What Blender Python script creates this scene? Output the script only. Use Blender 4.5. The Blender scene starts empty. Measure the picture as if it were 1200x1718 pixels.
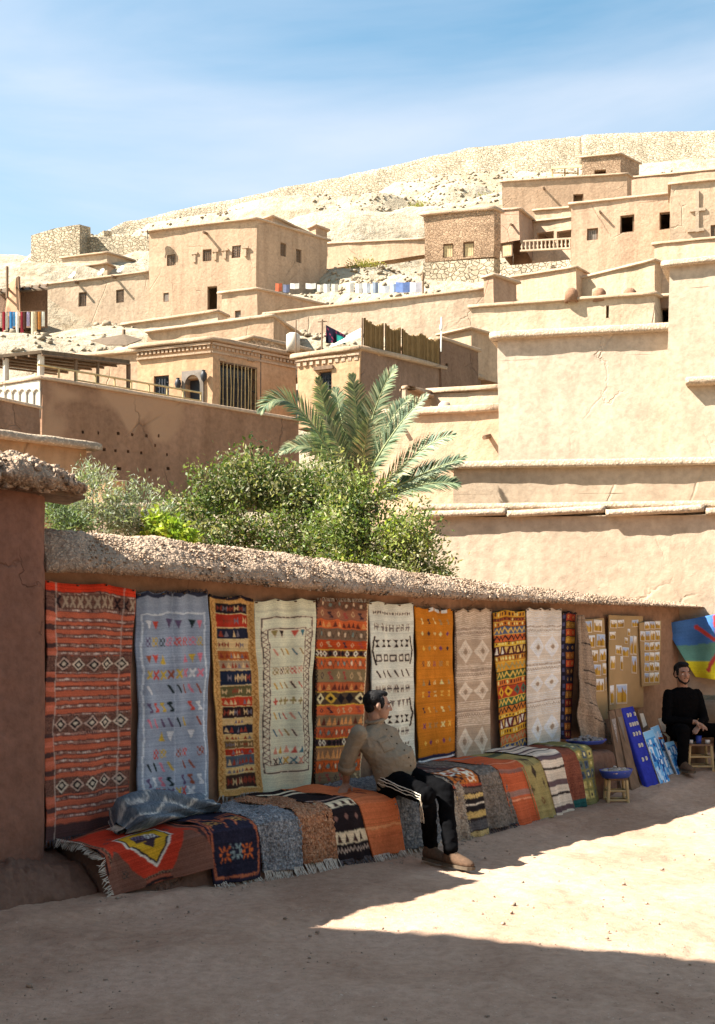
import bpy, bmesh, math, random
import numpy as np
from mathutils import Vector

# ------------------------------------------------------------------ camera, sky, sun, exposure
scene = bpy.context.scene
COL = scene.collection
EYE, FOC, CX, HY = 1.61, 2000.0, 600.0, 1085.0      # eye height, focal length / centre / horizon in photo pixels
SUN = Vector((-0.98, -0.15, 1.0)).normalized()        # direction towards the sun

cam = bpy.data.objects.new('camera', bpy.data.cameras.new('camera'))
COL.objects.link(cam)
cam.location = (0, 0, EYE)
cam.rotation_euler = (math.radians(90), 0, 0)
cam.data.sensor_fit = 'HORIZONTAL'
cam.data.sensor_width = 36.0
cam.data.lens = 36.0 * FOC / 1200.0
cam.data.shift_y = (HY - 859.0) / 1200.0
cam.data.clip_end = 5000
scene.camera = cam

world = bpy.data.worlds.new('World')
scene.world = world
world.use_nodes = True
wn, wl = world.node_tree.nodes, world.node_tree.links
wn.clear()
sky = wn.new('ShaderNodeTexSky')
sky.sky_type = 'NISHITA'
sky.sun_disc = False
sky.sun_elevation = math.asin(SUN.z)
sky.sun_rotation = math.atan2(SUN.x, SUN.y)
sky.air_density = 1.0
sky.dust_density = 0.6
sky.ozone_density = 1.0
tc = wn.new('ShaderNodeTexCoord')
mp = wn.new('ShaderNodeMapping')
mp.inputs['Rotation'].default_value = (0.0, math.radians(-17), 0.0)
mp.inputs['Scale'].default_value = (1.3, 1.0, 7.5)
mp.inputs['Location'].default_value = (0.35, 0.0, 0.62)
wl.new(tc.outputs['Generated'], mp.inputs['Vector'])
cn = wn.new('ShaderNodeTexNoise')
cn.inputs['Scale'].default_value = 1.5
cn.inputs['Detail'].default_value = 7.0
cn.inputs['Roughness'].default_value = 0.52
cn.inputs['Distortion'].default_value = 0.45
wl.new(mp.outputs['Vector'], cn.inputs['Vector'])
cr = wn.new('ShaderNodeValToRGB')
cr.color_ramp.elements[0].position = 0.33
cr.color_ramp.elements[0].color = (0.04, 0.04, 0.04, 1)
cr.color_ramp.elements[1].position = 0.82
cr.color_ramp.elements[1].color = (0.8, 0.8, 0.8, 1)
wl.new(cn.outputs['Fac'], cr.inputs['Fac'])
tint = wn.new('ShaderNodeMixRGB')
tint.blend_type = 'MULTIPLY'
tint.inputs[0].default_value = 1.0
tint.inputs[2].default_value = (0.96, 1.32, 1.22, 1)
wl.new(sky.outputs['Color'], tint.inputs[1])
cm = wn.new('ShaderNodeMixRGB')
cm.inputs[2].default_value = (4.9, 5.15, 5.8, 1)
wl.new(cr.outputs['Color'], cm.inputs[0])
wl.new(tint.outputs['Color'], cm.inputs[1])
bg = wn.new('ShaderNodeBackground')
bg.inputs['Strength'].default_value = 0.05
wl.new(cm.outputs['Color'], bg.inputs['Color'])
wo = wn.new('ShaderNodeOutputWorld')
wl.new(bg.outputs['Background'], wo.inputs['Surface'])

sl = bpy.data.lights.new('sun', 'SUN')
sl.energy = 5.0
sl.angle = math.radians(0.5)
sl.color = (1.0, 0.945, 0.86)
so = bpy.data.objects.new('sun', sl)
COL.objects.link(so)
so.rotation_euler = SUN.to_track_quat('Z', 'Y').to_euler()
so.location = (-20, -5, 30)

scene.view_settings.view_transform = 'Standard'
scene.view_settings.look = 'None'
scene.view_settings.exposure = 1.95
scene.view_settings.gamma = 1.0
scene.render.engine = 'CYCLES'
scene.cycles.use_denoising = True
scene.cycles.max_bounces = 7
scene.cycles.diffuse_bounces = 4
scene.cycles.glossy_bounces = 2
scene.cycles.transparent_max_bounces = 6
scene.cycles.caustics_reflective = False
scene.cycles.caustics_refractive = False

rnd = random.Random(7)
R = np.random.default_rng(11)

# ------------------------------------------------------------------ helpers
def P(px, py, d):
    return Vector(((px - CX) / FOC * d, d, EYE + (HY - py) / FOC * d))

def hit(px, py, o, n):
    """point where the sight line of a photo pixel meets the plane through o with normal n"""
    r = Vector(((px - CX) / FOC, 1.0, (HY - py) / FOC))
    c = Vector((0, 0, EYE))
    return c + r * ((Vector(o) - c).dot(Vector(n)) / r.dot(Vector(n)))

def srgb(h):
    h = h.lstrip('#')
    v = np.array([int(h[i:i + 2], 16) / 255 for i in (0, 2, 4)])
    return np.where(v <= 0.04045, v / 12.92, ((v + 0.055) / 1.055) ** 2.4)

def _hash(i, j, k):
    n = (i * 374761393 + j * 668265263 + k * 2147483647 + 1013904223) & 0xFFFFFFFF
    n = ((n ^ (n >> 13)) * 1274126177) & 0xFFFFFFFF
    return ((n ^ (n >> 16)) & 0xFFFF) / 65535.0

def vnoise(p):
    p = np.asarray(p, dtype=np.float64)
    i = np.floor(p).astype(np.int64)
    f = p - i
    f = f * f * (3 - 2 * f)
    x, y, z = i[..., 0], i[..., 1], i[..., 2]
    fx, fy, fz = f[..., 0], f[..., 1], f[..., 2]
    r = 0
    for a in (0, 1):
        for b in (0, 1):
            for c in (0, 1):
                w = (fx if a else 1 - fx) * (fy if b else 1 - fy) * (fz if c else 1 - fz)
                r = r + w * _hash(x + a, y + b, z + c)
    return r * 2 - 1

def fbm(p, oct=4, gain=0.5):
    p = np.asarray(p, dtype=np.float64)
    r, a = 0, 1.0
    for o in range(oct):
        r = r + a * vnoise(p * (2.03 ** o) + 17.3 * o)
        a *= gain
    return r

def tag(o, label=None, cat=None, group=None, kind=None):
    if label: o['label'] = label
    if cat: o['category'] = cat
    if group: o['group'] = group
    if kind: o['kind'] = kind
    return o

def mkmesh(name, verts, faces, mat=None, parent=None, smooth=False, cols=None):
    me = bpy.data.meshes.new(name)
    verts = np.asarray(verts, dtype=np.float32).reshape(-1, 3)
    if isinstance(faces, np.ndarray):
        k = faces.shape[1]
        me.vertices.add(len(verts))
        me.vertices.foreach_set('co', verts.ravel())
        me.loops.add(faces.size)
        me.loops.foreach_set('vertex_index', faces.astype(np.int32).ravel())
        me.polygons.add(len(faces))
        me.polygons.foreach_set('loop_start', np.arange(0, faces.size, k, dtype=np.int32))
        me.update(calc_edges=True)
    else:
        me.from_pydata(verts.tolist(), [], faces)
        me.update()
    if smooth:
        me.polygons.foreach_set('use_smooth', np.ones(len(me.polygons), dtype=bool))
    if cols is not None:
        ca = me.color_attributes.new('Col', 'FLOAT_COLOR', 'POINT')
        c4 = np.ones((len(verts), 4), dtype=np.float32)
        c4[:, :3] = cols
        ca.data.foreach_set('color', c4.ravel())
    o = bpy.data.objects.new(name, me)
    COL.objects.link(o)
    if mat: me.materials.append(mat)
    if parent: o.parent = parent
    return o

def empty(name, label=None, cat=None, group=None, loc=None):
    """top-level thing; children keep world coordinates (parent inverse) """
    o = bpy.data.objects.new(name, None)
    o.empty_display_size = 0.2
    COL.objects.link(o)
    tag(o, label, cat, group)
    if loc is not None: o['_base'] = tuple(loc)
    return o

def settle():
    """move every thing's Empty to its base without moving its parts"""
    for o in list(COL.objects):
        if o.type == 'EMPTY' and '_base' in o:
            b = Vector(o['_base'])
            del o['_base']
            o.location = b
            for c in o.children:
                c.location = c.location - b

class MB:
    def __init__(s): s.v, s.f = [], []
    def quad(s, a, b, c, d):
        n = len(s.v); s.v += [tuple(a), tuple(b), tuple(c), tuple(d)]; s.f.append((n, n + 1, n + 2, n + 3)); return s
    def hexa(s, p):                       # 8 corners: bottom 4 then top 4
        n = len(s.v); s.v += [tuple(q) for q in p]
        for f in ((3, 2, 1, 0), (4, 5, 6, 7), (0, 1, 5, 4), (1, 2, 6, 5), (2, 3, 7, 6), (3, 0, 4, 7)):
            s.f.append(tuple(n + i for i in f))
        return s
    def box(s, c, ux, uy, uz):            # centre + three half axes
        c, ux, uy, uz = map(Vector, (c, ux, uy, uz))
        return s.hexa([c - ux - uy - uz, c + ux - uy - uz, c + ux + uy - uz, c - ux + uy - uz,
                       c - ux - uy + uz, c + ux - uy + uz, c + ux + uy + uz, c - ux + uy + uz])
    def tube(s, pts, rad, n=6, caps=True):
        pts = [Vector(p) for p in pts]
        if not hasattr(rad, '__len__'): rad = [rad] * len(pts)
        base = len(s.v)
        up = Vector((0, 0, 1))
        for i, p in enumerate(pts):
            t = (pts[min(i + 1, len(pts) - 1)] - pts[max(i - 1, 0)])
            if t.length < 1e-9: t = Vector((0, 0, 1))
            t.normalize()
            a = t.cross(up if abs(t.z) < 0.95 else Vector((1, 0, 0))).normalized()
            b = t.cross(a)
            for k in range(n):
                q = 2 * math.pi * k / n
                s.v.append(tuple(p + (a * math.cos(q) + b * math.sin(q)) * rad[i]))
        for i in range(len(pts) - 1):
            for k in range(n):
                s.f.append((base + i * n + k, base + i * n + (k + 1) % n, base + (i + 1) * n + (k + 1) % n, base + (i + 1) * n + k))
        if caps:
            s.f.append(tuple(base + k for k in range(n))[::-1])
            s.f.append(tuple(base + (len(pts) - 1) * n + k for k in range(n)))
        return s
    def lathe(s, c, prof, n=16):          # prof: (radius, z)
        base = len(s.v)
        for r, z in prof:
            for k in range(n):
                q = 2 * math.pi * k / n
                s.v.append((c[0] + r * math.cos(q), c[1] + r * math.sin(q), c[2] + z))
        for i in range(len(prof) - 1):
            for k in range(n):
                s.f.append((base + i * n + k, base + i * n + (k + 1) % n, base + (i + 1) * n + (k + 1) % n, base + (i + 1) * n + k))
        return s
    def build(s, name, mat=None, parent=None, smooth=False):
        return mkmesh(name, np.array(s.v), s.f, mat, parent, smooth)

def gridfaces(nu, nv, closed_u=False):
    """faces of an (nv rows, nu cols) vertex grid"""
    idx = np.arange(nu * nv).reshape(nv, nu)
    if closed_u: idx = np.concatenate([idx, idx[:, :1]], 1)
    return np.stack([idx[:-1, :-1], idx[:-1, 1:], idx[1:, 1:], idx[1:, :-1]], -1).reshape(-1, 4)

# ------------------------------------------------------------------ materials
def newmat(name):
    m = bpy.data.materials.new(name)
    m.use_nodes = True
    nt = m.node_tree
    return m, nt, nt.nodes['Principled BSDF']

def ramp(nt, fac, stops):
    r = nt.nodes.new('ShaderNodeValToRGB')
    el = r.color_ramp.elements
    while len(el) < len(stops): el.new(0.5)
    for e, (p, c) in zip(el, stops):
        e.position = p; e.color = (*c, 1)
    nt.links.new(fac, r.inputs['Fac'])
    return r.outputs['Color']

def noise(nt, vec, scale, detail=4, rough=0.55, dist=0.0):
    n = nt.nodes.new('ShaderNodeTexNoise')
    n.inputs['Scale'].default_value = scale
    n.inputs['Detail'].default_value = detail
    n.inputs['Roughness'].default_value = rough
    n.inputs['Distortion'].default_value = dist
    nt.links.new(vec, n.inputs['Vector'])
    return n.outputs['Fac']

def mathn(nt, op, a, b=None):
    n = nt.nodes.new('ShaderNodeMath'); n.operation = op
    for i, x in enumerate((a, b)):
        if x is None: continue
        if isinstance(x, (int, float)): n.inputs[i].default_value = x
        else: nt.links.new(x, n.inputs[i])
    return n.outputs[0]

def mixc(nt, fac, a, b, mode='MIX'):
    n = nt.nodes.new('ShaderNodeMixRGB'); n.blend_type = mode
    for i, x in enumerate((fac, a, b)):
        if isinstance(x, (int, float)): n.inputs[i].default_value = x
        elif isinstance(x, tuple): n.inputs[i].default_value = (*x, 1)
        else: nt.links.new(x, n.inputs[i])
    return n.outputs[0]

def bump(nt, bs, height, strength, dist):
    b = nt.nodes.new('ShaderNodeBump')
    b.inputs['Strength'].default_value = strength
    b.inputs['Distance'].default_value = dist
    nt.links.new(height, b.inputs['Height'])
    nt.links.new(b.outputs['Normal'], bs.inputs['Normal'])

def worldpos(nt, scale=(1, 1, 1)):
    g = nt.nodes.new('ShaderNodeNewGeometry')
    m = nt.nodes.new('ShaderNodeMapping')
    m.inputs['Scale'].default_value = scale
    nt.links.new(g.outputs['Position'], m.inputs['Vector'])
    return m.outputs['Vector']

def mud(name, col, var=0.16, unit=1.0, bumpd=0.02, streak=0.4, stones=0.0, patch=None, straw=0.0, cracks=0.3, mortar=0.6):
    """adobe plaster: blotches, rain streaks, trowel relief; unit = size of blotches in metres"""
    m, nt, bs = newmat(name)
    bs.inputs['Roughness'].default_value = 0.95
    bs.inputs['Specular IOR Level'].default_value = 0.1
    p = worldpos(nt)
    c = np.array(col)
    big = noise(nt, p, 0.55 / unit, 6, 0.6, 0.3)
    colo = ramp(nt, big, [(0.3, tuple(c * (1 - var))), (0.5, tuple(c)), (0.72, tuple(np.minimum(c * (1 + var * 0.8) + 0.01, 0.9)))])
    fine = noise(nt, p, 9.0 / unit, 5, 0.65)
    colo = mixc(nt, 0.55, colo, ramp(nt, fine, [(0.3, (0.62,) * 3), (0.62, (1.12,) * 3)]), 'MULTIPLY')
    if streak:
        ps = worldpos(nt, (2.4 / unit, 2.4 / unit, 0.16 / unit))
        sn = noise(nt, ps, 1.0, 5, 0.6, 0.4)
        colo = mixc(nt, streak, colo, ramp(nt, sn, [(0.36, (0.66, 0.62, 0.58)), (0.56, (1.08,) * 3)]), 'MULTIPLY')
    if patch is not None:
        pn = noise(nt, p, 0.32 / unit, 3, 0.5, 0.8)
        colo = mixc(nt, ramp(nt, pn, [(0.50, (0,) * 3), (0.53, (1,) * 3)]), colo, tuple(patch))
    h = mathn(nt, 'ADD', mathn(nt, 'MULTIPLY', noise(nt, p, 2.2 / unit, 5, 0.6), 1.0), mathn(nt, 'MULTIPLY', fine, 0.5))
    if cracks:                                    # shrinkage cracks and flaked spots
        cv_ = nt.nodes.new('ShaderNodeTexVoronoi'); cv_.feature = 'DISTANCE_TO_EDGE'
        cv_.inputs['Scale'].default_value = 0.45 / unit
        nt.links.new(mixc(nt, 0.5, p, noise(nt, p, 1.6 / unit, 4, 0.6), 'ADD'), cv_.inputs['Vector'])
        gate = ramp(nt, noise(nt, p, 0.5 / unit, 2), [(0.5, (0,) * 3), (0.62, (1,) * 3)])
        ln = ramp(nt, cv_.outputs['Distance'], [(0.0, (1,) * 3), (0.012, (0,) * 3)])
        ck = mixc(nt, 1.0, ln, gate, 'MULTIPLY')
        colo = mixc(nt, mathn(nt, 'MULTIPLY', ck, cracks), colo, tuple(c * 0.35))
        fl = ramp(nt, noise(nt, p, 1.3 / unit, 6, 0.7, 0.6), [(0.66, (0,) * 3), (0.685, (0.55,) * 3)])
        colo = mixc(nt, fl, colo, tuple(c * np.array([0.72, 0.68, 0.64])))
        h = mathn(nt, 'SUBTRACT', h, mathn(nt, 'MULTIPLY', ck, 0.6))
    if stones:
        v = nt.nodes.new('ShaderNodeTexVoronoi')
        v.feature = 'DISTANCE_TO_EDGE'
        v.inputs['Scale'].default_value = 1.0 / stones
        wp = noise(nt, p, 1.5 / stones, 2)
        ms = worldpos(nt, (1, 1, 1.5))
        mx = mixc(nt, 0.12, ms, wp, 'ADD')
        nt.links.new(mx, v.inputs['Vector'])
        gap = ramp(nt, v.outputs['Distance'], [(0.0, (0,) * 3), (0.12, (1,) * 3)])
        vc = nt.nodes.new('ShaderNodeTexVoronoi')
        vc.inputs['Scale'].default_value = 1.0 / stones
        nt.links.new(mx, vc.inputs['Vector'])
        sep = nt.nodes.new('ShaderNodeSeparateColor')
        nt.links.new(vc.outputs['Color'], sep.inputs[0])
        colo = mixc(nt, 0.6, colo, ramp(nt, sep.outputs[0], [(0.1, (0.7, 0.66, 0.6)), (0.9, (1.2, 1.18, 1.12))]), 'MULTIPLY')
        colo = mixc(nt, mortar, colo, ramp(nt, v.outputs['Distance'], [(0.0, (0.62, 0.56, 0.48)), (0.1, (1,) * 3)]), 'MULTIPLY')
        h = mathn(nt, 'ADD', mathn(nt, 'MULTIPLY', gap, 1.6), h)
    if straw:
        v = nt.nodes.new('ShaderNodeTexVoronoi')
        v.inputs['Scale'].default_value = straw
        sp = worldpos(nt, (1, 1, 1.0))
        nt.links.new(mixc(nt, 0.05, sp, noise(nt, p, straw * 0.6, 3), 'ADD'), v.inputs['Vector'])
        colo = mixc(nt, 0.8, colo, ramp(nt, v.outputs['Distance'], [(0.08, (1.35, 1.3, 1.25)), (0.5, (0.72, 0.66, 0.62))]), 'MULTIPLY')
        h = mathn(nt, 'ADD', h, mathn(nt, 'MULTIPLY', v.outputs['Distance'], -1.2))
    oi = nt.nodes.new('ShaderNodeObjectInfo')          # every house mixes its own mud
    colo = mixc(nt, 1.0, colo, ramp(nt, oi.outputs['Random'], [(0.0, (0.90, 0.88, 0.86)), (0.5, (1.0, 1.0, 1.0)), (1.0, (1.07, 1.08, 1.12))]), 'MULTIPLY')
    nt.links.new(colo, bs.inputs['Base Color'])
    bump(nt, bs, h, 0.9, bumpd)
    return m

def plain(name, col, rough=0.8, var=0.15, scale=6.0, metal=0.0, bumpd=0.003, stretch=(1, 1, 1)):
    m, nt, bs = newmat(name)
    bs.inputs['Roughness'].default_value = rough
    bs.inputs['Metallic'].default_value = metal
    bs.inputs['Specular IOR Level'].default_value = 0.25
    p = worldpos(nt, stretch)
    n = noise(nt, p, scale, 5, 0.6)
    c = np.array(col)
    nt.links.new(ramp(nt, n, [(0.3, tuple(c * (1 - var))), (0.7, tuple(np.minimum(c * (1 + var), 1)))]), bs.inputs['Base Color'])
    bump(nt, bs, n, 0.6, bumpd)
    return m

def vcol(name, rough=0.95, weave=260.0, bumpd=0.002, sheen=0.15, gain=1.0):
    """cloth coloured by its woven pattern (colour attribute), with fine thread relief"""
    m, nt, bs = newmat(name)
    bs.inputs['Roughness'].default_value = rough
    bs.inputs['Specular IOR Level'].default_value = 0.05
    a = nt.nodes.new('ShaderNodeAttribute'); a.attribute_name = 'Col'
    p = worldpos(nt)
    n = noise(nt, p, weave, 2, 0.6)
    n2 = noise(nt, p, 7.0, 4, 0.6)
    c = mixc(nt, 0.6, a.outputs['Color'], ramp(nt, n, [(0.3, (0.68 * gain,) * 3), (0.7, (1.22 * gain,) * 3)]), 'MULTIPLY')
    c = mixc(nt, 0.4, c, ramp(nt, n2, [(0.3, (0.72,) * 3), (0.7, (1.15,) * 3)]), 'MULTIPLY')
    nt.links.new(c, bs.inputs['Base Color'])
    bump(nt, bs, mathn(nt, 'ADD', n, mathn(nt, 'MULTIPLY', n2, 2.0)), 0.8, bumpd)
    return m

M = {}
M['tan'] = mud('adobe_tan', (0.43, 0.295, 0.195), unit=1.6, bumpd=0.05)
M['tan2'] = mud('adobe_sand', (0.43, 0.315, 0.215), unit=1.8, bumpd=0.06)
M['pink'] = mud('adobe_rose', (0.39, 0.255, 0.175), unit=1.5, bumpd=0.05)
M['orange'] = mud('adobe_ochre', (0.42, 0.26, 0.145), unit=1.2, bumpd=0.03)
M['brown'] = mud('adobe_brown', (0.26, 0.145, 0.088), unit=1.2, bumpd=0.05, patch=(0.34, 0.20, 0.12))
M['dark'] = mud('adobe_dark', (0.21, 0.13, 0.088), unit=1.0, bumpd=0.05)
M['pale'] = mud('adobe_pale', (0.435, 0.34, 0.245), var=0.12, unit=0.9, bumpd=0.014, streak=0.2, cracks=0.04)
M['brick'] = mud('mud_brick', (0.42, 0.29, 0.195), unit=1.5, bumpd=0.03, stones=0.26, mortar=0.3)
M['stone'] = mud('rubble_stone', (0.50, 0.42, 0.31), unit=2.0, bumpd=0.08, stones=0.42, mortar=0.35)
M['rampart'] = mud('rampart_stone', (0.47, 0.395, 0.29), unit=3.0, bumpd=0.09, stones=0.5, mortar=0.3)
M['cope'] = mud('coping_mud', (0.40, 0.28, 0.185), unit=0.8, bumpd=0.05, streak=0.0)
M['copepale'] = mud('coping_pale', (0.47, 0.385, 0.285), unit=0.5, bumpd=0.006, streak=0.0, straw=30.0)
M['straw'] = mud('straw_mud', (0.47, 0.36, 0.262), unit=0.5, bumpd=0.012, streak=0.0, straw=44.0)
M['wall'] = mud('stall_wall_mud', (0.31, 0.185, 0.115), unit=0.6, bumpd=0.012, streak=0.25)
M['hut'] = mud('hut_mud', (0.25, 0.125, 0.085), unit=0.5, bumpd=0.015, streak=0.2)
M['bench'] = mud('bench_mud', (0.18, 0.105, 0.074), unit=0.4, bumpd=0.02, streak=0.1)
M['backhouse'] = mud('adobe_street', (0.38, 0.225, 0.135), unit=1.2, bumpd=0.03)
M['wood'] = plain('weathered_wood', (0.16, 0.10, 0.06), 0.85, 0.35, 14, stretch=(1, 1, 0.2))
M['bamboo'] = plain('bamboo', (0.42, 0.31, 0.15), 0.6, 0.25, 8)
M['reed'] = plain('reed_mat', (0.19, 0.115, 0.045), 0.9, 0.4, 10, stretch=(6, 6, 0.5), bumpd=0.02)
M['reedroof'] = plain('reed_roof', (0.11, 0.075, 0.045), 0.9, 0.4, 8, bumpd=0.02)
M['iron'] = plain('dark_iron', (0.03, 0.03, 0.035), 0.5, 0.2, 10)
M['glass'] = plain('dark_glass', (0.03, 0.035, 0.04), 0.15, 0.2, 3)
M['shutter'] = plain('grey_shutter', (0.19, 0.155, 0.125), 0.8, 0.25, 5)
M['plankpale'] = plain('pale_shutter', (0.50, 0.37, 0.20), 0.85, 0.25, 5)
M['whitewash'] = plain('whitewash', (0.48, 0.42, 0.34), 0.85, 0.15, 3)
M['white'] = plain('white_paint', (0.72, 0.68, 0.60), 0.7, 0.08, 4)
M['cream'] = plain('cream_card', (0.68, 0.62, 0.50), 0.8, 0.1, 30)
M['cloth'] = vcol('woven_wool')
M['shag'] = vcol('shag_wool', bumpd=0.006, weave=120)
M['print'] = vcol('printed_card', weave=400, bumpd=0.0003, rough=0.7)
M['fringe'] = plain('wool_fringe', (0.50, 0.44, 0.36), 0.95, 0.3, 30)
M['fringed'] = plain('dark_wool_fringe', (0.09, 0.075, 0.075), 0.95, 0.4, 30)
M['cardboard'] = plain('cardboard', (0.36, 0.245, 0.115), 0.9, 0.12, 4, bumpd=0.002)
M['blue'] = plain('blue_felt', (0.02, 0.03, 0.30), 0.85, 0.2, 20)
M['bluetray'] = plain('blue_enamel', (0.03, 0.06, 0.32), 0.4, 0.15, 6)
M['bone'] = plain('bone_trinkets', (0.42, 0.36, 0.30), 0.6, 0.5, 40)
M['silver'] = plain('silver_trinkets', (0.24, 0.22, 0.21), 0.4, 0.5, 45, metal=0.3)

# ------------------------------------------------------------------ the stall wall's own frame: t along it, off in front of it
WO = Vector((-1.90, 8.10, 0))
WD = Vector((0.698, 0.716, 0)).normalized()
WN = Vector((WD.y, -WD.x, 0))
def W(t, off, z): return Vector((WO.x + WD.x * t + WN.x * off, WO.y + WD.y * t + WN.y * off, z))
def wuv(px, py, off=0.0):
    p = hit(px, py, W(0, off, 0), WN)
    return (p - W(0, off, 0)).dot(WD), p.z
WEND = 8.24
def gz(y):
    """height of the square: level, then rising gently beyond the seated man"""
    return np.interp(y, [-50, 10.4, 11.2, 11.7, 12.3, 12.8, 14.0, 18, 24], [0, 0, 0.03, 0.07, 0.19, 0.275, 0.33, 0.38, 0.6])

# ------------------------------------------------------------------ terrain
_ctl = []
for x in range(-60, 61, 12):
    for y in (-60, -20, 0, 8, 14): _ctl.append((x, y, float(gz(y)) - 0.05))
for x in (-14, -6, 0, 6, 14):
    _ctl += [(x, 19, 0.5), (x, 25, 1.6)]
def ctl(px, py, d):
    q = P(px, py, d); _ctl.append((q.x, q.y, q.z))
for px in (-100, 150, 400, 650, 900, 1150, 1350):
    ctl(px, 870, 36); ctl(px, 735, 46); ctl(px, 660, 56); ctl(px, 620, 64 if px > 200 else 60)
for a in [(0, 575, 72), (120, 562, 78), (200, 556, 82), (330, 575, 80), (-150, 590, 72), (450, 585, 78), (600, 590, 76), (750, 590, 74), (330, 560, 86), (500, 545, 84), (900, 600, 66), (1100, 600, 66), (1300, 590, 66),
          (640, 462, 97), (560, 470, 97), (720, 470, 95), (480, 500, 92), (850, 480, 88), (980, 480, 92), (1100, 440, 92), (1300, 440, 92), (640, 478, 92),
          (60, 452, 116), (150, 440, 121), (240, 420, 125), (20, 458, 112), (-60, 500, 108), (-200, 560, 105), (100, 470, 108), (200, 452, 110),
          (560, 380, 120), (640, 345, 135), (700, 370, 125), (760, 320, 140), (820, 345, 128), (560, 345, 140), (450, 360, 140), (330, 380, 140),
          (180, 425, 168), (250, 415, 170), (420, 385, 170), (560, 355, 170), (720, 325, 170), (830, 308, 170), (985, 300, 168), (1100, 300, 166), (1200, 300, 166), (1400, 300, 166), (250, 440, 180), (420, 410, 180), (560, 385, 180), (720, 355, 180), (900, 345, 180), (1100, 345, 180), (1300, 345, 180),
          (900, 320, 130), (1100, 330, 125), (1250, 330, 125), (-100, 470, 150), (-300, 560, 150), (-200, 540, 200), (0, 450, 190), (1600, 300, 172)]:
    ctl(*a)
for x in (-260, -130, 0, 130, 260):
    _ctl.append((x, 260, 48 if x < 0 else 62)); _ctl.append((x, 420, 20))
_ctl = np.array(_ctl)
def hgt(x, y):
    x = np.asarray(x, float); y = np.asarray(y, float)
    sh = x.shape
    q = np.stack([x.ravel(), y.ravel()], 1)
    out = np.empty(len(q))
    for i in range(0, len(q), 20000):
        d2 = ((q[i:i + 20000, None, :] - _ctl[None, :, :2]) ** 2).sum(-1)
        w = 1.0 / (d2 + 1.5) ** 1.9
        out[i:i + 20000] = (w * _ctl[None, :, 2]).sum(1) / w.sum(1)
    return out.reshape(sh)

def build_terrain():
    xs = np.concatenate([np.linspace(-900, -110, 22), np.linspace(-105, -50, 45), np.linspace(-49.5, 75, 230), np.linspace(78, 120, 22), np.linspace(150, 900, 16)])
    ys = np.concatenate([np.linspace(-900, -45, 14), np.linspace(-40, 58, 60), np.linspace(58.5, 185, 235), np.linspace(188, 300, 40), np.linspace(330, 1500, 16)])
    X, Y = np.meshgrid(xs, ys)
    H = hgt(X, Y)
    far = np.clip((np.hypot(X, Y - 60) - 260) / 400, 0, 1)
    H = H * (1 - far) - 4 * far
    rough = np.clip((Y - 55) / 30, 0, 1) * (1 - far)
    p = np.stack([X, Y, np.zeros_like(X)], -1)
    H += rough * (0.7 * fbm(p * 0.07, 3) + 0.28 * fbm(p * 0.35 + 5, 3))
    # broken ledges running along the slope
    led = (H + 1.2 * vnoise(p * 0.05)) / 2.6
    fr = led - np.floor(led)
    H += rough * 0.9 * (np.clip((fr - 0.55) / 0.3, 0, 1) - fr) * (0.5 + 0.5 * vnoise(p * 0.12 + 40))
    plaza = (np.abs(X) < 16) & (Y > -12) & (Y < 24)
    H = np.where(plaza, np.minimum(H, gz(Y) - 0.09), H)
    o = mkmesh('hillside', np.stack([X, Y, H], -1), gridfaces(len(xs), len(ys)), M['hill'], None, True)
    tag(o, kind='structure')
    return xs, ys, H

def hillmat():
    m, nt, bs = newmat('hill_dust')
    bs.inputs['Roughness'].default_value = 1.0
    bs.inputs['Specular IOR Level'].default_value = 0.05
    p = worldpos(nt)
    a = noise(nt, p, 0.09, 6, 0.62, 0.4)
    c = ramp(nt, a, [(0.3, (0.33, 0.26, 0.175)), (0.5, (0.41, 0.34, 0.245)), (0.7, (0.46, 0.39, 0.295))])
    f = noise(nt, p, 1.1, 7, 0.7)
    c = mixc(nt, 0.75, c, ramp(nt, f, [(0.34, (0.60, 0.54, 0.46)), (0.52, (1.02,) * 3), (0.7, (1.15,) * 3)]), 'MULTIPLY')
    nt.links.new(c, bs.inputs['Base Color'])
    bump(nt, bs, f, 1.0, 0.5)
    return m
M['hill'] = hillmat()

def groundmat():
    m, nt, bs = newmat('trodden_earth')
    bs.inputs['Roughness'].default_value = 0.97
    bs.inputs['Specular IOR Level'].default_value = 0.1
    p = worldpos(nt)
    a = noise(nt, p, 0.7, 6, 0.6, 0.5)
    c = ramp(nt, a, [(0.30, (0.31, 0.195, 0.132)), (0.48, (0.41, 0.275, 0.192)), (0.7, (0.48, 0.335, 0.245))])
    f = noise(nt, p, 16.0, 7, 0.72)
    c = mixc(nt, 0.5, c, ramp(nt, f, [(0.36, (0.66, 0.62, 0.58)), (0.6, (1.12,) * 3)]), 'MULTIPLY')
    g = noise(nt, p, 75.0, 3, 0.6)
    c = mixc(nt, ramp(nt, g, [(0.64, (0,) * 3), (0.70, (0.7,) * 3)]), c, (0.16, 0.115, 0.085))
    s = noise(nt, p, 52.0, 3, 0.6)
    c = mixc(nt, ramp(nt, s, [(0.66, (0,) * 3), (0.72, (0.6,) * 3)]), c, (0.6, 0.5, 0.4))
    nt.links.new(c, bs.inputs['Base Color'])
    h = mathn(nt, 'ADD', f, mathn(nt, 'MULTIPLY', g, 0.35))
    bump(nt, bs, h, 0.9, 0.013)
    return m
M['ground'] = groundmat()

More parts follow.
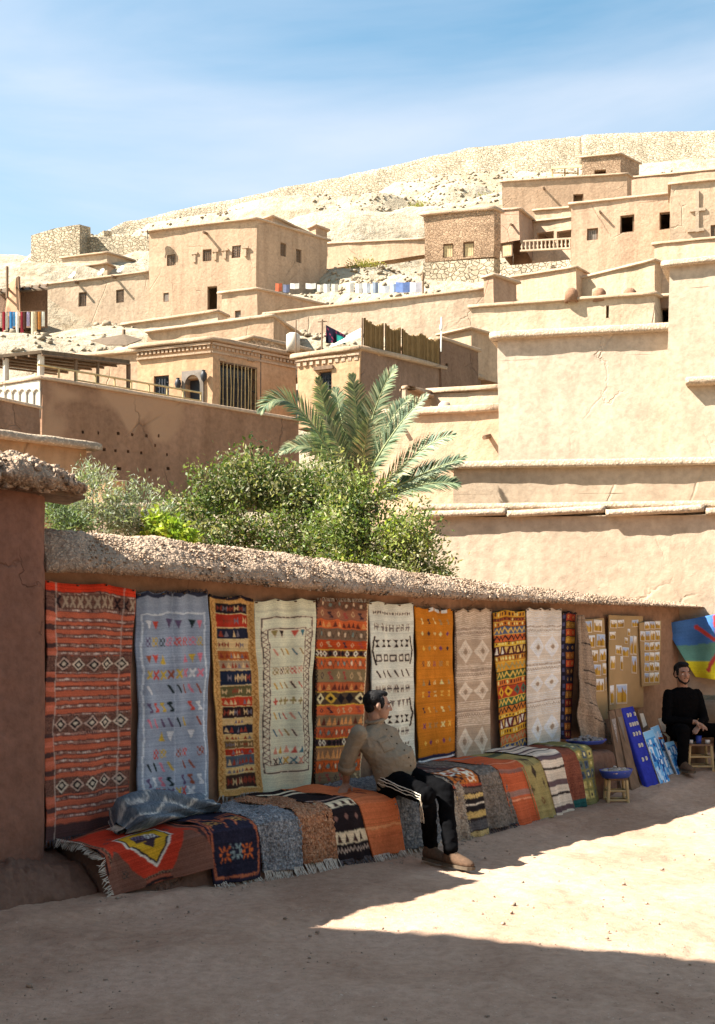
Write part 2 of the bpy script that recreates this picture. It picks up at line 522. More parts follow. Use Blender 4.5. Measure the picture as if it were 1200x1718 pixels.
CR = [((2.9, 4.6), (1.55, 5.35), (1.6, 6.0), (1.9, 6.6)), ((0.9, 5.75), (1.6, 5.62), (2.6, 5.5)), ((-0.3, 5.2), (0.3, 5.6), (0.9, 5.75)), ((1.55, 5.35), (0.8, 5.0), (0.2, 4.4)),
      ((-1.2, 6.2), (-0.6, 6.0), (-0.3, 5.2)), ((3.4, 6.8), (2.8, 7.4), (1.9, 7.6), (1.2, 7.3))]
def build_ground():
    xs = np.concatenate([np.linspace(-16, -3.2, 26), np.linspace(-3.1, 6.2, 310), np.linspace(6.5, 16, 20)])
    ys = np.concatenate([np.linspace(-12, 4.0, 26), np.linspace(4.05, 9.6, 250), np.linspace(9.63, 15.5, 150), np.linspace(15.8, 24, 18)])
    X, Y = np.meshgrid(xs, ys)
    H = gz(Y)
    p = np.stack([X, Y, np.zeros_like(X)], -1)
    H = H + 0.022 * fbm(p * 0.9, 3) + 0.012 * fbm(p * 3.3 + 9, 3) + 0.005 * fbm(p * 14, 3)
    for k in range(150):                      # scuffed footprints
        cx_, cy_ = R.uniform(-1.8, 5.5), R.uniform(4.6, 12.5); a_ = R.uniform(0, 6.28); du, dv_ = (X - cx_) * math.cos(a_) + (Y - cy_) * math.sin(a_), -(X - cx_) * math.sin(a_) + (Y - cy_) * math.cos(a_)
        e_ = (du / .12) ** 2 + (dv_ / .045) ** 2
        H = H - .008 * np.exp(-e_ ** 2) + .0035 * np.exp(-((np.sqrt(e_) - 1.25) / .22) ** 2)
    H = H - 0.012 * np.clip(fbm(p * np.array([5.0, 3.2, 1]) + 60, 2) - .35, 0, .5)
    # worn edges of old paving, a shallow crack net
    q = np.stack([X.ravel(), Y.ravel()], 1) + 0.05 * np.stack([vnoise(p.reshape(-1, 3) * 5), vnoise(p.reshape(-1, 3) * 5 + 30)], 1)
    dm = np.full(len(q), 9.0)
    for line in CR:
        for a, b in zip(line[:-1], line[1:]):
            a, b = np.array(a), np.array(b)
            t = np.clip(((q - a) @ (b - a)) / ((b - a) @ (b - a)), 0, 1)
            dm = np.minimum(dm, np.linalg.norm(q - (a + t[:, None] * (b - a)), axis=1))
    br = 0.5 + 0.5 * vnoise(p.reshape(-1, 3) * 2.2 + 77)
    H = H - (0.018 * br * np.exp(-(dm / 0.028) ** 2)).reshape(H.shape)
    # earth banked up against the foot of the bench and hut
    vx, vy = X - WO.x, Y - WO.y
    off = vx * WN.x + vy * WN.y
    t = vx * WD.x + vy * WD.y
    H = H + 0.05 * np.exp(-np.clip(off - 0.9, 0, 9) / 0.16) * np.clip((t + 1.6) / 0.6, 0, 1) * (off > 0.2)
    o = mkmesh('ground', np.stack([X, Y, H], -1), gridfaces(len(xs), len(ys)), M['ground'], None, True)
    tag(o, kind='structure')

def scatter(name, pts, sizes, mat, kind='stuff', flat=0.6, parent=None, seed=3):
    """small angular stones (8-corner lumps) joined in one mesh"""
    r = np.random.default_rng(seed)
    base = np.array([[-1, -1, -1], [1, -1, -1], [1, 1, -1], [-1, 1, -1], [-.7, -.8, 1], [.8, -.6, 1], [.6, .8, 1], [-.8, .6, 1]], float)
    fc = np.array([[3, 2, 1, 0], [4, 5, 6, 7], [0, 1, 5, 4], [1, 2, 6, 5], [2, 3, 7, 6], [3, 0, 4, 7]])
    n = len(pts)
    b = base[None] * (1 + 0.35 * r.uniform(-1, 1, (n, 8, 3)))
    b = b * np.stack([r.uniform(.6, 1.2, n), r.uniform(.6, 1.2, n), flat * r.uniform(.6, 1.2, n)], 1)[:, None, :] * np.asarray(sizes)[:, None, None]
    a = r.uniform(0, 6.28, n)
    c, s = np.cos(a)[:, None], np.sin(a)[:, None]
    b = np.stack([b[..., 0] * c - b[..., 1] * s, b[..., 0] * s + b[..., 1] * c, b[..., 2]], -1)
    v = (b + np.asarray(pts)[:, None, :]).reshape(-1, 3)
    f = (fc[None] + 8 * np.arange(n)[:, None, None]).reshape(-1, 4)
    o = mkmesh(name, v, f, mat, parent)
    if kind: o['kind'] = kind
    return o

TX, TY, TH = build_terrain()
build_ground()
def terr(x, y):
    ix = np.clip(np.searchsorted(TX, x) - 1, 0, len(TX) - 2); iy = np.clip(np.searchsorted(TY, y) - 1, 0, len(TY) - 2)
    fx = (x - TX[ix]) / (TX[ix + 1] - TX[ix]); fy = (y - TY[iy]) / (TY[iy + 1] - TY[iy])
    return (TH[iy, ix] * (1 - fx) + TH[iy, ix + 1] * fx) * (1 - fy) + (TH[iy + 1, ix] * (1 - fx) + TH[iy + 1, ix + 1] * fx) * fy

M['rock'] = mud('hill_rock', (0.31, 0.245, 0.17), unit=1.5, bumpd=0.05, streak=0)
M['pebble'] = plain('pebble', (0.30, 0.225, 0.165), 0.95, 0.4, 40)
n = 15000
d_ = R.uniform(62, 172, n); px_ = R.uniform(-80, 1290, n)
x_ = (px_ - CX) / FOC * d_
sz = 0.10 * (1 + R.pareto(3.2, n)); sz = np.minimum(sz, 0.26)
keep = fbm(np.stack([x_, d_, 0 * x_], 1) * 0.09, 3) > -0.25
keep &= ~((px_ < 430) & (d_ < 96) & (R.random(n) < .6))
scatter('hill_rocks', np.stack([x_, d_, terr(x_, d_) + sz * 0.25], 1)[keep], sz[keep], M['rock'])
n = 1500
y_ = 4.6 + 10 * R.uniform(0, 1, n) ** 1.3; x_ = R.uniform(-0.32, 0.34, n) * y_
o_ = (x_ - WO.x) * WN.x + (y_ - WO.y) * WN.y
k_ = o_ > 1.15
sz = np.minimum(0.0026 * (1 + R.pareto(2.2, n)), 0.014)
scatter('pebbles', np.stack([x_, y_, gz(y_) + 0.005], 1)[k_], sz[k_], M['pebble'])

# ------------------------------------------------------------------ building kit
def loft(name, path, prof, mat, parent, closed=False, seg=0.4, amp=0.03, nscale=2.0, out=None, endcap=True, oct=3, kind=None):
    """a lumpy beam of cross-section prof [(outward, up)] swept along path (outward = right-hand side of travel)"""
    pts, nrm = [], []
    P3 = [Vector(p) for p in path]
    n = len(P3)
    ne = n if closed else n - 1
    en = []
    for i in range(ne):
        e = P3[(i + 1) % n] - P3[i]; e.z = 0; e.normalize(); en.append(Vector((e.y, -e.x, 0)))
    for i in range(ne):
        a, b = P3[i], P3[(i + 1) % n]
        pn = en[i - 1] if (closed or i > 0) else en[i]
        nn = en[(i + 1) % ne] if (closed or i < ne - 1) else en[i]
        def miter(u, v):
            m = (u + v); m.normalize(); return m / max(0.35, m.dot(u))
        ma, mb = miter(pn, en[i]), miter(en[i], nn)
        k = max(1, int(round((b - a).length / seg)))
        for j in range(k):
            f = j / k
            pts.append(a.lerp(b, f))
            nrm.append(ma if j == 0 else en[i])
        if i == ne - 1 and not closed:
            pts.append(b.copy()); nrm.append(mb)
    pts = np.array(pts); nrm = np.array(nrm)
    m = len(prof)
    pr = np.array(prof)
    V = pts[:, None, :] + nrm[:, None, :] * pr[None, :, 0:1] + np.array([0, 0, 1.0])[None, None] * pr[None, :, 1:2]
    ctr = pts[:, None, :] + nrm[:, None, :] * pr[:, 0].mean() + np.array([0, 0, 1.0]) * pr[:, 1].mean()
    dirv = V - ctr
    dirv /= np.linalg.norm(dirv, axis=-1, keepdims=True) + 1e-9
    V = V + dirv * (amp * fbm(V * nscale, oct))[..., None]
    f = gridfaces(m, len(pts), True)
    if closed:
        a0 = (len(pts) - 1) * m
        idx = np.arange(m); nx = (idx + 1) % m
        f = np.concatenate([f, np.stack([a0 + idx, a0 + nx, nx, idx], 1)])
    faces = [tuple(q) for q in f.tolist()]
    if not closed and endcap:
        faces.append(tuple(range(m))[::-1]); faces.append(tuple((len(pts) - 1) * m + k for k in range(m)))
    o = mkmesh(name, V.reshape(-1, 3), faces, mat, parent, True)
    if kind: o['kind'] = kind
    return o

def lip(o, t, inner):
    """rounded cross-section for a parapet coping"""
    return [(-inner, 0), (o * 0.98, 0), (o, t * 0.25), (o * 0.93, t * 0.75), (o * 0.6, t), (-inner, t)]

class Side:
    """one wall face: plane frame for openings"""
    def __init__(s, a, b):
        s.a, s.b = Vector(a), Vector(b)
        u = s.b - s.a; u.z = 0
        s.len = u.length; s.u = u.normalized()
        s.n = Vector((s.u.y, -s.u.x, 0))
    def at(s, px, py):
        p = hit(px, py, s.a, s.n)
        return (p - Vector((s.a.x, s.a.y, 0))).dot(s.u), p.z
    def pt(s, q, z, off=0.0): return Vector((s.a.x, s.a.y, 0)) + s.u * q + s.n * off + Vector((0, 0, z))
    def rect(s, px0, py0, px1, py1):
        s0, _ = s.at(px0, (py0 + py1) / 2); s1, _ = s.at(px1, (py0 + py1) / 2)
        _, z1 = s.at((px0 + px1) / 2, py0); _, z0 = s.at((px0 + px1) / 2, py1)
        return s0, s1, z0, z1
    def box(s, mb, q0, q1, z0, z1, o0, o1):
        mb.hexa([s.pt(q0, z0, o1), s.pt(q1, z0, o1), s.pt(q1, z0, o0), s.pt(q0, z0, o0),
                 s.pt(q0, z1, o1), s.pt(q1, z1, o1), s.pt(q1, z1, o0), s.pt(q0, z1, o0)])

def wallfaces(mb, sd, zb, holes, thick):
    """wall sheet from base height zb to its (possibly sloping) top, with real openings and reveals"""
    za, zc = sd.a.z, sd.b.z
    qs = sorted(set([0, sd.len] + [min(max(h[i], 0.02), sd.len - 0.02) for h in holes for i in (0, 1)]))
    def vv(q, z): return (z - zb) / ((za + (zc - za) * q / sd.len) - zb)
    hv = [(max(h[0], 0.02), min(h[1], sd.len - 0.02), max(vv((h[0] + h[1]) / 2, h[2]), 0), vv((h[0] + h[1]) / 2, h[3])) for h in holes]
    vs = sorted(set([0, 1] + [h[i] for h in hv for i in (2, 3)]))
    def g(q, v, off=0): return sd.pt(q, zb + v * ((za + (zc - za) * q / sd.len) - zb), off)
    for q0, q1 in zip(qs[:-1], qs[1:]):
        for v0, v1 in zip(vs[:-1], vs[1:]):
            qm, vm = (q0 + q1) / 2, (v0 + v1) / 2
            if any(h[0] < qm < h[1] and h[2] < vm < h[3] for h in hv): continue
            mb.quad(g(q0, v0), g(q1, v0), g(q1, v1), g(q0, v1))
    for a, b, c, d in hv:
        mb.quad(g(a, c), g(a, c, -thick), g(b, c, -thick), g(b, c))
        mb.quad(g(a, d, -thick), g(a, d), g(b, d), g(b, d, -thick))
        mb.quad(g(a, c), g(a, d), g(a, d, -thick), g(a, c, -thick))
        mb.quad(g(b, d), g(b, c), g(b, c, -thick), g(b, d, -thick))

def window(sd, r, kind, parent, nb=3):
    s0, s1, z0, z1 = r
    w, h = s1 - s0, z1 - z0
    fw = min(0.09, w * 0.14)
    fr = MB()
    if kind in ('grille', 'shutter', 'pale', 'frame', 'iron'):
        dp = -0.12
        sd.box(fr, s0, s0 + fw, z0, z1, dp - 0.06, dp); sd.box(fr, s1 - fw, s1, z0, z1, dp - 0.06, dp)
        sd.box(fr, s0 + fw, s1 - fw, z0, z0 + fw, dp - 0.06, dp); sd.box(fr, s0 + fw, s1 - fw, z1 - fw, z1, dp - 0.06, dp)
    if kind in ('grille', 'iron'):
        for i in range(1, nb + 1):
            q = s0 + fw + (w - 2 * fw) * i / (nb + 1)
            sd.box(fr, q - 0.018, q + 0.018, z0 + fw, z1 - fw, -0.1, -0.07)
        for i in range(1, nb + 1):
            z = z0 + fw + (h - 2 * fw) * i / (nb + 1)
            sd.box(fr, s0 + fw, s1 - fw, z - 0.018, z + 0.018, -0.125, -0.1)
    if kind == 'door':
        sd.box(fr, s0, s0 + 0.07, z0, z1, -0.3, -0.2); sd.box(fr, s1 - 0.07, s1, z0, z1, -0.3, -0.2); sd.box(fr, s0 + .07, s1 - .07, z1 - 0.07, z1, -0.3, -0.2)
    if kind == 'open':
        return None
    f = fr.build('door_frame' if kind == 'door' else 'window', M['iron'] if kind == 'iron' else M['wood'], parent)
    if kind in ('grille', 'iron'):
        p = MB(); sd.box(p, s0 + fw, s1 - fw, z0 + fw, z1 - fw, -0.2, -0.17); p.build('pane', M['shutter'] if kind == 'grille' else M['glass'], f)
    if kind in ('shutter', 'pale'):
        k = 4
        for i in range(k):
            p = MB(); a = s0 + fw + (w - 2 * fw) * i / k; b = s0 + fw + (w - 2 * fw) * (i + 1) / k
            sd.box(p, a + 0.008, b - 0.008, z0 + fw, z1 - fw, -0.17 - 0.01 * (i % 2), -0.13)
            p.build('board', M['shutter'] if kind == 'shutter' else M['plankpale'], f)
    return f

def house(name, label, cat, chain, d, mat='tan', ref=0, base=None, back=None, holes=(), cope=(0.17, 0.17), drop=0.35, copemat='cope',
          thick=0.4, group=None, parent=None, wallname='wall', seg=0.6, amp=None, ext=0.0):
    """flat-roofed mud building. chain = roof corners as photo pixels (x, y[, depth]) left to right, level roof assumed when no depth is given.
    holes = [(side, px0, py0, px1, py1, kind)]"""
    yr = chain[ref][1]
    pts = []
    for c in chain:
        dd = c[2] if len(c) > 2 else d * (HY - yr) / (HY - c[1])
        pts.append(P(c[0], c[1], dd))
    if ext:
        e_ = pts[-1] - pts[-2]; pts[-1] = pts[-1] + e_.normalized() * ext
    if base is None: zb = min(terr(np.array([p.x]), np.array([p.y]))[0] for p in pts) - 1.5
    else:
        zb = P(0, base, max(p.y for p in pts)).z
    top = max(p.z for p in pts)
    vis = len(pts) - 1
    if len(pts) == 2:
        sd = Side(pts[0], pts[1])
        bk = back or 6.0
        away = Vector((-sd.n.x, -sd.n.y, 0))
        ring = pts + [pts[1] + away * bk, pts[0] + away * bk]
    else:
        dvec = pts[0] - pts[1]
        q = pts[-1] + dvec
        q.z = (pts[0].z + pts[-1].z) / 2
        ring = pts + [q]
    d = max(p.y for p in pts)
    th = parent or empty(name, label, cat, group, loc=(sum(p.x for p in ring) / 4, sum(p.y for p in ring) / 4, zb))
    mb = MB()
    sides = [Side(ring[i], ring[(i + 1) % len(ring)]) for i in range(len(ring))]
    hs = [[] for _ in sides]
    for h in holes:
        hs[h[0]].append((sides[h[0]].rect(*h[1:5]), h[5] if len(h) > 5 else 'open', h[6] if len(h) > 6 else 3))
    for sd, hh in zip(sides, hs):
        wallfaces(mb, sd, zb, [x[0] for x in hh], thick)
    n0 = len(mb.v)
    mb.v += [(p.x, p.y, p.z - drop) for p in ring]
    mb.f.append(tuple(n0 + i for i in range(len(ring))))
    wob = min(.11, .0013 * d)
    V_, F_ = [], []
    cell = max(.25, .011 * d)
    for q in mb.f:
        if len(q) != 4: continue
        a, b, c, e = [np.array(mb.v[i]) for i in q]
        nu = max(1, min(60, int(max(np.linalg.norm(b - a), np.linalg.norm(c - e)) / cell))); nv = max(1, min(40, int(max(np.linalg.norm(e - a), np.linalg.norm(c - b)) / cell)))
        u = np.linspace(0, 1, nu + 1)[None, :, None]; v = np.linspace(0, 1, nv + 1)[:, None, None]
        F_.append(gridfaces(nu + 1, nv + 1) + sum(len(x) for x in V_)); V_.append(((a * (1 - u) + b * u) * (1 - v) + (e * (1 - u) + c * u) * v).reshape(-1, 3))
    V_ = np.concatenate(V_); s_ = 22.0 / max(d, 12)
    V_ = V_ + wob * np.stack([fbm(V_ * s_ + k * 31.7, 3) for k in range(3)], -1) * np.array([1, 1, .4])
    mkmesh(wallname, V_, np.concatenate(F_), M[mat], th)
    for sd, hh in zip(sides, hs):
        for r, k, nb in hh: window(sd, r, k, th, nb)
    if cope:
        loft('coping', ring, lip(cope[0], cope[1], 0.25), M[copemat], th, True, seg, (amp if amp is not None else cope[1] * 0.14), 2.0 if amp is None else 5.0)
    th_sides = sides
    return th, th_sides

def spout(sd, px, py, parent, L=0.9, r=0.07):
    L = L * .5
    q, z = sd.at(px, py)
    MB().tube([sd.pt(q, z, -0.2), sd.pt(q, z - 0.12, L)], r, 6).build('spout', M['wood'], parent)

# ------------------------------------------------------------------ hilltop rampart and ruins
def rampart(name, label, tops, hlow, mat, thick=1.2, seg=0.7, amp=0.35):
    th = empty(name, label, 'wall', loc=P(*tops[len(tops) // 2]) - Vector((0, 0, hlow)))
    path = [P(*t) for t in tops]
    prof = [(-thick, -hlow)] + [(0.55 * hlow * (1 - f), -hlow * (1 - f)) for f in np.linspace(0, 0.93, 9)] + [(-0.1, 0), (-thick, 0)]
    loft('masonry', path, prof, M[mat], th, False, seg, amp, 0.45, oct=4)
    return th
rampart('rampart_wall', 'long pale stone rampart running along the crest of the hill', [(168, 392, 168), (210, 373, 171), (258, 361, 172), (300, 352, 172), (345, 341, 173), (420, 329, 173), (482, 312, 173), (520, 306, 173), (560, 298, 173), (640, 282, 173),
        (720, 263, 173), (775, 251, 173), (800, 246, 172), (838, 243, 172), (900, 234, 171), (978, 228, 170)], 7.0, 'rampart', amp=0.22)
rampart('rampart_wall', 'higher dressed stone stretch of rampart with a straight joint, behind the top houses', [(976, 227, 169.2), (1050, 222, 168.4), (1130, 220, 167.6), (1210, 219, 166.8), (1420, 218, 166)], 9.0, 'rampart', amp=0.12)
rt, _ = house('ruined_tower', 'ruined square stone tower with broken top on the left shoulder of the hill', 'tower', [(52, 395, 119), (92, 383, 118.3), (133, 376, 117.6), (153, 381, 122)], 119, 'stone', base=470, cope=None, drop=1.2)
house('ruined_wall', 'low rubble wall joining the ruined tower to the hill', 'wall', [(137, 397, 121), (250, 395, 119)], 121, 'stone', base=455, back=2.0, cope=None)
house('ruined_pier', 'small broken stone pier standing between ruined tower and rampart', 'ruin', [(165, 392, 136), (174, 386, 135.5), (187, 388, 138)], 136, 'stone', base=410, cope=None)

# ------------------------------------------------------------------ houses on the hill
th, sd = house('mud_house', 'large tan mud house with three small windows in a row and a dark doorway', 'house', [(250, 389), (430, 368), (549, 404)], 90, 'tan', ref=1, base=548,
      holes=[(0, 279, 427, 293, 446, 'grille'), (0, 340, 418, 355, 438, 'grille'), (0, 389, 411, 404, 432, 'grille'), (0, 274, 491, 283, 506, 'shutter'), (0, 347, 480, 364, 519, 'door'),
             (1, 470, 408, 480, 430, 'grille'), (1, 497, 419, 506, 441, 'grille')])
spout(sd[0], 347, 391, th, 1.2, 0.1)
for px, py in ((327, 431), (362, 427), (378, 425), (412, 421)):          # clay reliefs between the windows
    q, z = sd[0].at(px, py); m = MB()
    sd[0].box(m, q - 0.09, q + 0.09, z - 0.42, z + 0.18, -0.02, 0.09); sd[0].box(m, q - 0.26, q + 0.26, z + 0.18, z + 0.34, -0.02, 0.12)
    m.build('relief', M['cope'], th)
house('parapet', None, None, [(446, 368, 91.5), (457, 364, 91.3), (529, 398, 95)], 91.5, 'tan', base=420, parent=th, wallname='roof_parapet')
house('turret', None, None, [(519, 384, 95.5), (530, 380, 95), (550, 387, 97)], 95, 'tan', base=430, parent=th, wallname='roof_turret')
house('mud_house', 'low tan annex with one tiny window in front of the dark doorway', 'house', [(372, 493), (431, 486), (541, 512)], 84, 'tan', ref=1, base=560, holes=[(0, 394, 521, 404, 536, 'shutter')])
th, sd = house('mud_house', 'long low mud house with two windows and wooden water spouts', 'house', [(77, 479, 95.5), (251, 457, 93.0)], 88, 'tan2', base=566, holes=[(0, 132, 490, 145, 514, 'grille'), (0, 195, 485, 208, 507, 'grille')])
spout(sd[0], 131, 474, th, 1.3, 0.1); spout(sd[0], 194, 465, th, 1.3, 0.1)
house('mud_house', 'small flat roof room set above the long low house', 'house', [(105, 434), (180, 425), (223, 438)], 103, 'tan2', ref=1, base=480)
house('parapet_wall', 'low parapet in front of the small roof room', 'wall', [(124, 450), (180, 443)], 100.5, 'tan2', base=480, back=1.0)
for px, py, d, lb in ((123, 463, 97, 'white satellite dish at the left end of the long low roof'), (171, 458, 96.5, 'white satellite dish beside the small roof room wall'), (204, 453, 96, 'white satellite dish near the big house end of low roof'), (247, 384, 92, 'grey satellite dish on top of the large tan house')):
    b = P(px, py, d); t = empty('satellite_dish', lb, 'satellite dish', 'rooftop satellite dishes', loc=b - Vector((0, 0, 0.7)))
    MB().tube([b - Vector((0, -0.15, 0.75)), b + Vector((0, 0.12, 0))], 0.03, 6).build('mast', M['iron'], t)
    m = MB(); prof = [(0.0, 0.0), (0.15, 0.02), (0.27, 0.07), (0.36, 0.14), (0.37, 0.16)]; m.lathe((0, 0, 0), prof, 14)
    q = Vector((-0.5, -0.75, 0.5)).to_track_quat('Z', 'Y'); m.v = [tuple(b + q @ Vector(v)) for v in m.v]
    m.build('dish', M['white'], t, True)
    MB().tube([b, b + q @ Vector((0, 0, 0.34))], 0.02, 5).build('feed_arm', M['iron'], t)

# lower walls across the middle of the slope
house('terrace_wall', 'rough low wall on the stony slope below the large tan house', 'wall', [(208, 546, 80), (365, 524, 77)], 76, 'tan2', base=600, back=1.2)
house('terrace_wall', 'plain tan wall left of the long clothes terrace', 'wall', [(248, 558, 70), (458, 532, 67.5)], 68, 'tan', base=620, back=4)
house('terrace_wall', 'long pale wall stretching below the row of displayed cloths', 'wall', [(445, 529, 76), (812, 487, 72.5)], 72, 'tan2', base=660, back=7)
house('mud_pier', 'square mud pier with dark shaded side at the end of long wall', 'pier', [(813, 467), (829, 463), (868, 476)], 71, 'pink', ref=1, base=540)
house('terrace_wall', 'short mud wall under the stone footed houses', 'wall', [(850, 468, 82), (967, 450, 79)], 80, 'tan', base=540, back=3)
th, sd = house('mud_house', 'wide weathered mud wall house with one small square window low left', 'house', [(791, 517, 64), (1098, 495, 60), (1112, 503, 62)], 62, 'tan2', ref=0, base=680, holes=[(0, 822, 586, 840, 615, 'frame'), (0, 1016, 513, 1021, 534, 'open')])
for i, px in enumerate((959, 1006, 1057)):
    b = P(px, 497, 60.4 + i * 0.3 + (1057 - px) * 0.013)
    m = MB(); m.lathe(b, [(0.0, 0.42), (0.2, 0.38), (0.34, 0.2), (0.36, -0.3), (0.24, -0.32), (0.22, 0.1), (0.0, 0.2)], 12)
    tag(m.build('clay_oven', M['brown'], None, True), ('rounded clay hood on the weathered roof edge, nearest the mud pier', 'middle one of three rounded clay hoods on the weathered roof edge', 'rounded clay hood on the weathered roof edge, nearest the dark gap')[i], 'clay hood', 'clay hoods on the weathered wall')
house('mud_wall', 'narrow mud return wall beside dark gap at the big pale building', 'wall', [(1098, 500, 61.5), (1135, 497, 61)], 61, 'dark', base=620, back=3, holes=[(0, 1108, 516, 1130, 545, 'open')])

th, sd = house('brick_house', 'mud brick house with two pale shuttered windows on a stone footing', 'house', [(711, 362), (829, 352), (839, 357)], 88, 'brick', ref=1, base=440, holes=[(0, 743, 409, 761, 432, 'pale'), (0, 778, 406, 796, 431, 'pale')], cope=(0.2, 0.3))
house('footing', None, None, [(708, 441, 87.6), (829.5, 434, 85.9), (839.5, 436, 87.9)], 88, 'stone', base=520, parent=th, wallname='stone_footing', cope=None, drop=0.02)
th, sd = house('mud_house', 'narrow house with one pale shuttered window next to the balcony', 'house', [(833, 354, 92), (873, 352, 91), (898, 373, 97)], 91, 'pink', ref=1, base=445, holes=[(0, 841, 407, 859, 430, 'pale')])
spout(sd[0], 861, 377, th, 1.0, 0.09)
house('footing', None, None, [(832, 447, 91.4), (960, 436, 88.6)], 91, 'stone', base=500, parent=th, wallname='stone_footing', cope=None, back=1.5, drop=0.02)
th, sd = house('porch_house', 'shaded porch house behind the white balustrade', 'house', [(893, 373, 96), (963, 366, 94)], 95, 'tan', base=450, holes=[(0, 899, 389, 929, 418, 'open'), (0, 934, 387, 960, 418, 'open')])
house('mud_house', 'upper storey strip showing above the shaded porch', 'house', [(897, 354, 101), (965, 349, 99)], 100, 'tan', base=400)
bal = empty('balustrade', 'white balcony balustrade of short turned posts', 'balustrade', loc=P(916, 418, 90.4))
A, B = P(873, 405, 91.2), P(960, 400, 89.2); H_ = Vector((0, 0, 0.72))
MB().box((A + B) / 2, (B - A) / 2, (0, 0.09, 0), (0, 0, 0.06)).build('top_rail', M['copepale'], bal)
MB().box((A + B) / 2 - H_, (B - A) / 2, (0, 0.09, 0), (0, 0, 0.06)).build('bottom_rail', M['copepale'], bal)
bm_ = MB().lathe((0, 0, 0), [(0.09, 0.06), (0.06, 0.16), (0.11, 0.3), (0.05, 0.5), (0.09, 0.66)], 8)
for i in range(13):
    o = bm_.build('baluster', M['copepale'], bal, True) if i == 0 else first.copy()
    if i == 0: first = o
    else: COL.objects.link(o)
    o.location = A.lerp(B, (i + 0.5) / 13) - H_
th, sd = house('mud_house', 'tan house with two large black window openings and a grey shutter', 'house', [(958, 344), (1129, 326)], 85, 'tan', base=530, holes=[(0, 985, 383, 1003, 403, 'shutter'), (0, 1041, 361, 1064, 390, 'frame'), (0, 1107, 356, 1126, 385, 'frame')])
spout(sd[0], 1008, 356, th, 1.0, 0.09)
house('mud_wall', 'broken plaster wall section below the grey shuttered window', 'wall', [(968, 470, 80), (1098, 438, 76)], 78, 'tan2', base=540, back=2.5)
th, sd = house('mud_house', 'pale house carrying a whitewashed cross shaped patch', 'house', [(1125, 311), (1225, 301)], 80, 'tan2', base=520, holes=[(0, 1193, 376, 1215, 396, 'grille')], ext=8)
m = MB()
for r_ in ((1167, 320, 1173, 390), (1158, 350, 1184, 355), (1154, 384, 1182, 389)):
    a_ = sd[0].rect(*r_); sd[0].box(m, *a_, -0.02, 0.14 + 0.004 * len(m.f) / 6)
m.build('plaster_cross', M['pale'], th)
house('terrace_wall', 'coped wall projecting below the house with whitewashed cross', 'wall', [(1099, 411, 77), (1225, 399, 74)], 78, 'tan', base=540, back=4, ext=8)
th, sd = house('mud_house', 'highest long flat house with one small dark window', 'house', [(843, 306), (1052, 293), (1060, 299)], 105, 'tan', ref=1, base=400, holes=[(0, 962, 325, 979, 338, 'frame')])
spout(sd[0], 913, 316, th, 1.0, 0.1)
house('mud_house', 'rose coloured upper house with ribbed wall right of the tower', 'house', [(1049, 300, 110), (1225, 283, 104)], 107, 'pink', base=400, ext=8)
house('roof_tower', 'square brick roof tower with one dark window', 'tower', [(977, 265), (1041, 259), (1072, 275)], 112, 'brick', ref=1, base=320, holes=[(0, 998, 284, 1017, 296, 'open')])
pg = empty('reed_shelter', 'yellow reed roofed shelter beside the square roof tower', 'shelter', loc=P(950, 300, 109))
MB().hexa([P(925, 284, 106), P(977, 281, 106), P(977, 279, 110), P(925, 281, 110), P(925, 283, 106), P(977, 280, 106), P(977, 276, 110), P(925, 279, 110)]).build('reed_roof', M['bamboo'], pg)
for px in (927, 948, 970): MB().tube([P(px, 303, 107), P(px, 281, 107)], 0.07, 6).build('post', M['bamboo'], pg)
MB().tube([P(927, 290, 107), P(970, 290, 107)], 0.05, 6).build('rail', M['bamboo'], pg)
house('mud_wall', 'low mud wall on the slope between the large house and brick house', 'wall', [(549, 410, 104), (713, 402, 100)], 101, 'tan', base=452, back=1.0)

# left: bazaar stall on the slope
st = empty('bazaar_stall', 'ruined mud stall with stick roof and dark interior on the slope', 'stall', loc=P(40, 548, 86))
MB().hexa([P(8, 530, 85), P(34, 530, 84), P(35, 528, 87), P(10, 528, 88), P(14, 478, 85), P(30, 463, 84), P(34, 464, 87), P(18, 476, 88)]).build('pillar', M['brown'], st)
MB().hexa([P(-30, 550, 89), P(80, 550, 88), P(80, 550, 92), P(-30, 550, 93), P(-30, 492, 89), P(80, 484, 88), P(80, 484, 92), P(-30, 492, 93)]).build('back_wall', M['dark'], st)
for k in range(7): MB().tube([P(-4 + 13 * k, 489 - 1.2 * k, 89), P(2 + 13 * k, 486 - 1.5 * k, 84)], 0.08, 6).build('roof_pole', M['wood'], st)
MB().hexa([P(-6, 487, 89), P(78, 479, 88), P(80, 486, 84.5), P(-4, 494, 85.5), P(-6, 485, 89), P(78, 476, 88), P(80, 483, 84.5), P(-4, 491, 85.5)]).build('roof', M['reedroof'], st)
MB().tube([P(12, 500, 84), P(12, 447, 84)], 0.1, 6).build('pole', M['wood'], st)
MB().tube([P(-10, 524, 83), P(76, 522, 83)], 0.03, 5).build('hanging_rail', M['wood'], st)
gcols = [('white', '#d8d2c4'), ('deep red', '#8e2430'), ('pale', '#cfc4b0'), ('blue', '#3f7fb0'), ('light blue', '#5f97c4'), ('ivory', '#e2ddd0'), ('crimson', '#a03540'), ('dark brown', '#4a2c22'), ('lilac', '#a79bb8'), ('cream', '#dacdb4'), ('sand', '#cbb48c'), ('ochre', '#b0763a'), ('off white', '#dcd6c8')]
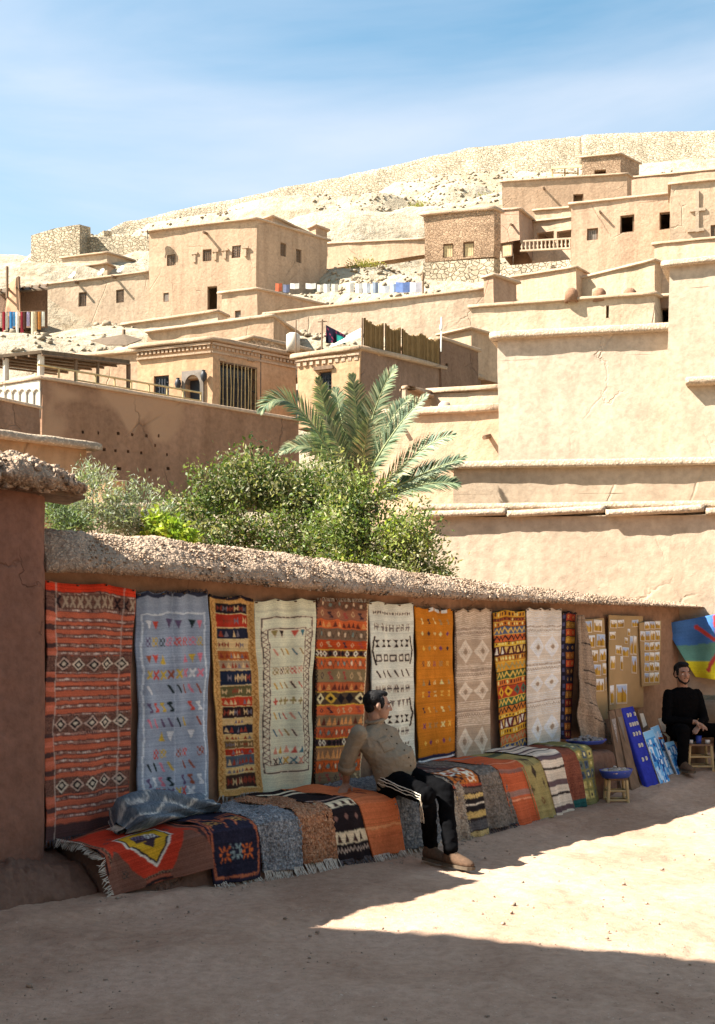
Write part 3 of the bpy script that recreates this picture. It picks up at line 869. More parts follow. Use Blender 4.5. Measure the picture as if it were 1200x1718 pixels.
for i, (cn_, h_) in enumerate(gcols):
    x0 = -3 + i * 6.0 + 1.2 * math.sin(i * 2.3); m = MB(); c = srgb(h_)
    a, b = P(x0, 523, 83 - 0.05 * (i % 2)), P(x0 + 5, 523, 83 - 0.05 * (i % 2)); dz = Vector((0, 0, -1.0 - 0.22 * ((i * 7) % 4)))
    w = (b - a)
    for k, (f0, f1) in enumerate(((0, .35), (.35, .65), (.65, 1))):
        yo = Vector((0, -0.06 if k == 1 else 0, 0))
        m.hexa([a + w * f0 + dz + yo, a + w * f1 + dz + yo, a + w * f1 + dz + yo + Vector((0, .06, 0)), a + w * f0 + dz + yo + Vector((0, .06, 0)), a + w * f0 + yo, a + w * f1 + yo, a + w * f1 + yo + Vector((0, .06, 0)), a + w * f0 + yo + Vector((0, .06, 0))])
    tag(m.build('hanging_garment', plain('garment_' + cn_.replace(' ', '_'), tuple(c), 0.9, 0.12, 6)), cn_ + ' garment hanging on the rail of the bazaar stall', 'garment', 'garments on the stall rail')
# cloths and pictures displayed along the upper terrace
for i, (x0, x1, y0, y1, h_, lb) in enumerate([(462, 471, 474, 488, '#c0603c', 'orange cloth hung on upper terrace by the large house'), (475, 484, 476, 490, '#6a6f86', 'slate cloth hung on the upper terrace'), (487, 500, 474, 484, '#d9d4c8', 'white picture sheet on terrace with orange marks'), (513, 528, 474, 484, '#e0dccf', 'white picture sheet on the upper terrace next to a gap'),
        (532, 541, 476, 489, '#d6cdb8', 'cream cloth hung on the upper terrace'), (543, 552, 475, 490, '#dedad0', 'narrow white cloth hung on the upper terrace'), (556, 566, 475, 489, '#cfc6b4', 'sand coloured cloth hung beside a standing visitor'), (581, 592, 473, 490, '#d8d2c6', 'white cloth hung right of a standing visitor'), (596, 606, 474, 491, '#e4e0d6', 'bright white cloth on the upper terrace'), (609, 620, 474, 491, '#cdd2d8', 'pale blue grey sheet on the upper terrace'), (625, 633, 472, 491, '#8f9aa8', 'blue grey cloth strip on the upper terrace'),
        (636, 652, 478, 491, '#d2d4d6', 'wide pale sheet leaning on the long wall'), (655, 664, 475, 490, '#b0c0d8', 'light blue picture on the long wall'), (664, 686, 472, 490, '#7088bc', 'sheet with a blue round motif on the long wall'), (688, 706, 472, 490, '#cfcbd0', 'pale lilac sheet at the dark pole')]):
    dd = 84 - (x0 - 460) * 0.022
    x1 += 2
    a, b = P(x0, y1, dd), P(x1, y1, dd); up = Vector((0.0, 0.12, (y1 - y0) / FOC * dd)); tk = Vector((0, 0.05, 0))
    m = MB(); mid = (a + b) / 2 + Vector((0, -0.06, -0.05))
    m.hexa([a, mid, mid + tk, a + tk, a + up, mid + up, mid + up + tk, a + up + tk]); m.hexa([mid, b, b + tk, mid + tk, mid + up, b + up, b + up + tk, mid + up + tk])
    tag(m.build('display_cloth', plain('display_cloth_%d' % i, tuple(srgb(h_) * .7), 0.9, 0.25, 3)), lb, 'cloth', 'cloths along the upper terrace')
tag(MB().tube([P(710, 492, 78), P(710, 458, 78)], 0.07, 6).tube([P(709.5, 470, 78), P(710.5, 458, 78)], 0.1, 6).build('pole', M['wood']), 'dark wooden pole at the end of the displayed cloths', 'pole')

# ------------------------------------------------------------------ middle houses
th, sd = house('mud_house', 'ochre house with arched door, brick frieze and cane barred window', 'house', [(230, 585), (355, 572), (497, 600)], 42, 'orange', ref=1, base=720, cope=(0.16, 0.16), holes=[(0, 258, 630, 283, 666, 'iron', 3), (0, 310, 634, 339, 682, 'open'), (1, 367, 611, 431, 692, 'open')])
ARCH = th
# brick frieze under the coping
for k, s_ in enumerate(sd[:2]):
    m = MB(); L = s_.len; nn = int(L / 0.16)
    for i in range(nn):
        s_.box(m, (i + 0.15) * L / nn, (i + 0.7) * L / nn, s_.a.z - 0.26, s_.a.z - 0.16, -0.02, 0.06)
    s_.box(m, 0, L, s_.a.z - 0.13, s_.a.z - 0.05, -0.02, 0.1)
    s_.box(m, 0, L, s_.a.z - 0.42, s_.a.z - 0.35, -0.02, 0.06)
    m.build('brick_frieze', M['cope'], th)['kind'] = 'stuff'
# arched surround with dark doorway
s0, s1, z0, z1 = sd[0].rect(306, 622, 342, 684)
sr = MB(); cxs, hw = (s0 + s1) / 2, (s1 - s0) / 2
dw = hw * 0.72; spr = z1 - 0.2 - dw * 1.1
arc = [(cxs + dw * math.cos(a), spr + 1.25 * dw * math.sin(a)) for a in np.linspace(math.pi, 0, 13)]
outl = [(s0, z0), (s0, spr)] + [(s0 if a > math.pi / 2 else s1, spr + (z1 - spr)) for a in np.linspace(math.pi, 0, 13)] + [(s1, spr), (s1, z0)]
inn = [(cxs - dw, z0), (cxs - dw, spr)] + arc + [(cxs + dw, spr), (cxs + dw, z0)]
for i in range(len(inn) - 1):
    a, b, c, d = inn[i], inn[i + 1], outl[i + 1], outl[i]
    sr.hexa([sd[0].pt(a[0], a[1], -.25), sd[0].pt(b[0], b[1], -.25), sd[0].pt(c[0], c[1], -.02), sd[0].pt(d[0], d[1], -.02), sd[0].pt(a[0], a[1], .07), sd[0].pt(b[0], b[1], .07), sd[0].pt(c[0], c[1], .05), sd[0].pt(d[0], d[1], .05)])
sr.build('arched_surround', M['shutter'], th)
m = MB(); sd[0].box(m, cxs - dw, cxs + dw, z0, spr + dw * 1.3, -0.38, -0.33); m.build('door', M['iron'], th)
for px, py in ((302, 645), (345, 632)):       # wall urns beside the door
    q, z = sd[0].at(px, py); b = sd[0].pt(q, z, 0.14); MB().lathe(b, [(0.02, -.22), (.09, -.12), (.12, 0), (.09, .12), (.05, .16), (.07, .2)], 10).build('wall_urn', M['iron'], th, True)
# cane bars
s0, s1, z0, z1 = sd[1].rect(367, 611, 431, 692)
wf = MB(); sd[1].box(wf, s0, s1, z1 - 0.06, z1, -.2, .03); sd[1].box(wf, s0, s1, z0, z0 + .05, -.2, .05)
wf = wf.build('window', M['wood'], th)
m = MB(); sd[1].box(m, s0, s1, z0 + .05, z1 - .06, -0.34, -0.3); m.build('pane', M['glass'], wf)
for i in range(11):
    q = s0 + (s1 - s0) * (i + 0.4 + rnd.uniform(-.2, .2)) / 11
    MB().tube([sd[1].pt(q + rnd.uniform(-.02, .02), z0, .0), sd[1].pt(q, (z0 + z1) / 2, rnd.uniform(0, .03)), sd[1].pt(q + rnd.uniform(-.03, .03), z1 - rnd.uniform(.0, .1), .02)], rnd.uniform(.016, .026), 6).build('cane', M['bamboo'], wf)
for i in range(1, 4): m = MB(); z = z0 + (z1 - z0) * i / 4; sd[1].box(m, s0, s1, z - .012, z + .012, -.12, -.1); m.build('bar', M['iron'], wf)
q, z = sd[1].at(437, 640); MB().tube([sd[1].pt(q, z - 1.2, .02), sd[1].pt(q, z + 1.3, .02)], 0.018, 5).build('cable', M['iron'], th)
m = MB()
for px in (372, 420):
    q, z = sd[1].at(px, 604); sd[1].box(m, q - .14, q + .14, z - .05, z + .03, -.02, .08)
m.build('sill_relief', M['cope'], th)

th, sd = house('mud_house', 'pale ochre house with small lintelled window behind the palm', 'house', [(498, 602, 40.6), (605, 587, 39.6), (806, 636, 45.5)], 40, 'orange', ref=0, base=760, cope=(0.14, 0.16), holes=[(0, 533, 624, 557, 656, 'iron', 3)])
sdk = sd[1]
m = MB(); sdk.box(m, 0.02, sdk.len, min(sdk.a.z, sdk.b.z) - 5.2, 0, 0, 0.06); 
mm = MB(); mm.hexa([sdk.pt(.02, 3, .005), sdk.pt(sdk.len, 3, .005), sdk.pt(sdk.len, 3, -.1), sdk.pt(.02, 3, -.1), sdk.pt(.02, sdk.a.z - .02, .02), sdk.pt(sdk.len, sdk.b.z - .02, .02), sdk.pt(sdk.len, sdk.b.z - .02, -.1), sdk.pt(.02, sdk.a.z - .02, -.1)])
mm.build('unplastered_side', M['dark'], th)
m = MB(); r_ = sd[0].rect(529, 615, 561, 621); sd[0].box(m, *r_, -.02, .14); m.build('lintel', M['wood'], th)
m = MB(); s_ = sd[0]; nn = int(s_.len / .22)
for i in range(nn): s_.box(m, (i + .15) * s_.len / nn, (i + .7) * s_.len / nn, s_.a.z - .28, s_.a.z - .15, -.02, .07)
s_.box(m, 0, s_.len, s_.a.z - .12, s_.a.z - .05, -.02, .1)
m.build('brick_frieze', M['cope'], th)['kind'] = 'stuff'
# reed screen on that roof edge: four mats between posts
rs = empty('reed_screen', 'brown reed mat screen standing along the shaded roof edge', 'screen', loc=P(675, 600, 41.5))
A, B = P(611, 585, 39.8), P(741, 615, 43.4)
At, Bt = P(611, 534, 39.8), P(741, 568, 43.4)
fs = [0, .25, .46, .75, 1.0]
for i in range(4):
    a, b = A.lerp(B, fs[i] + .008), A.lerp(B, fs[i + 1] - .008); at_, bt_ = At.lerp(Bt, fs[i] + .008), At.lerp(Bt, fs[i + 1] - .008)
    K = 26; v = []; 
    for j in range(K + 1):
        f = j / K; o_ = Vector((0.02, -0.02, 0)) * (math.sin(f * 70) + 1.5 * math.sin(f * 5 + i))
        v += [tuple(a.lerp(b, f) + o_), tuple(at_.lerp(bt_, f) + o_ + Vector((0, 0, rnd.uniform(-.05, .04) - .12 * math.sin(math.pi * f))))]
    n_ = len(v); v += [tuple(Vector(q) + Vector((-.04, .04, 0))) for q in v]
    f_ = [(2 * j, 2 * j + 2, 2 * j + 3, 2 * j + 1) for j in range(K)] + [(n_ + 2 * j, n_ + 2 * j + 1, n_ + 2 * j + 3, n_ + 2 * j + 2) for j in range(K)] + [(2 * j + 1, 2 * j + 3, n_ + 2 * j + 3, n_ + 2 * j + 1) for j in range(K)]
    mkmesh('mat', np.array(v), f_, M['reed'], rs)
for f in fs: MB().tube([A.lerp(B, f) + Vector((-.06, .06, -.3)), At.lerp(Bt, f) + Vector((-.06, .06, .03))], .035, 6).build('post', M['wood'], rs)
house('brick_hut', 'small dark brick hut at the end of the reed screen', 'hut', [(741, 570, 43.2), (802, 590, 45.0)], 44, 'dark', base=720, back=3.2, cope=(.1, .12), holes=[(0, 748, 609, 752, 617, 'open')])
house('plank_shed', 'pale lean-to roof edge behind the brick hut', 'shed', [(742, 563, 47.5), (790, 553, 46.5)], 47, 'tan', base=640, back=2, cope=(.2, .1))
# terrace in front of the ochre house
th, sd = house('terrace_house', 'long brown rammed earth wall with square holes carrying a railed terrace', 'house', [(-40, 653), (69, 636), (502, 707)], 33, 'brown', ref=1, base=930, cope=(.07, .1), drop=1.1,
      holes=[(1, x, y, x + w, y + 5, 'open') for x, y, w in ((135, 722, 4), (162, 724, 3), (196, 725, 5), (220, 727, 4), (245, 729, 4), (266, 729, 3), (172, 752, 5), (192, 754, 4), (213, 755, 4), (235, 757, 4), (280, 760, 3), (195, 783, 8), (250, 785, 5), (280, 783, 5), (260, 745, 3))])
TERR = sd
m = MB(); s_ = sd[0]
s_.box(m, 0, s_.len - .03, s_.a.z - 1.05, s_.a.z - .02, -.1, .03); m.build('white_facing', M['whitewash'], th)
for i in range(6):                                                         # blind arches on the lit end
    px = 4 + i * 12; q, z = s_.at(px, 668); m = MB()
    pts = [s_.pt(q - .13, z - .25, .05), s_.pt(q - .13, z + .1, .05)] + [s_.pt(q + .13 * math.cos(a), z + .1 + .15 * math.sin(a), .05) for a in np.linspace(math.pi, 0, 7)] + [s_.pt(q + .13, z - .25, .05)]
    m.tube(pts, .025, 5); m.build('blind_arch', M['whitewash'], th)
rl = empty('terrace_railing', 'thin wooden railing along the brown terrace wall', 'railing', loc=P(200, 655, 34.6))
def onterr(px, dz):
    p = hit(px, 640, TERR[1].a, TERR[1].n); return TERR[1].pt((p - Vector((TERR[1].a.x, TERR[1].a.y, 0))).dot(TERR[1].u), TERR[1].a.z + dz, -.25)
for px in (106, 136, 168, 200, 228, 258, 288, 315, 345): MB().tube([onterr(px, -.3), onterr(px, .46)], .03, 6).build('post', M['bamboo'], rl)
MB().tube([onterr(70, .45), onterr(346, .45)], .03, 6).build('rail', M['bamboo'], rl)
MB().tube([onterr(136, .2), onterr(346, .2)], .022, 6).build('rail', M['bamboo'], rl)
pgl = empty('pergola', 'reed covered pergola on white and wooden posts above the terrace', 'pergola', loc=P(110, 650, 35))
c4 = [P(-40, 603, 34.0), P(72, 590, 33.6), P(216, 606, 37.5), P(110, 622, 40.5)]
zt = [0.0, 0.0, 0.0, 0.0]
top = [c + Vector((0, 0, .05)) for c in c4]
a_, b_, c_, d_ = [Vector((v.x, v.y, 0)) for v in c4]
pl = MB(); Z_ = 9.85
corn = [P(-60, 604, 33.8), P(70, 590, 33.4), P(218, 607, 36.8)]
q4 = P(95, 624, 41.0)
pr_ = corn + [q4]
pl.hexa([p + Vector((0, 0, -.04)) for p in (pr_[0], pr_[1], pr_[2], pr_[3])] + [p + Vector((0, 0, .05)) for p in (pr_[0], pr_[1], pr_[2], pr_[3])])
pl.build('reed_roof', M['reedroof'], pgl)
for k in range(7):
    f = k / 6; MB().tube([pr_[0].lerp(pr_[1], f) - Vector((0, 0, .08)), pr_[3].lerp(pr_[2], f) - Vector((0, 0, .08))], .035, 6).build('rafter', M['wood'], pgl)
for p, mt, r_ in [(pr_[0].lerp(pr_[1], .52), 'whitewash', .09), (pr_[0].lerp(pr_[1], .97), 'whitewash', .1), (pr_[1].lerp(pr_[2], .35), 'wood', .05), (pr_[1].lerp(pr_[2], .6), 'wood', .05), (pr_[1].lerp(pr_[2], .97), 'wood', .07)]:
    MB().tube([Vector((p.x, p.y + .15, TERR[1].a.z - 1.15)), Vector((p.x, p.y + .15, p.z - .05))], r_, 8).build('post', M[mt], pgl)
house('brick_wall', 'low rough brick wall below the white end of the terrace', 'wall', [(-40, 663, 29), (66, 686, 30.4)], 29, 'dark', base=860, back=1.2, cope=(.06, .08), copemat='cope')
# awning and odds and ends around
aw = empty('awning', 'dark cloth awning stretched over a post behind the pergola', 'awning', loc=P(195, 592, 58))
ap = P(208, 562, 58)
pts = [P(152, 572, 59), P(180, 580, 55), P(214, 580, 54.5), P(238, 571, 57), P(220, 569, 62), P(170, 569, 62)]
v = [tuple(ap)] + [tuple(p) for p in pts]; v += [tuple(Vector(q) + Vector((0, 0, .05))) for q in v]
mkmesh('canvas', np.array(v), [(0, 1 + i, 1 + (i + 1) % 6) for i in range(6)] + [(7, 8 + (i + 1) % 6, 8 + i) for i in range(6)] + [(1 + i, 8 + i, 8 + (i + 1) % 6, 1 + (i + 1) % 6) for i in range(6)], M['reedroof'], aw)
MB().tube([P(208, 600, 58), P(208, 553, 58)], .08, 6).build('post', M['wood'], aw)
house('mud_wall', 'stepped mud parapet under the dark awning', 'wall', [(200, 590, 53), (232, 586, 52)], 52, 'orange', base=680, back=3)
house('mud_wall', 'tan wall glimpsed behind the pergola', 'wall', [(60, 606, 50), (232, 592, 48)], 50, 'tan', base=700, back=3)
house('brick_wall', 'dark roof parapet behind the ochre frieze house', 'wall', [(425, 568, 50), (520, 590, 53)], 50, 'brick', base=640, back=2, cope=(.12, .15))
tag(MB().tube([P(540, 592, 41), P(541, 536, 41)], .035, 6).tube([P(533, 540, 41), P(549, 539, 41)], .02, 5).build('antenna_pole', M['wood']), 'thin pole with crossbar on the ochre roof', 'pole')
tag(MB().tube([P(496, 604, 41.4), P(497, 537, 41.4)], .025, 6).build('washing_pole', M['wood']), 'thin bare pole at the corner between ochre houses', 'pole')
tag(MB().tube([P(740, 590, 43), P(741, 532, 43)], .03, 6).tube([P(740, 553, 43), P(740.5, 545, 43)], .06, 6).build('antenna_pole', M['white']), 'white pole rising beside the brick hut', 'pole')
cl = P(547, 545, 41.5); cr_ = P(580, 562, 41.2)
N = 20; vs = []; cs = []
for i in range(N):
    for j in range(12):
        f, g = i / (N - 1), j / 11
        p = cl.lerp(cr_, f) + Vector((0, .06 * math.sin(f * 14) * g, -g * (0.62 - .3 * f)))
        vs.append(tuple(p)); cs.append(srgb('#1d6a62') if (f > .55 and g > .3) else (srgb('#7d2c44') if rnd.random() < .12 else srgb('#161422')))
lc = mkmesh('laundry', np.array(vs), gridfaces(12, N), M['cloth'], None, True, np.array(cs))
lc.modifiers.new('thickness', 'SOLIDIFY').thickness = .02
tag(lc, 'dark patterned laundry drying on a sagging line', 'laundry')
tp = MB(); tp.hexa([P(553, 583, 41), P(606, 566, 40.2), P(606, 562, 42.5), P(558, 578, 43), P(553, 581, 41), P(606, 554, 40.2), P(606, 550, 42.5), P(558, 575, 43)])
tag(tp.build('tarpaulin', M['whitewash']), 'pale folded tarpaulin slanting beside the reed screen', 'tarpaulin')
dr = P(492, 590, 44); tag(MB().lathe(dr, [(0, 0), (.24, 0), (.26, .3), (.25, .62), (.16, .68), (0, .68)], 14).build('water_drum', M['whitewash'], None, True), 'whitish water drum on the roof by the thin pole', 'drum')

# low roofs right of the palm
th, sd = house('mud_house', 'low tan house with wooden spout under the tall pale building', 'house', [(596, 701, 25.6), (836, 691, 23.8)], 25, 'tan', base=900, back=4.5, cope=(.12, .16), holes=[])
spout(sd[0], 822, 727, th, .5, .05); spout(sd[0], 668, 697, th, .55, .05)
house('roof_wall', 'thin pale parapet wall on the low roof', 'wall', [(722, 660, 28.6), (842, 654, 27.4)], 28, 'tan2', base=720, back=.5, cope=(.1, .12))
house('roof_wall', 'short shaded stub wall at the left of the thin parapet', 'wall', [(676, 652, 26.5), (682, 651, 26.45), (723, 659, 28.5)], 27, 'tan2', ref=1, base=720, cope=(.03, .06))
jr = P(746, 690, 26); tag(MB().lathe(jr, [(0, -.25), (.1, -.25), (.16, -.1), (.17, .05), (.12, .17), (.05, .22), (0, .22)], 14).build('clay_jar', M['pale'], None, True), 'pale clay jar standing on the low roof', 'jar')
# tall pale building, stepping down in three coped tiers
house('pale_building', 'tall pale plastered building with a coped flat top', 'building', [(836, 570, 20.0), (1225, 551.5, 18.85)], 20, 'pale', base=900, back=6, cope=(.13, .13), copemat='copepale', seg=.08, amp=.007, ext=6)
th, sd = house('pale_building', 'highest pale block with a broken ledge at the right of tall building', 'building', [(1123, 449, 18.7), (1240, 437, 18.3)], 19, 'pale', base=900, back=5, cope=(.12, .1), copemat='copepale', seg=.08, amp=.007, ext=6)
a, b = hit(1153, 645, sd[0].a, sd[0].n), hit(1340, 637, sd[0].a, sd[0].n)
loft('ledge', [a, b], [(-.05, -.04), (.16, -.03), (.18, .05), (.1, .1), (-.05, .1)], M['copepale'], th, False, .06, .014, 7)
house('pale_building', 'middle tier of the pale building with straight straw coping', 'building', [(763, 787, 16.6), (1230, 780, 15.45)], 16.6, 'pale', base=1040, back=5, cope=(.11, .1), copemat='copepale', seg=.05, amp=.007, ext=6)
T3A, T3B = P(727, 868, 14.9), P(1240, 864, 13.68)
th, sd = house('pale_building', 'lowest tier of the pale building with cracked slab coping', 'building', [(727, 868, 14.9), (1240, 864, 13.68)], 14.9, 'pale', base=1160, back=5, cope=None, drop=.02, ext=6)
T3 = sd[0]
# its coping is laid in separate mud slabs
x = -0.12
while x < T3.len:
    L = rnd.uniform(.5, 1.5); zz = T3.a.z + (T3.b.z - T3.a.z) * x / T3.len
    a, b = T3.pt(x + .008, zz - .0, 0), T3.pt(min(x + L, T3.len) - .008, zz, 0)
    o1 = rnd.uniform(.09, .12)
    loft('coping_slab', [a + Vector((0, 0, rnd.uniform(-.012, .012))), b + Vector((0, 0, rnd.uniform(-.012, .012)))], [(-.3, 0), (o1, 0), (o1 + .01, .03), (o1 - .01, .075), (-.3, .10)], M['copepale'], th, False, .05, .007, 12)
    x += L
loft('coping', [T3.pt(-.2, T3.a.z + .09, -.06), T3.pt(T3.len, T3.b.z + .09, -.06)], [(-.4, 0), (.04, 0), (.06, .04), (.02, .09), (-.4, .11)], M['copepale'], th, False, .05, .010, 9)
# left of the garden
th, sd = house('garden_wall', 'ochre garden wall with thick pale coping behind the hut', 'wall', [(-30, 733, 12.6), (147, 755, 13.6)], 13, 'orange', base=1080, back=.4, cope=(.12, .09), copemat='copepale', seg=.06, amp=.012)
house('garden_wall', 'low whitewashed garden wall behind the grey shrubs', 'wall', [(60, 851, 18.5), (330, 850, 18.2)], 18, 'pale', base=1000, back=.4, cope=(.05, .06), copemat='copepale')
house('mud_stub', 'small ochre wall stub rising behind grey shrubs', 'wall', [(178, 808, 19.5), (210, 809, 20)], 19.5, 'orange', base=1000, back=1, cope=(.03, .03))
# the house across the square whose shadow crosses the foreground (stands left of the photographer)
SH = 9.0
def caster(p): return Vector((p[0], p[1], 0)) + Vector((SUN.x / SUN.z, SUN.y / SUN.z, 0)) * SH + Vector((0, 0, SH))
s1_, s2_ = P(518, 1549, 3220 / (1549 - HY)), P(1204, 1611, 3220 / (1611 - HY))
e_ = (s2_ - s1_).normalized()
a, b = caster(s1_), caster(s1_ + e_ * 6.0)
th = empty('mud_house', 'tall mud house across the square that shades the foreground', 'house', loc=(a.x, a.y, 0))
n_ = Vector((e_.y, -e_.x, 0))
nb_ = n_ if n_.y < 0 else -n_
m = MB(); lo = Vector((0, 0, -SH - .3))
c_, d_ = b + nb_ * 7, a + nb_ * 7
m.hexa([a + lo, b + lo, c_ + lo, d_ + lo, a, b, c_, d_]); m.build('wall', M['backhouse'], th)
th = empty('mud_house', 'added mud house out of view behind the photographer, blocking skylight', 'house', loc=(5, -4, 0))  # unseen block added to cut skylight in the near shade and bounce warm light
MB().hexa([Vector(q) for q in ((-3.4, -3.0, -.3), (16, -4.5, -.3), (16, -12, -.3), (-3.4, -12, -.3), (-3.4, -3.0, 7), (16, -4.5, 7), (16, -12, 7), (-3.4, -12, 7))]).build('wall', M['backhouse'], th)

# ------------------------------------------------------------------ stall wall, coping, hut, bench
_lo = np.array([wuv(x, y, .2) for x, y in ((60, 955), (95, 958), (270, 968), (480, 986), (640, 998), (800, 1007), (1000, 1014), (1150, 1019))])
_hi = np.array([wuv(x, y, -.05) for x, y in ((60, 890), (100, 893), (270, 905), (480, 930), (700, 962), (860, 982), (1000, 999), (1150, 1013))])
def zlow(t): return np.interp(t, _lo[:, 0], _lo[:, 1])
def ztop(t): return np.maximum(np.interp(t, _hi[:, 0], _hi[:, 1]), zlow(t) + .07)
BT = [(-.16, .60, .31), (.44, .86, .40), (1.2, .94, .435), (2.19, .92, .46), (3.345, .78, .525), (4.11, .68, .537), (4.81, .60, .592), (5.39, .55, .597), (5.95, .55, .60)]
def bo(t): return np.interp(t, [b[0] for b in BT], [b[1] for b in BT])
def bz(t): return np.interp(t, [b[0] for b in BT], [b[2] for b in BT])
BEND = 5.88

def wp(t, off, z):
    t, off, z = np.broadcast_arrays(np.asarray(t, float), np.asarray(off, float), np.asarray(z, float))
    return np.stack([WO.x + WD.x * t + WN.x * off, WO.y + WD.y * t + WN.y * off, z], -1)

SW = empty('stall_wall', 'long low mud wall with thick straw coping, hung with rugs', 'wall', loc=W(4, -.2, 0))
t_ = np.linspace(-.5, WEND + .3, 330); z_ = np.linspace(-.2, 1, 70)
T_, Z_ = np.meshgrid(t_, z_)
Zr = -.2 + (Z_ + .2) / 1.2 * (zlow(T_) + .06 + .2)
o_ = 0.02 * fbm(np.stack([T_ * 1.3, Zr * 1.3, 0 * T_], -1), 3) + .006 * fbm(np.stack([T_ * 9, Zr * 9, 0 * T_], -1), 3)
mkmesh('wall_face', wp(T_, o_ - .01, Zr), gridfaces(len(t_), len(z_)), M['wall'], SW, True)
bk = MB(); bk.hexa([W(-.5, -.08, -.2), W(WEND + .3, -.08, -.2), W(WEND + .3, -.42, -.2), W(-.5, -.42, -.2), W(-.5, -.08, 1.95), W(WEND + .3, -.08, 1.95), W(WEND + .3, -.42, 1.95), W(-.5, -.42, 1.95)]); bk.build('wall_core', M['wall'], SW)

def rough_coping(name, tt, prof_fn, parent, mat, amp=.03):
    """thick lumpy straw-mud capping: fine displaced skin"""
    m = len(prof_fn(tt[0]))
    V = np.stack([wp(np.full(m, t), np.array(prof_fn(t))[:, 0], np.array(prof_fn(t))[:, 1]) for t in tt])
    ctr = V.mean(1, keepdims=True)
    dv = V - ctr; dv /= np.linalg.norm(dv, axis=-1, keepdims=True)
    n1 = fbm(V * 4.0, 3)
    n2 = np.abs(fbm(V * 22.0, 2)); n3 = np.abs(fbm(V * 60.0 + 5, 2))
    V = V + dv * (amp * 1.3 * n1 + amp * .9 * fbm(V * 1.3 + 3, 2) + amp * .9 * (n2 - .4) + amp * .55 * (n3 - .4))[..., None]
    f = [tuple(q) for q in gridfaces(m, len(tt), True).tolist()] + [tuple(range(m))[::-1], tuple((len(tt) - 1) * m + k for k in range(m))]
    return mkmesh(name, V.reshape(-1, 3), f, mat, parent, True)

def stallprof(t):
    lo, hi = float(zlow(t)), float(ztop(t))
    th = hi - lo
    key = [(-.46, lo + .02), (.05, lo + .03), (.2, lo), (.232, lo + th * .12), (.205, lo + th * .36), (.10, lo + th * .70), (-.03, hi), (-.2, hi + .01), (-.36, hi - .04), (-.47, lo + th * .5)]
    k = min(1.0, max(0.0, (t + .31) / .25)); key = [(a * (.45 + .55 * k) if a > 0 else a, b) for a, b in key]
    return dense(key, 64)
def dense(key, n):
    k = np.array(key + key[:1]); s = np.r_[0, np.cumsum(np.linalg.norm(np.diff(k, axis=0), axis=1))]
    u = np.linspace(0, s[-1], n, endpoint=False)
    return np.stack([np.interp(u, s, k[:, 0]), np.interp(u, s, k[:, 1])], 1)
rough_coping('coping', np.linspace(-.31, WEND + .02, 900), stallprof, SW, M['straw'], .016)
# loose clods and straw lumps bedded in the coping
n = 7000
tc_ = R.uniform(-.2, WEND, n); f_ = R.uniform(0, 1, n) ** .8
pts = []
for t, f in zip(tc_, f_):
    pr = stallprof(t)[18:46]; q = pr[int(f * (len(pr) - 1))]; pts.append(wp(t, q[0], q[1]))
scatter('clods', np.array(pts), np.minimum(.0045 * (1 + R.pareto(2.8, n)), .014), M['straw'], 'stuff', .8, SW, 5)

# hut at the left end
HUT = empty('mud_hut', 'corner of a reddish mud hut with shaggy straw roof edge', 'hut', loc=W(-1.6, -.5, 0))
HT = -.30                       # right-hand corner along the wall
HO = .16
zt_h = 2.62
t_ = np.linspace(-4.2, HT, 170); z_ = np.linspace(-.2, zt_h + .05, 110)
T_, Z2 = np.meshgrid(t_, z_)
lean = (zt_h - Z2) * .035
rd = np.clip((T_ - (HT - .12)) / .12, 0, 1) ** 2 * .08
o_ = HO + lean * .6 - rd + .016 * fbm(np.stack([T_ * 1.6, Z2 * 1.6, 0 * T_ + 3], -1), 3) + .005 * fbm(np.stack([T_ * 12, Z2 * 12, 0 * T_], -1), 3)
Ts = T_ - lean * np.clip((T_ - HT + 1) / 1, 0, 1) * .5
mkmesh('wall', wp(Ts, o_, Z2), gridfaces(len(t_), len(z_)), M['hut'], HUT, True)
m = MB()
m.hexa([W(-4.2, .06, -.2), W(HT - .03, .06, -.2), W(HT - .03, -1.7, -.2), W(-4.2, -1.7, -.2), W(-4.2, .06, zt_h), W(HT - .01, .06, zt_h), W(HT - .01, -1.7, zt_h), W(-4.2, -1.7, zt_h)]); m.build('side_wall', M['hut'], HUT)
def hutprof(t):
    e = min(1.0, max(0.0, (HT + .17 - t) / .3)) ** .5
    lo = zt_h + .0 - .02 * (1 - e); hi = lo + .03 + .22 * e
    key = [(-.6, lo), (.05, lo), (HO + .14, lo - .0), (HO + .2, lo + .05), (HO + .14, lo + (hi - lo) * .6), (.1, lo + (hi - lo) * .9), (-.15, hi), (-.6, hi)]
    return dense(key, 64)
rough_coping('straw_roof', np.linspace(-3.2, HT + .15, 330), hutprof, HUT, M['straw'], .030)
n = 2600
tc_ = R.uniform(-2.2, HT + .13, n); f_ = R.uniform(0, 1, n); pts = []
for t, f in zip(tc_, f_):
    pr = hutprof(t)[14:46]; q = pr[int(f * (len(pr) - 1))]; pts.append(wp(t, q[0], q[1]))
scatter('clods', np.array(pts), np.minimum(.008 * (1 + R.pareto(2.3, n)), .03), M['straw'], 'stuff', .8, HUT, 6)
for k in range(5):            # board ends under the roof edge
    a = W(HT - .35, .0 + k * .075 - .06, zt_h - .005); b = W(HT + .26 - .02 * k, .0 + k * .075 - .06, zt_h - .03)
    MB().box((a + b) / 2, (b - a) / 2, WN * .034, Vector((0, 0, .012))).build('roof_board', M['wood'], HUT)
# eroded mud foot of the hut
def footprof(t): return dense([(0, -.1), (.62 + .05 * math.sin(t * 3), -.1), (.55, .06), (.42, .2), (.26, .28 + .03 * math.sin(t * 5)), (0, .3)], 40)
rough_coping('mud_foot', np.linspace(-3.2, HT + .1, 200), footprof, HUT, M['bench'], .03)

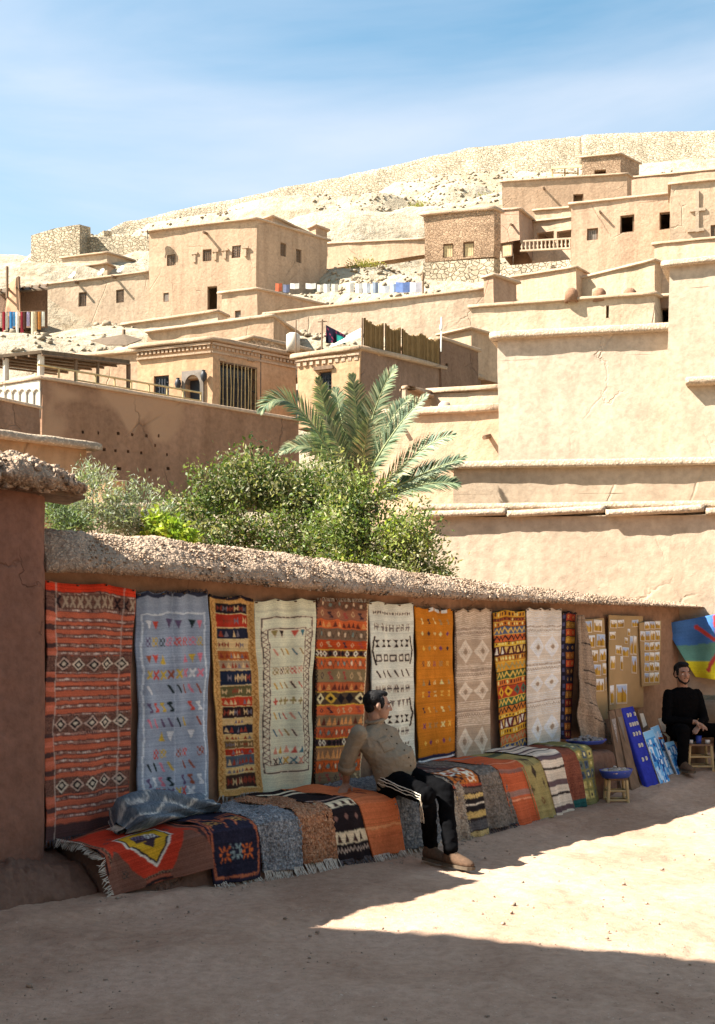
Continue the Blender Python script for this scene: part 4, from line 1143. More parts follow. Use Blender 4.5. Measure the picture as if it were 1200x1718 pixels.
BEN = empty('mud_bench', 'mud bench running along the foot of the stall wall', 'bench', loc=W(2.4, .5, 0))
t_ = np.linspace(-.17, BEND, 420)
rows = []
for t in t_:
    b, z = float(bo(t)), float(bz(t)); g = float(gz(W(t, b, 0).y)) - .12
    rows.append(wp(np.full(40, t), *dense([(-.06, z - .01), (b - .08, z), (b - .02, z - .015), (b, z - .06), (b + .02, (z + g) / 2), (b + .05, g), (-.06, g)], 40).T))
V = np.array(rows); ctr = V.mean(1, keepdims=True); dv = V - ctr; dv /= np.linalg.norm(dv, axis=-1, keepdims=True)
ed = np.minimum(np.abs(t_ - t_[0]), np.abs(t_ - t_[-1]))[:, None]
V = V + dv * (.02 * fbm(V * 3, 3) + .01 * fbm(V * 14, 3) - .03)[..., None]
f = [tuple(q) for q in gridfaces(40, len(t_), True).tolist()] + [tuple(range(40))[::-1], tuple((len(t_) - 1) * 40 + k for k in range(40))]
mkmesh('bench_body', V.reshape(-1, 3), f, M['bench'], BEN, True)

# ------------------------------------------------------------------ woven patterns
class Canvas:
    """a rug's pattern: colours on a grid, u across 0..1, v from top 0..1"""
    def __init__(s, nu, nv, base, asp, seed=1):
        s.nu, s.nv, s.asp = nu, nv, asp
        s.U, s.V = np.meshgrid((np.arange(nu) + .5) / nu, (np.arange(nv) + .5) / nv)
        s.c = np.tile(srgb(base), (nv, nu, 1)); s.r = np.random.default_rng(seed)
        p = np.stack([s.U * 4, s.V * 4 * asp, 0 * s.U + seed * 7.7], -1)      # hand weaving is never quite square
        s.U = s.U + .014 * fbm(p, 2) + .006 * vnoise(p * 5); s.V = s.V + (.012 * fbm(p + 50, 2) + .006 * vnoise(p * 6 + 9)) / asp
    def put(s, mask, col, a=1.0):
        col = srgb(col) if isinstance(col, str) else col
        s.c[mask] = s.c[mask] * (1 - a) + col * a
    def rect(s, u0, u1, v0, v1, col, a=1.0): s.put((s.U >= u0) & (s.U < u1) & (s.V >= v0) & (s.V < v1), col, a)
    def frame(s, u0, u1, v0, v1, w, col):
        wv = w / s.asp
        o = (s.U >= u0) & (s.U < u1) & (s.V >= v0) & (s.V < v1); i = (s.U >= u0 + w) & (s.U < u1 - w) & (s.V >= v0 + wv) & (s.V < v1 - wv)
        s.put(o & ~i, col)
    def shape(s, u, v, ru, rv, kind, col):
        p, q = (s.U - u) / ru, (s.V - v) / rv
        ap, aq = abs(p), abs(q); ins = (ap < 1) & (aq < 1)
        m = {'diamond': ap + aq < 1, 'ring': (ap + aq < 1) & (ap + aq > .6), 'ring2': ((ap + aq < 1) & (ap + aq > .72)) | (ap + aq < .35), 'up': ins & (ap < (q + 1) / 2), 'down': ins & (ap < (1 - q) / 2),
             'x': ins & (abs(ap - aq) < .38), 'hour': ins & (ap < aq), 'bow': ins & (aq < ap), 'box': ins, 'check': ins & ((np.floor(p * 1.5 + 3) + np.floor(q * 1.5 + 3)) % 2 == 0), 'comb': ins & ((aq < .25) | ((p * 3 % 1) < .45)),
             'slant': ins & (abs(p - q * .8) < .35), 'cross': ins & ((ap < .3) | (aq < .3)), 'star': ins & ((ap < .2) | (aq < .2) | (abs(ap - aq) < .2)), 'hook': ins & ((abs(p - q) < .35) | ((q < -.5) & (p < .3)) | ((q > .5) & (p > -.3))), 'dot': p * p + q * q < 1}[kind]
        s.put(m, col)
    def row(s, v, rv, n, kinds, cols, u0=0.0, u1=1.0, fill=.8, skip=0.0):
        for i in range(n):
            if s.r.random() < skip: continue
            k = kinds[i % len(kinds)] if isinstance(kinds, (list, tuple)) else kinds
            c = cols[s.r.integers(len(cols))] if isinstance(cols, (list, tuple)) else cols
            w = (u1 - u0) / n
            s.shape(u0 + w * (i + .5), v, w / 2 * fill, rv, k, c)
    def zig(s, v, amp, n, w, col, u0=0., u1=1.):
        t = abs(((s.U - u0) / (u1 - u0) * n) % 1 - .5) * 2
        s.put((abs(s.V - (v + amp * (2 * t - 1))) < w) & (s.U >= u0) & (s.U < u1), col)
    def vzig(s, u, amp, n, w, col, v0, v1):
        t = abs(((s.V - v0) / (v1 - v0) * n) % 1 - .5) * 2
        s.put((abs(s.U - (u + amp * (2 * t - 1))) < w) & (s.V >= v0) & (s.V < v1), col)
    def speck(s, cols, p, u0=0, u1=1, v0=0, v1=1):
        m = (s.U >= u0) & (s.U < u1) & (s.V >= v0) & (s.V < v1)
        rr = s.r.random(s.U.shape)
        for i, c in enumerate(cols): s.put(m & (rr > i * p) & (rr < (i + 1) * p), c)
    def done(s, var=.10):
        pad = np.pad(s.c, ((1, 1), (1, 1), (0, 0)), 'edge')
        s.c = s.c * .5 + .125 * (pad[:-2, 1:-1] + pad[2:, 1:-1] + pad[1:-1, :-2] + pad[1:-1, 2:])
        lum = s.c.mean(-1, keepdims=True); s.c = np.clip((s.c * 1.02 - lum * .02) * 1.22 + .006, .004, .72)
        g = 1 + var * s.r.standard_normal((s.nv, 1, 1)) * .7 + var * s.r.standard_normal((s.nv, s.nu, 1)) * .6
        p = np.stack([s.U * 3, s.V * 3 * s.asp, 0 * s.U + s.r.random() * 99], -1)
        g = g * (1 + .12 * fbm(p, 2)[..., None])
        return np.clip(s.c * g, 0.004, .85)

def clothmesh(name, V, cols, mat, parent, rim=.012, back=None):
    """grid of points (rows, cols, 3) + colours; edges turned back so the cloth has thickness"""
    nv, nu = V.shape[:2]
    f = gridfaces(nu, nv)
    b = np.concatenate([np.arange(nu), np.arange(1, nv) * nu + nu - 1, (nv - 1) * nu + np.arange(nu - 2, -1, -1), np.arange(nv - 2, 0, -1) * nu])
    Vf = V.reshape(-1, 3); cf = cols.reshape(-1, 3)
    back = np.array(WN) if back is None else back
    V2 = Vf[b] - back * rim; n0 = len(Vf); k = np.arange(len(b)); kn = (k + 1) % len(b)
    f2 = np.stack([b[kn], b[k], n0 + k, n0 + kn], 1)
    return mkmesh(name, np.concatenate([Vf, V2]), np.concatenate([f, f2]), mat, parent, True, np.concatenate([cf, cf[b] * .8]))

def strands(name, pa, pb, down, n, L, mat, parent, seed=0, splay=.02, outv=None, r=.0035, curl=0.0):
    """fringe threads from the edge pa-pb, each a thin tapered three-sided string"""
    q = np.random.default_rng(seed); m = MB()
    pa, pb, down = Vector(pa), Vector(pb), Vector(down).normalized()
    al = (pb - pa).normalized(); outv = Vector(outv) if outv is not None else Vector(WN)
    for i in range(n):
        a = pa.lerp(pb, (i + .5 + q.uniform(-.3, .3)) / n); l = L * q.uniform(.65, 1.1)
        s1 = al * q.normal(0, splay); s2 = outv * (q.uniform(0, .3) * splay)
        m.tube([a - down * .012, a + down * l * .5 + s1 * .4 + s2, a + down * l + s1 + s2 * 1.5 + outv * curl], [r, r * .9, r * .4], 3, False)
    o = m.build(name, mat, parent); o['kind'] = 'stuff'
    return o

RUGG, BRG = 'rugs hung along the stall wall', 'rugs laid over the mud bench'
def hang(label, quad, cv, off=.05, fold=.012, nf=3, seed=1, fringe=None, name='hanging_rug', sag=.022, flare=.0, ftop=None, edge=.006):
    """a rug hung flat on the wall; quad = photo corners TL, TR, BR, BL"""
    cols = cv.done(); nv, nu = cols.shape[:2]
    c = [np.array(wuv(x, y, off)) for x, y in quad]
    u = np.linspace(0, 1, nu)[None, :, None]; v = np.linspace(0, 1, nv)[:, None, None]
    g = (c[0] * (1 - u) + c[1] * u) * (1 - v) + (c[3] * (1 - u) + c[2] * u) * v
    rr = np.random.default_rng(seed)
    U, Vv = u[..., 0], v[..., 0]
    k1, k2, k3 = rr.uniform(0, 6.28, 3)
    fold = fold * 1.5
    of = off + fold * (np.sin(U * 6.28 * nf + k1 + 1.2 * Vv) * (.35 + .65 * Vv) + .5 * np.sin(U * 6.28 * (nf * 1.7) + k2) * (1 - Vv) + .35 * np.sin(Vv * 9 + k3 + U * 2)) + flare * Vv ** 2
    t = g[..., 0] + edge * np.sin(Vv * 11 + k2) * (U - .5) * 2 + .5 * edge * np.sin(Vv * 31 + k3)
    z = g[..., 1] - sag * np.abs(np.sin(U * 3.1416 * (1.3 + seed % 3) + k1)) * np.clip(1 - Vv * 4, 0, 1)
    V = wp(t, of, z)
    th = empty(name, label, 'rug', RUGG, loc=W(float(t.mean()), off, float(z.min())))
    clothmesh('cloth', V, cols, M['cloth'], th)
    if fringe: strands('fringe', V[-1, 0], V[-1, -1], (0, 0, -1), int(fringe[0]), fringe[1], M[fringe[2]], th, seed)
    if ftop: strands('top_fringe', V[0, 0], V[0, -1], (0, 0, 1), int(ftop[0]), ftop[1], M[ftop[2]], th, seed + 9)
    for k in (0.03, .35, .66, .97):            # pegs in the wall
        p = V[2, int(k * (nu - 1))]
        MB().tube([Vector(p) - WN * .07, Vector(p) + WN * .02], .006, 5).build('peg', M['wood'], th)
    return th

# 1 terracotta striped kilim
c = Canvas(110, 330, '#ad5a40', 2.5, 1)
v = .035; c.rect(0, 1, 0, .035, '#c23a22'); i = 0
while v < .945:
    c.rect(0, 1, v, v + .005, '#5f3a31'); c.rect(0, 1, v + .005, v + .0135, '#9d7766'); c.row(v + .009, .0042, 34, 'bow', ['#3c2a2a', '#c9b5a5', '#7a5648']); c.rect(0, 1, v + .0135, v + .018, '#6a4036')
    c.rect(0, .13, v, v + .02, '#c06a50' if i % 2 else '#4a3430'); c.rect(.88, 1, v + .01, v + .02, '#5a3830')
    v += .031 + .004 * (i % 3); i += 1
for v0, v1 in ((.045, .105), (.295, .36), (.53, .595), (.765, .83)):
    c.rect(0, 1, v0, v1, '#674539'); c.speck(['#4a312b', '#7d5949'], .25, 0, 1, v0, v1)
    if v0 < .1: c.row((v0 + v1) / 2, .025, 11, 'x', ['#a08a72', '#1e1518'], .1, 1)
    else:
        c.row((v0 + v1) / 2, (v1 - v0) * .5, 5, 'diamond', '#191519', .13, .97, .95); c.row((v0 + v1) / 2, (v1 - v0) * .42, 5, 'ring2', ['#c9b49c', '#b99a86'], .13, .97, .95)
        c.row((v0 + v1) / 2, (v1 - v0) * .12, 5, 'dot', '#b8a890', .13, .97, .25)
c.rect(0, 1, .945, 1, '#4a3431'); c.put(abs(c.U - .125) < .006, '#b9a594', .6); c.put(abs(c.U - .86) < .006, '#b9a594', .6)
hang('terracotta striped rug with dark diamond bands, next to the hut corner', [(77, 970), (227, 984), (207, 1384), (67, 1412)], c, fold=.012, nf=2, seed=3, fringe=(60, .05, 'fringed'), flare=.05)
# 2 blue grey rug
c = Canvas(100, 300, '#8b94a0', 2.6, 2)
c.frame(.05, .95, .1, .95, .02, '#c7cdd4'); c.rect(0, 1, 0, .022, '#2c3040')
mot = ['#d8d4cc', '#1e2a2a', '#b8483a', '#b89a3c', '#c2707c', '#5b4a62', '#8a4a34']
for i, (vv, k) in enumerate(zip((.155, .235, .315, .385, .455, .535, .605, .665, .745, .805, .875, .925), ('down', 'check', 'down', 'x', 'slant', 'hook', 'slant', 'down', 'check', 'slant', 'hook', 'x'))):
    c.row(vv, .021, 8, [k, k, 'up' if k == 'down' else k], mot, .09, .92, .82, .12 if i not in (6, 7) else .35)
c.put(abs(c.U - .5) < .006, '#a8b0ba', .7)
hang('blue grey rug with small scattered coloured motifs and pale border', [(231, 991), (349, 989), (348, 1350), (234, 1362)], c, fold=.014, nf=2.5, seed=5, ftop=(40, .015, 'fringed'))
# 3 narrow dark banded rug
c = Canvas(80, 300, '#b98d52', 3.6, 3)
c.speck(['#a3723c', '#caa46a'], .2); c.rect(0, 1, 0, .02, '#221c22'); c.vzig(.08, .03, 30, .012, '#8a5a2c', .03, .97); c.vzig(.93, .03, 30, .012, '#8a5a2c', .03, .97)
bands = [('#221b1e', .05), ('#a23222', .065), ('#1f2130', .055), ('#c8ab78', .05), ('#a4592c', .045), ('#9c8468', .045), ('#1c2436', .07), ('#5e5634', .05), ('#b03a24', .045), ('#2a1a18', .05), ('#bfa06a', .03), ('#20212c', .045), ('#c4a66c', .03), ('#6a5334', .035), ('#a8321e', .03), ('#4b545c', .055), ('#c8aa70', .03), ('#3a2820', .07)]
v = .04; sc_ = .93 / sum(b[1] for b in bands)
for h_, w_ in bands:
    w_ *= sc_; c.rect(.16, .86, v, v + w_ * .92, h_); c.row(v + w_ * .46, w_ * .28, 7, ['up', 'ring', 'bow'][len(h_ + str(w_)) % 3], ['#c9a878', '#70666a', '#8a3a28'], .18, .84, .9, .1); c.rect(.14, .88, v + w_ * .92, v + w_ * .97, '#d6bd8c'); v += w_
hang('narrow rug of dark, red and ochre bands with tan border', [(351, 995), (425, 1000), (438, 1329), (372, 1338)], c, fold=.012, nf=1.6, seed=6, fringe=(34, .07, 'fringe'))
# 4 cream rug with black zigzag frame
c = Canvas(90, 300, '#dec6a8', 3.0, 4)
c.frame(.1, .93, .09, .88, .018, '#26221f'); c.frame(.2, .82, .15, .84, .016, '#26221f'); c.vzig(.155, .035, 26, .012, '#26221f', .15, .84); c.vzig(.87, .035, 26, .012, '#26221f', .15, .84)
mot = ['#b8923c', '#b04c3c', '#3c6a70', '#26221f', '#c08068', '#8a7a48']
for vv, k in zip((.18, .27, .365, .44, .52, .595, .68, .765, .82), ('down', 'slant', 'check', 'slant', 'cross', 'slant', 'slant', 'up', 'x')): c.row(vv, .018, 5, k, mot, .25, .8, .8, .15)
hang('cream rug with black zigzag frame and few coloured motifs', [(429, 1005), (529, 1003), (524, 1331), (434, 1340)], c, fold=.014, nf=2, seed=7)
# 5 orange banded kilim
c = Canvas(90, 300, '#7a5a40', 3.1, 5)
v = .0
bands = [('#6a4a3a', .05), ('#8a5a42', .06), ('#b85a30', .05), ('#6f5844', .06), ('#a8431f', .05), ('#5c3428', .045), ('#b8582e', .06), ('#7d6a4a', .07), ('#a85632', .05), ('#4a3a2a', .075), ('#bc5a34', .05), ('#7d6548', .06), ('#b0502e', .06), ('#4a3230', .05), ('#8a6446', .07), ('#bf5526', .06), ('#7a6248', .06), ('#3a2c28', .04)]
sc_ = 1 / sum(b[1] for b in bands)
for i, (h_, w_) in enumerate(bands):
    w_ *= sc_; c.rect(0, 1, v, v + w_, h_); m_ = v + w_ / 2
    if i in (5, 9, 13): c.rect(0, 1, v, v + .006, '#c39a3c'); c.rect(0, 1, v + w_ - .006, v + w_, '#c39a3c'); c.row(m_, w_ * .4, 5 if i == 9 else 12, 'diamond', ['#d8c090', '#191418', '#c8a040'] if i == 9 else ['#d8cbb0', '#1a1518'], 0, 1, .95); c.row(m_, w_ * .2, 5 if i == 9 else 12, 'diamond', ['#191418'], 0, 1, .45)
    elif i % 3 == 1: c.row(m_, w_ * .3, 6, ['ring', 'hook'], ['#b89a70', '#3a2c30', '#94443a'], .06, .94, .6)
    elif i % 3 == 2: c.row(m_, w_ * .35, 10, 'up', ['#d08a50', '#5a2c20'], .04, .96, .9)
    else: c.zig(m_, w_ * .3, 12, .005, '#4f4030'); c.row(m_, w_ * .2, 6, 'dot', ['#c8b090', '#6a7a70'], .06, .94, .3)
    v += w_
c.vzig(.985, .012, 50, .012, '#d0b890', 0, 1); c.vzig(.015, .012, 50, .012, '#201818', 0, 1)
hang('orange and brown banded kilim behind the seated man', [(530, 1002), (618, 1008), (605, 1322), (529, 1329)], c, fold=.010, nf=2, seed=8, fringe=(46, .06, 'fringe'), ftop=(46, .02, 'fringe'))
# 6 white rug, black marks
c = Canvas(84, 300, '#dccfb8', 3.6, 6)
for vv, n_, k, h_ in ((.065, 9, 'bow', '#2c2622'), (.15, 7, 'comb', '#6f675e'), (.245, 6, 'hour', '#1f1b1a'), (.33, 5, 'box', '#3c3530'), (.42, 6, 'slant', '#2a2522'), (.51, 6, 'comb', '#4a4440'), (.6, 7, 'down', '#6a625a'), (.69, 6, 'hour', '#1f1b1a'), (.765, 6, 'comb', '#4f4843'), (.84, 6, 'bow', '#24201e'), (.91, 4, 'hour', '#1f1b1a')):
    c.row(vv, .022 if k != 'bow' else .012, n_, k, h_, .08, .9, .75)
    if k == 'box': c.row(vv, .012, n_, 'box', '#cfc4b0', .08, .9, .45)
for a_, b_ in ((.2, .37), (.57, .74), (.86, .97)): c.vzig(.07, .035, 1, .02, '#1f1b1a', a_, b_); c.vzig(.93, -.035, 1, .02, '#1f1b1a', a_, b_)
hang('white rug with rows of black marks behind the man\'s head', [(620, 1008), (695, 1011), (696, 1289), (628, 1302)], c, fold=.010, nf=2, seed=9, fringe=(30, .05, 'fringe'))
# 7 golden rug
c = Canvas(76, 280, '#b26e22', 3.4, 7)
c.row(.012, .014, 6, 'box', ['#e2d8c6', '#b26e22'], 0, 1, .8)
for vv, k in zip((.09, .17, .27, .37, .49, .57, .67, .77, .88), ('hook', 'diamond', 'diamond', 'check', 'up', 'hour', 'hook', 'x', 'diamond')): c.row(vv, .018, 5, k, ['#d9a24a', '#40302e', '#8f7a50', '#6a3a58', '#d8c080'], .1, .9, .5)
c.put(abs(c.U - .5) < .008, '#a2601c'); c.rect(0, 1, .965, .985, '#23263c'); c.rect(0, 1, .985, 1, '#dcd6cc')
hang('golden orange rug with tiny motifs and navy white hem', [(697, 1016), (759, 1021), (766, 1268), (701, 1281)], c, fold=.008, nf=1.5, seed=10)
# 8 beige with diamonds, 10 white striped
def beige(seed, base, line, n):
    c = Canvas(76, 280, base, 3.6, seed)
    v = .02
    while v < .97: c.rect(0, 1, v, v + .005, line); v += .0135
    for a_, b_ in ((.2, .36), (.47, .6), (.76, .95)):
        c.rect(0, 1, a_, b_, base); c.row((a_ + b_) / 2, (b_ - a_) * .48, n, 'ring', line, .06, .94, .95); c.row((a_ + b_) / 2, (b_ - a_) * .26, n, 'ring2', line, .06, .94, .5); c.row((a_ + b_) / 2, (b_ - a_) * .1, n, 'dot', '#8d7a66', .06, .94, .2)
    for a_ in (.13, .4, .66): c.row(a_, .008, 16, 'bow', '#857262'); c.zig(a_ + .03, .008, 16, .003, '#7d6a5a')
    return c
c = beige(8, '#a8937c', '#cbbba6', 2); c.vzig(.02, .015, 60, .02, '#6a5a4c', 0, 1)
hang('beige rug woven with fine pale diamonds and stripes', [(763, 1021), (826, 1019), (824, 1277), (765, 1284)], c, fold=.007, nf=1.5, seed=11)
# 9 multicolour kilim
c = Canvas(76, 300, '#b8752a', 4.2, 9)
bands = [('#c08a30', .05), ('#8e4a2a', .03), ('#b0692a', .04), ('#4c566c', .06), ('#b45a30', .06), ('#c6a038', .03), ('#4a1f22', .07), ('#a8702c', .05), ('#c08a30', .07), ('#3f5230', .06), ('#b5642c', .05), ('#9a3a24', .09), ('#3a5a38', .06), ('#b8702e', .06), ('#c79a34', .03), ('#5a2024', .08), ('#c2912e', .05), ('#b0603a', .07), ('#46506a', .07), ('#a8642a', .04)]
v = 0; sc_ = 1 / sum(b[1] for b in bands)
for i, (h_, w_) in enumerate(bands):
    w_ *= sc_; c.rect(0, 1, v, v + w_, h_); m_ = v + w_ / 2; c.rect(0, 1, v, v + .004, '#201a1a' if i % 2 else '#d2b04a')
    if h_ in ('#4a1f22', '#5a2024'): c.row(m_, w_ * .38, 9, ['up', 'down'], ['#d8cbb8', '#c8a860'], 0, 1, .9)
    elif h_ == '#9a3a24': c.row(m_, w_ * .45, 4, 'diamond', ['#d8c48c', '#c89a30', '#3f5a48'], 0, 1, .9); c.row(m_, w_ * .2, 4, 'diamond', '#5a2020', 0, 1, .4)
    elif w_ > .05: c.zig(m_, w_ * .3, 7, .008, ['#d0a850', '#201c20', '#8a8a60'][i % 3])
    else: c.row(m_, w_ * .3, 12, 'dot', ['#e0c880', '#402024'], 0, 1, .5)
    v += w_
c2 = Canvas(26, 160, '#b27a34', 5, 12); c2.row(.3, .02, 3, 'x', '#8a5a24', 0, 1, .6)
hang('edge of a plain golden cloth hanging between kilim and white rug', [(876, 1024), (904, 1030), (896, 1190), (880, 1200)], c2, off=.035, fold=.02, nf=1, seed=13, name='hanging_cloth')
hang('multicoloured orange and green kilim with zigzag bands', [(827, 1024), (883, 1022), (886, 1259), (842, 1277)], c, off=.07, fold=.010, nf=1.5, seed=12, fringe=(30, .03, 'fringed'))
c = beige(14, '#c3b8a8', '#ddd6cb', 2)
hang('white rug with pale diamonds beside the kilim and patchwork strip', [(885, 1019), (942, 1020), (940, 1248), (886, 1262)], c, off=.09, fold=.010, nf=1.5, seed=14)
# 11 dark patchwork strip
c = Canvas(50, 260, '#241f2a', 4.5, 15)
for i, h_ in enumerate(['#a8432a', '#8f6a2e', '#b8502c', '#b88a34', '#2a2438', '#a0622c', '#c05030', '#54382c', '#2c2a3c', '#b84a28', '#94662e', '#7a2c24', '#a8702c', '#35283a', '#9a5a2a', '#6d2a22']):
    c.rect(.3, .92, .02 + i * .061, .02 + (i + .86) * .061, h_); c.rect(.08, .22, .02 + i * .061, .02 + (i + .5) * .061, '#4a4a68')
    c.row(.02 + (i + .43) * .061, .015, 2, 'ring', '#d8a860', .3, .92, .5)
hang('dark patchwork strip rug with orange squares', [(943, 1025), (968, 1024), (959, 1240), (942, 1240)], c, fold=.006, nf=1, seed=15)

# 12 thick grey-brown handira draped in folds
def drape():
    th = empty('draped_blanket', 'coarse grey brown blanket gathered at the top, draped in folds', 'blanket', RUGG, loc=W(5.0, .2, .7))
    nv, nu = 220, 90
    cv = Canvas(nu, nv, '#8d7b68', 2.6, 21); cv.speck(['#7d6c5a', '#9c8a76', '#6f6052'], .2)
    v = np.linspace(0, 1, nv)[:, None]; u = np.linspace(0, 1, nu)[None, :]
    L = np.interp(v, [0, .25, .5, .62, .8, 1], [968, 965, 962, 961, 962, 966]); Rr = np.interp(v, [0, .25, .5, .62, .8, 1], [977, 989, 997, 998, 1008, 1019])
    y = np.interp(v, [0, 1], [1032, 1246])
    px = L * (1 - u) + Rr * u; yy = y + 14 * (u - .5) * v
    sway = np.sin(u * 9 + v * 3) * .022 * (1 - .3 * v) + .022 * np.sin(v * 13 - u * 4.5) * np.clip((v - .35) * 3, 0, 1) * np.clip(1.6 - abs(v - .65) * 4, 0, 1) + .02 * np.sin(u * 21 + v * 5) * v
    V = np.empty((nv, nu, 3))
    of = .13 + sway + .08 * v
    # along/height from the wall plane at offset .12, then pushed out by the folds
    A = np.array([[wuv(float(px[i, j]), float(yy[i, j]), .12) for j in range(0, nu, 3)] for i in range(0, nv, 4)])
    ii = np.linspace(0, A.shape[0] - 1, nv); jj = np.linspace(0, A.shape[1] - 1, nu)
    def up(a):
        b = np.array([np.interp(jj, np.arange(a.shape[1]), r) for r in a]); return np.array([np.interp(ii, np.arange(a.shape[0]), b[:, k]) for k in range(nu)]).T
    V = wp(up(A[..., 0]), of, up(A[..., 1]))
    for v0 in (.2, .42, .52, .68, .8): cv.put((abs(cv.V - v0 - .04 * cv.U) < .005) & (cv.U > .45), '#2c2624')
    clothmesh('cloth', V, cv.done(.14), M['shag'], th)
drape()

# ------------------------------------------------------------------ rugs over the bench
def bfront(px, py, b=None):
    b = 1.0 if b is None else b
    for _ in range(4):
        p = hit(px, py, W(0, b + .03, 0), WN); t = (p - W(0, 0, 0)).dot(WD); b = float(bo(t))
    return t, p.z
def over(label, xt, xb, cv, back=.12, lift=.015, seed=1, fringe=None, shag=0.0, name='bench_rug', zbl=None, sidefr=None, mat=None):
    """rug lying on the bench and hanging over its front. xt = photo ((xL,y),(xR,y)) at the top front edge, xb = the same at its lower hem"""
    cols = cv.done(.12); nv, nu = cols.shape[:2]
    (ta, _), (tb, _) = bfront(*xt[0]), bfront(*xt[1]); (tc, zc), (td, zd) = bfront(*xb[0]), bfront(*xb[1])
    u = np.linspace(0, 1, nu); rr = np.random.default_rng(seed); k = rr.uniform(0, 6.28, 4)
    V = np.empty((nv, nu, 3))
    for j in range(nu):
        t0 = ta + (tb - ta) * u[j]; t1 = tc + (td - tc) * u[j]
        b = float(bo(t0)); zt = float(bz(t0)) + lift
        g1 = float(gz(W(t1, b, 0).y)) + .025
        zb = max(zc + (zd - zc) * u[j], g1 + (.75 * fringe[1] if fringe else 0))
        keyl = [(back, zt + .0), (b - .12, zt + .004), (b - .03, zt - .004), (b + .022, zt - .045), (b + .035, zt - .13), (b + .05, zb)]
        kk = np.array(keyl); s = np.r_[0, np.cumsum(np.linalg.norm(np.diff(kk, axis=0), axis=1))]; s /= s[-1]
        sv = np.linspace(0, 1, nv); of = np.interp(sv, s, kk[:, 0]); z = np.interp(sv, s, kk[:, 1])
        hangf = np.clip((sv - s[2]) / (1 - s[2]), 0, 1)
        t = t0 + (t1 - t0) * hangf + .008 * np.sin(sv * 9 + k[0]) * (u[j] - .5) * 2
        of = of + hangf * (.014 * np.sin(u[j] * 8 + k[1]) + .008 * np.sin(u[j] * 17 + sv * 4 + k[2]))
        z = z + (1 - hangf) * (.006 * np.sin(u[j] * 7 + sv * 15 + k[3]) + .004)
        V[:, j] = wp(t, of, z)
    if shag:
        V += rr.normal(0, shag, V.shape) + np.array([0, 0, .004])
    th = empty(name, label, 'rug', BRG, loc=W((ta + tb) / 2, float(bo((ta + tb) / 2)), 0))
    clothmesh('cloth', V, cols, mat or M['shag' if shag else 'cloth'], th, .014)
    if fringe:
        dn = Vector(V[-1, nu // 2]) - Vector(V[-6, nu // 2]); dn = dn.normalized() + Vector(WN) * fringe[3] if len(fringe) > 3 else dn
        strands('fringe', V[-1, 0], V[-1, -1], dn, fringe[0], fringe[1], M[fringe[2]], th, seed, .025)
    if sidefr:
        m_ = int(nv * .42)
        for a_, b_ in ((0, m_), (m_, int(nv * .7)), (int(nv * .7), nv - 1)):
            strands('side_fringe', V[a_, 0], V[b_, 0], (-WD * .8 + Vector((0, 0, -1))) if a_ == 0 else (-WD + Vector((0, 0, -.3))), 26, .055, M['fringe'], th, seed + a_)
    return V

# red medallion rug at the near end
c = Canvas(130, 170, '#8a4a36', 1.0, 31)
U, V_ = c.U, c.V
c.speck(['#7d4434', '#96543e'], .25)
c.frame(.0, 1, .0, 1, .022, '#241a1a'); c.frame(.05, .95, .05, .95, .035, '#3a2a28'); c.vzig(.07, .012, 22, .006, '#8a6a50', .06, .94); c.zig(.935, .012, 30, .006, '#8a6a50', .06, .94)
c.put((U > .10) & (U < .88) & (V_ > .14) & (V_ < .93), '#b03824')
for s_ in (.14, .84): c.put((abs(U - s_) < .24) & (abs(V_ - .96) < .30 - 1.3 * abs(U - s_)), '#6d4a3c')
V_ = V_ - .27
pm = (abs(U - .52) < .24 - .02) & (V_ > .2) & (V_ < .46) | ((abs(U - .62) < (.72 - V_) * .62) & (V_ >= .46) & (V_ < .72) & (U > .3))
for gr, h_ in ((.0, '#cfc2b0'), (.018, '#2a2024'), (.034, '#c0952a'), (.105, '#3a2a30')):
    c.put(((abs(U - .5) < .23 - gr) & (V_ > .20 + gr) & (V_ < .42 - gr * .2)) | ((abs(U - .5) < (.62 - gr * 1.5 - V_) * 1.05) & (V_ >= .40) & (abs(U - .5) < .23 - gr)), h_)
c.row(.60, .04, 4, 'check', ['#d8d0c4', '#6a6078', '#1f1a20'], .38, .62, .9)
for a_, b_ in ((.2, .86), (.78, .55), (.2, .5), (.3, .4)): c.shape(a_, b_, .03, .03, 'check', '#3a3a34')
over('red rug with yellow medallion and pale fringe at bench end', ((168, 1429), (352, 1397)), ((186, 1506), (352, 1456)), c, back=.08, seed=31, sidefr=True, lift=.02)
# navy rug with orange figures
c = Canvas(64, 150, '#1e1c2a', 1.9, 32)
c.frame(.04, .96, .33, .97, .04, '#a85e3e'); c.rect(.36, .64, .3, .66, '#1e1c2a'); c.frame(.1, .42, .38, .66, .035, '#a85e3e'); c.frame(.6, .92, .38, .66, .035, '#a85e3e'); c.rect(.1, .9, .62, .66, '#1e1c2a')
for a_, b_, h_ in ((.25, .52, '#b98a4a'), (.75, .52, '#b98a4a'), (.5, .46, '#b06038'), (.28, .8, '#c0602c'), (.5, .79, '#7d8a86'), (.72, .8, '#c0602c')): c.shape(a_, b_, .11, .055, 'star', h_); c.shape(a_, b_, .04, .02, 'box', '#1e1c2a')
c.speck(['#2a2838', '#141220'], .12)
over('navy rug with small orange flower figures and cream fringe', ((350, 1393), (434, 1384)), ((358, 1504), (438, 1491)), c, back=.3, seed=32, fringe=(40, .035, 'fringe', .5), lift=.03)
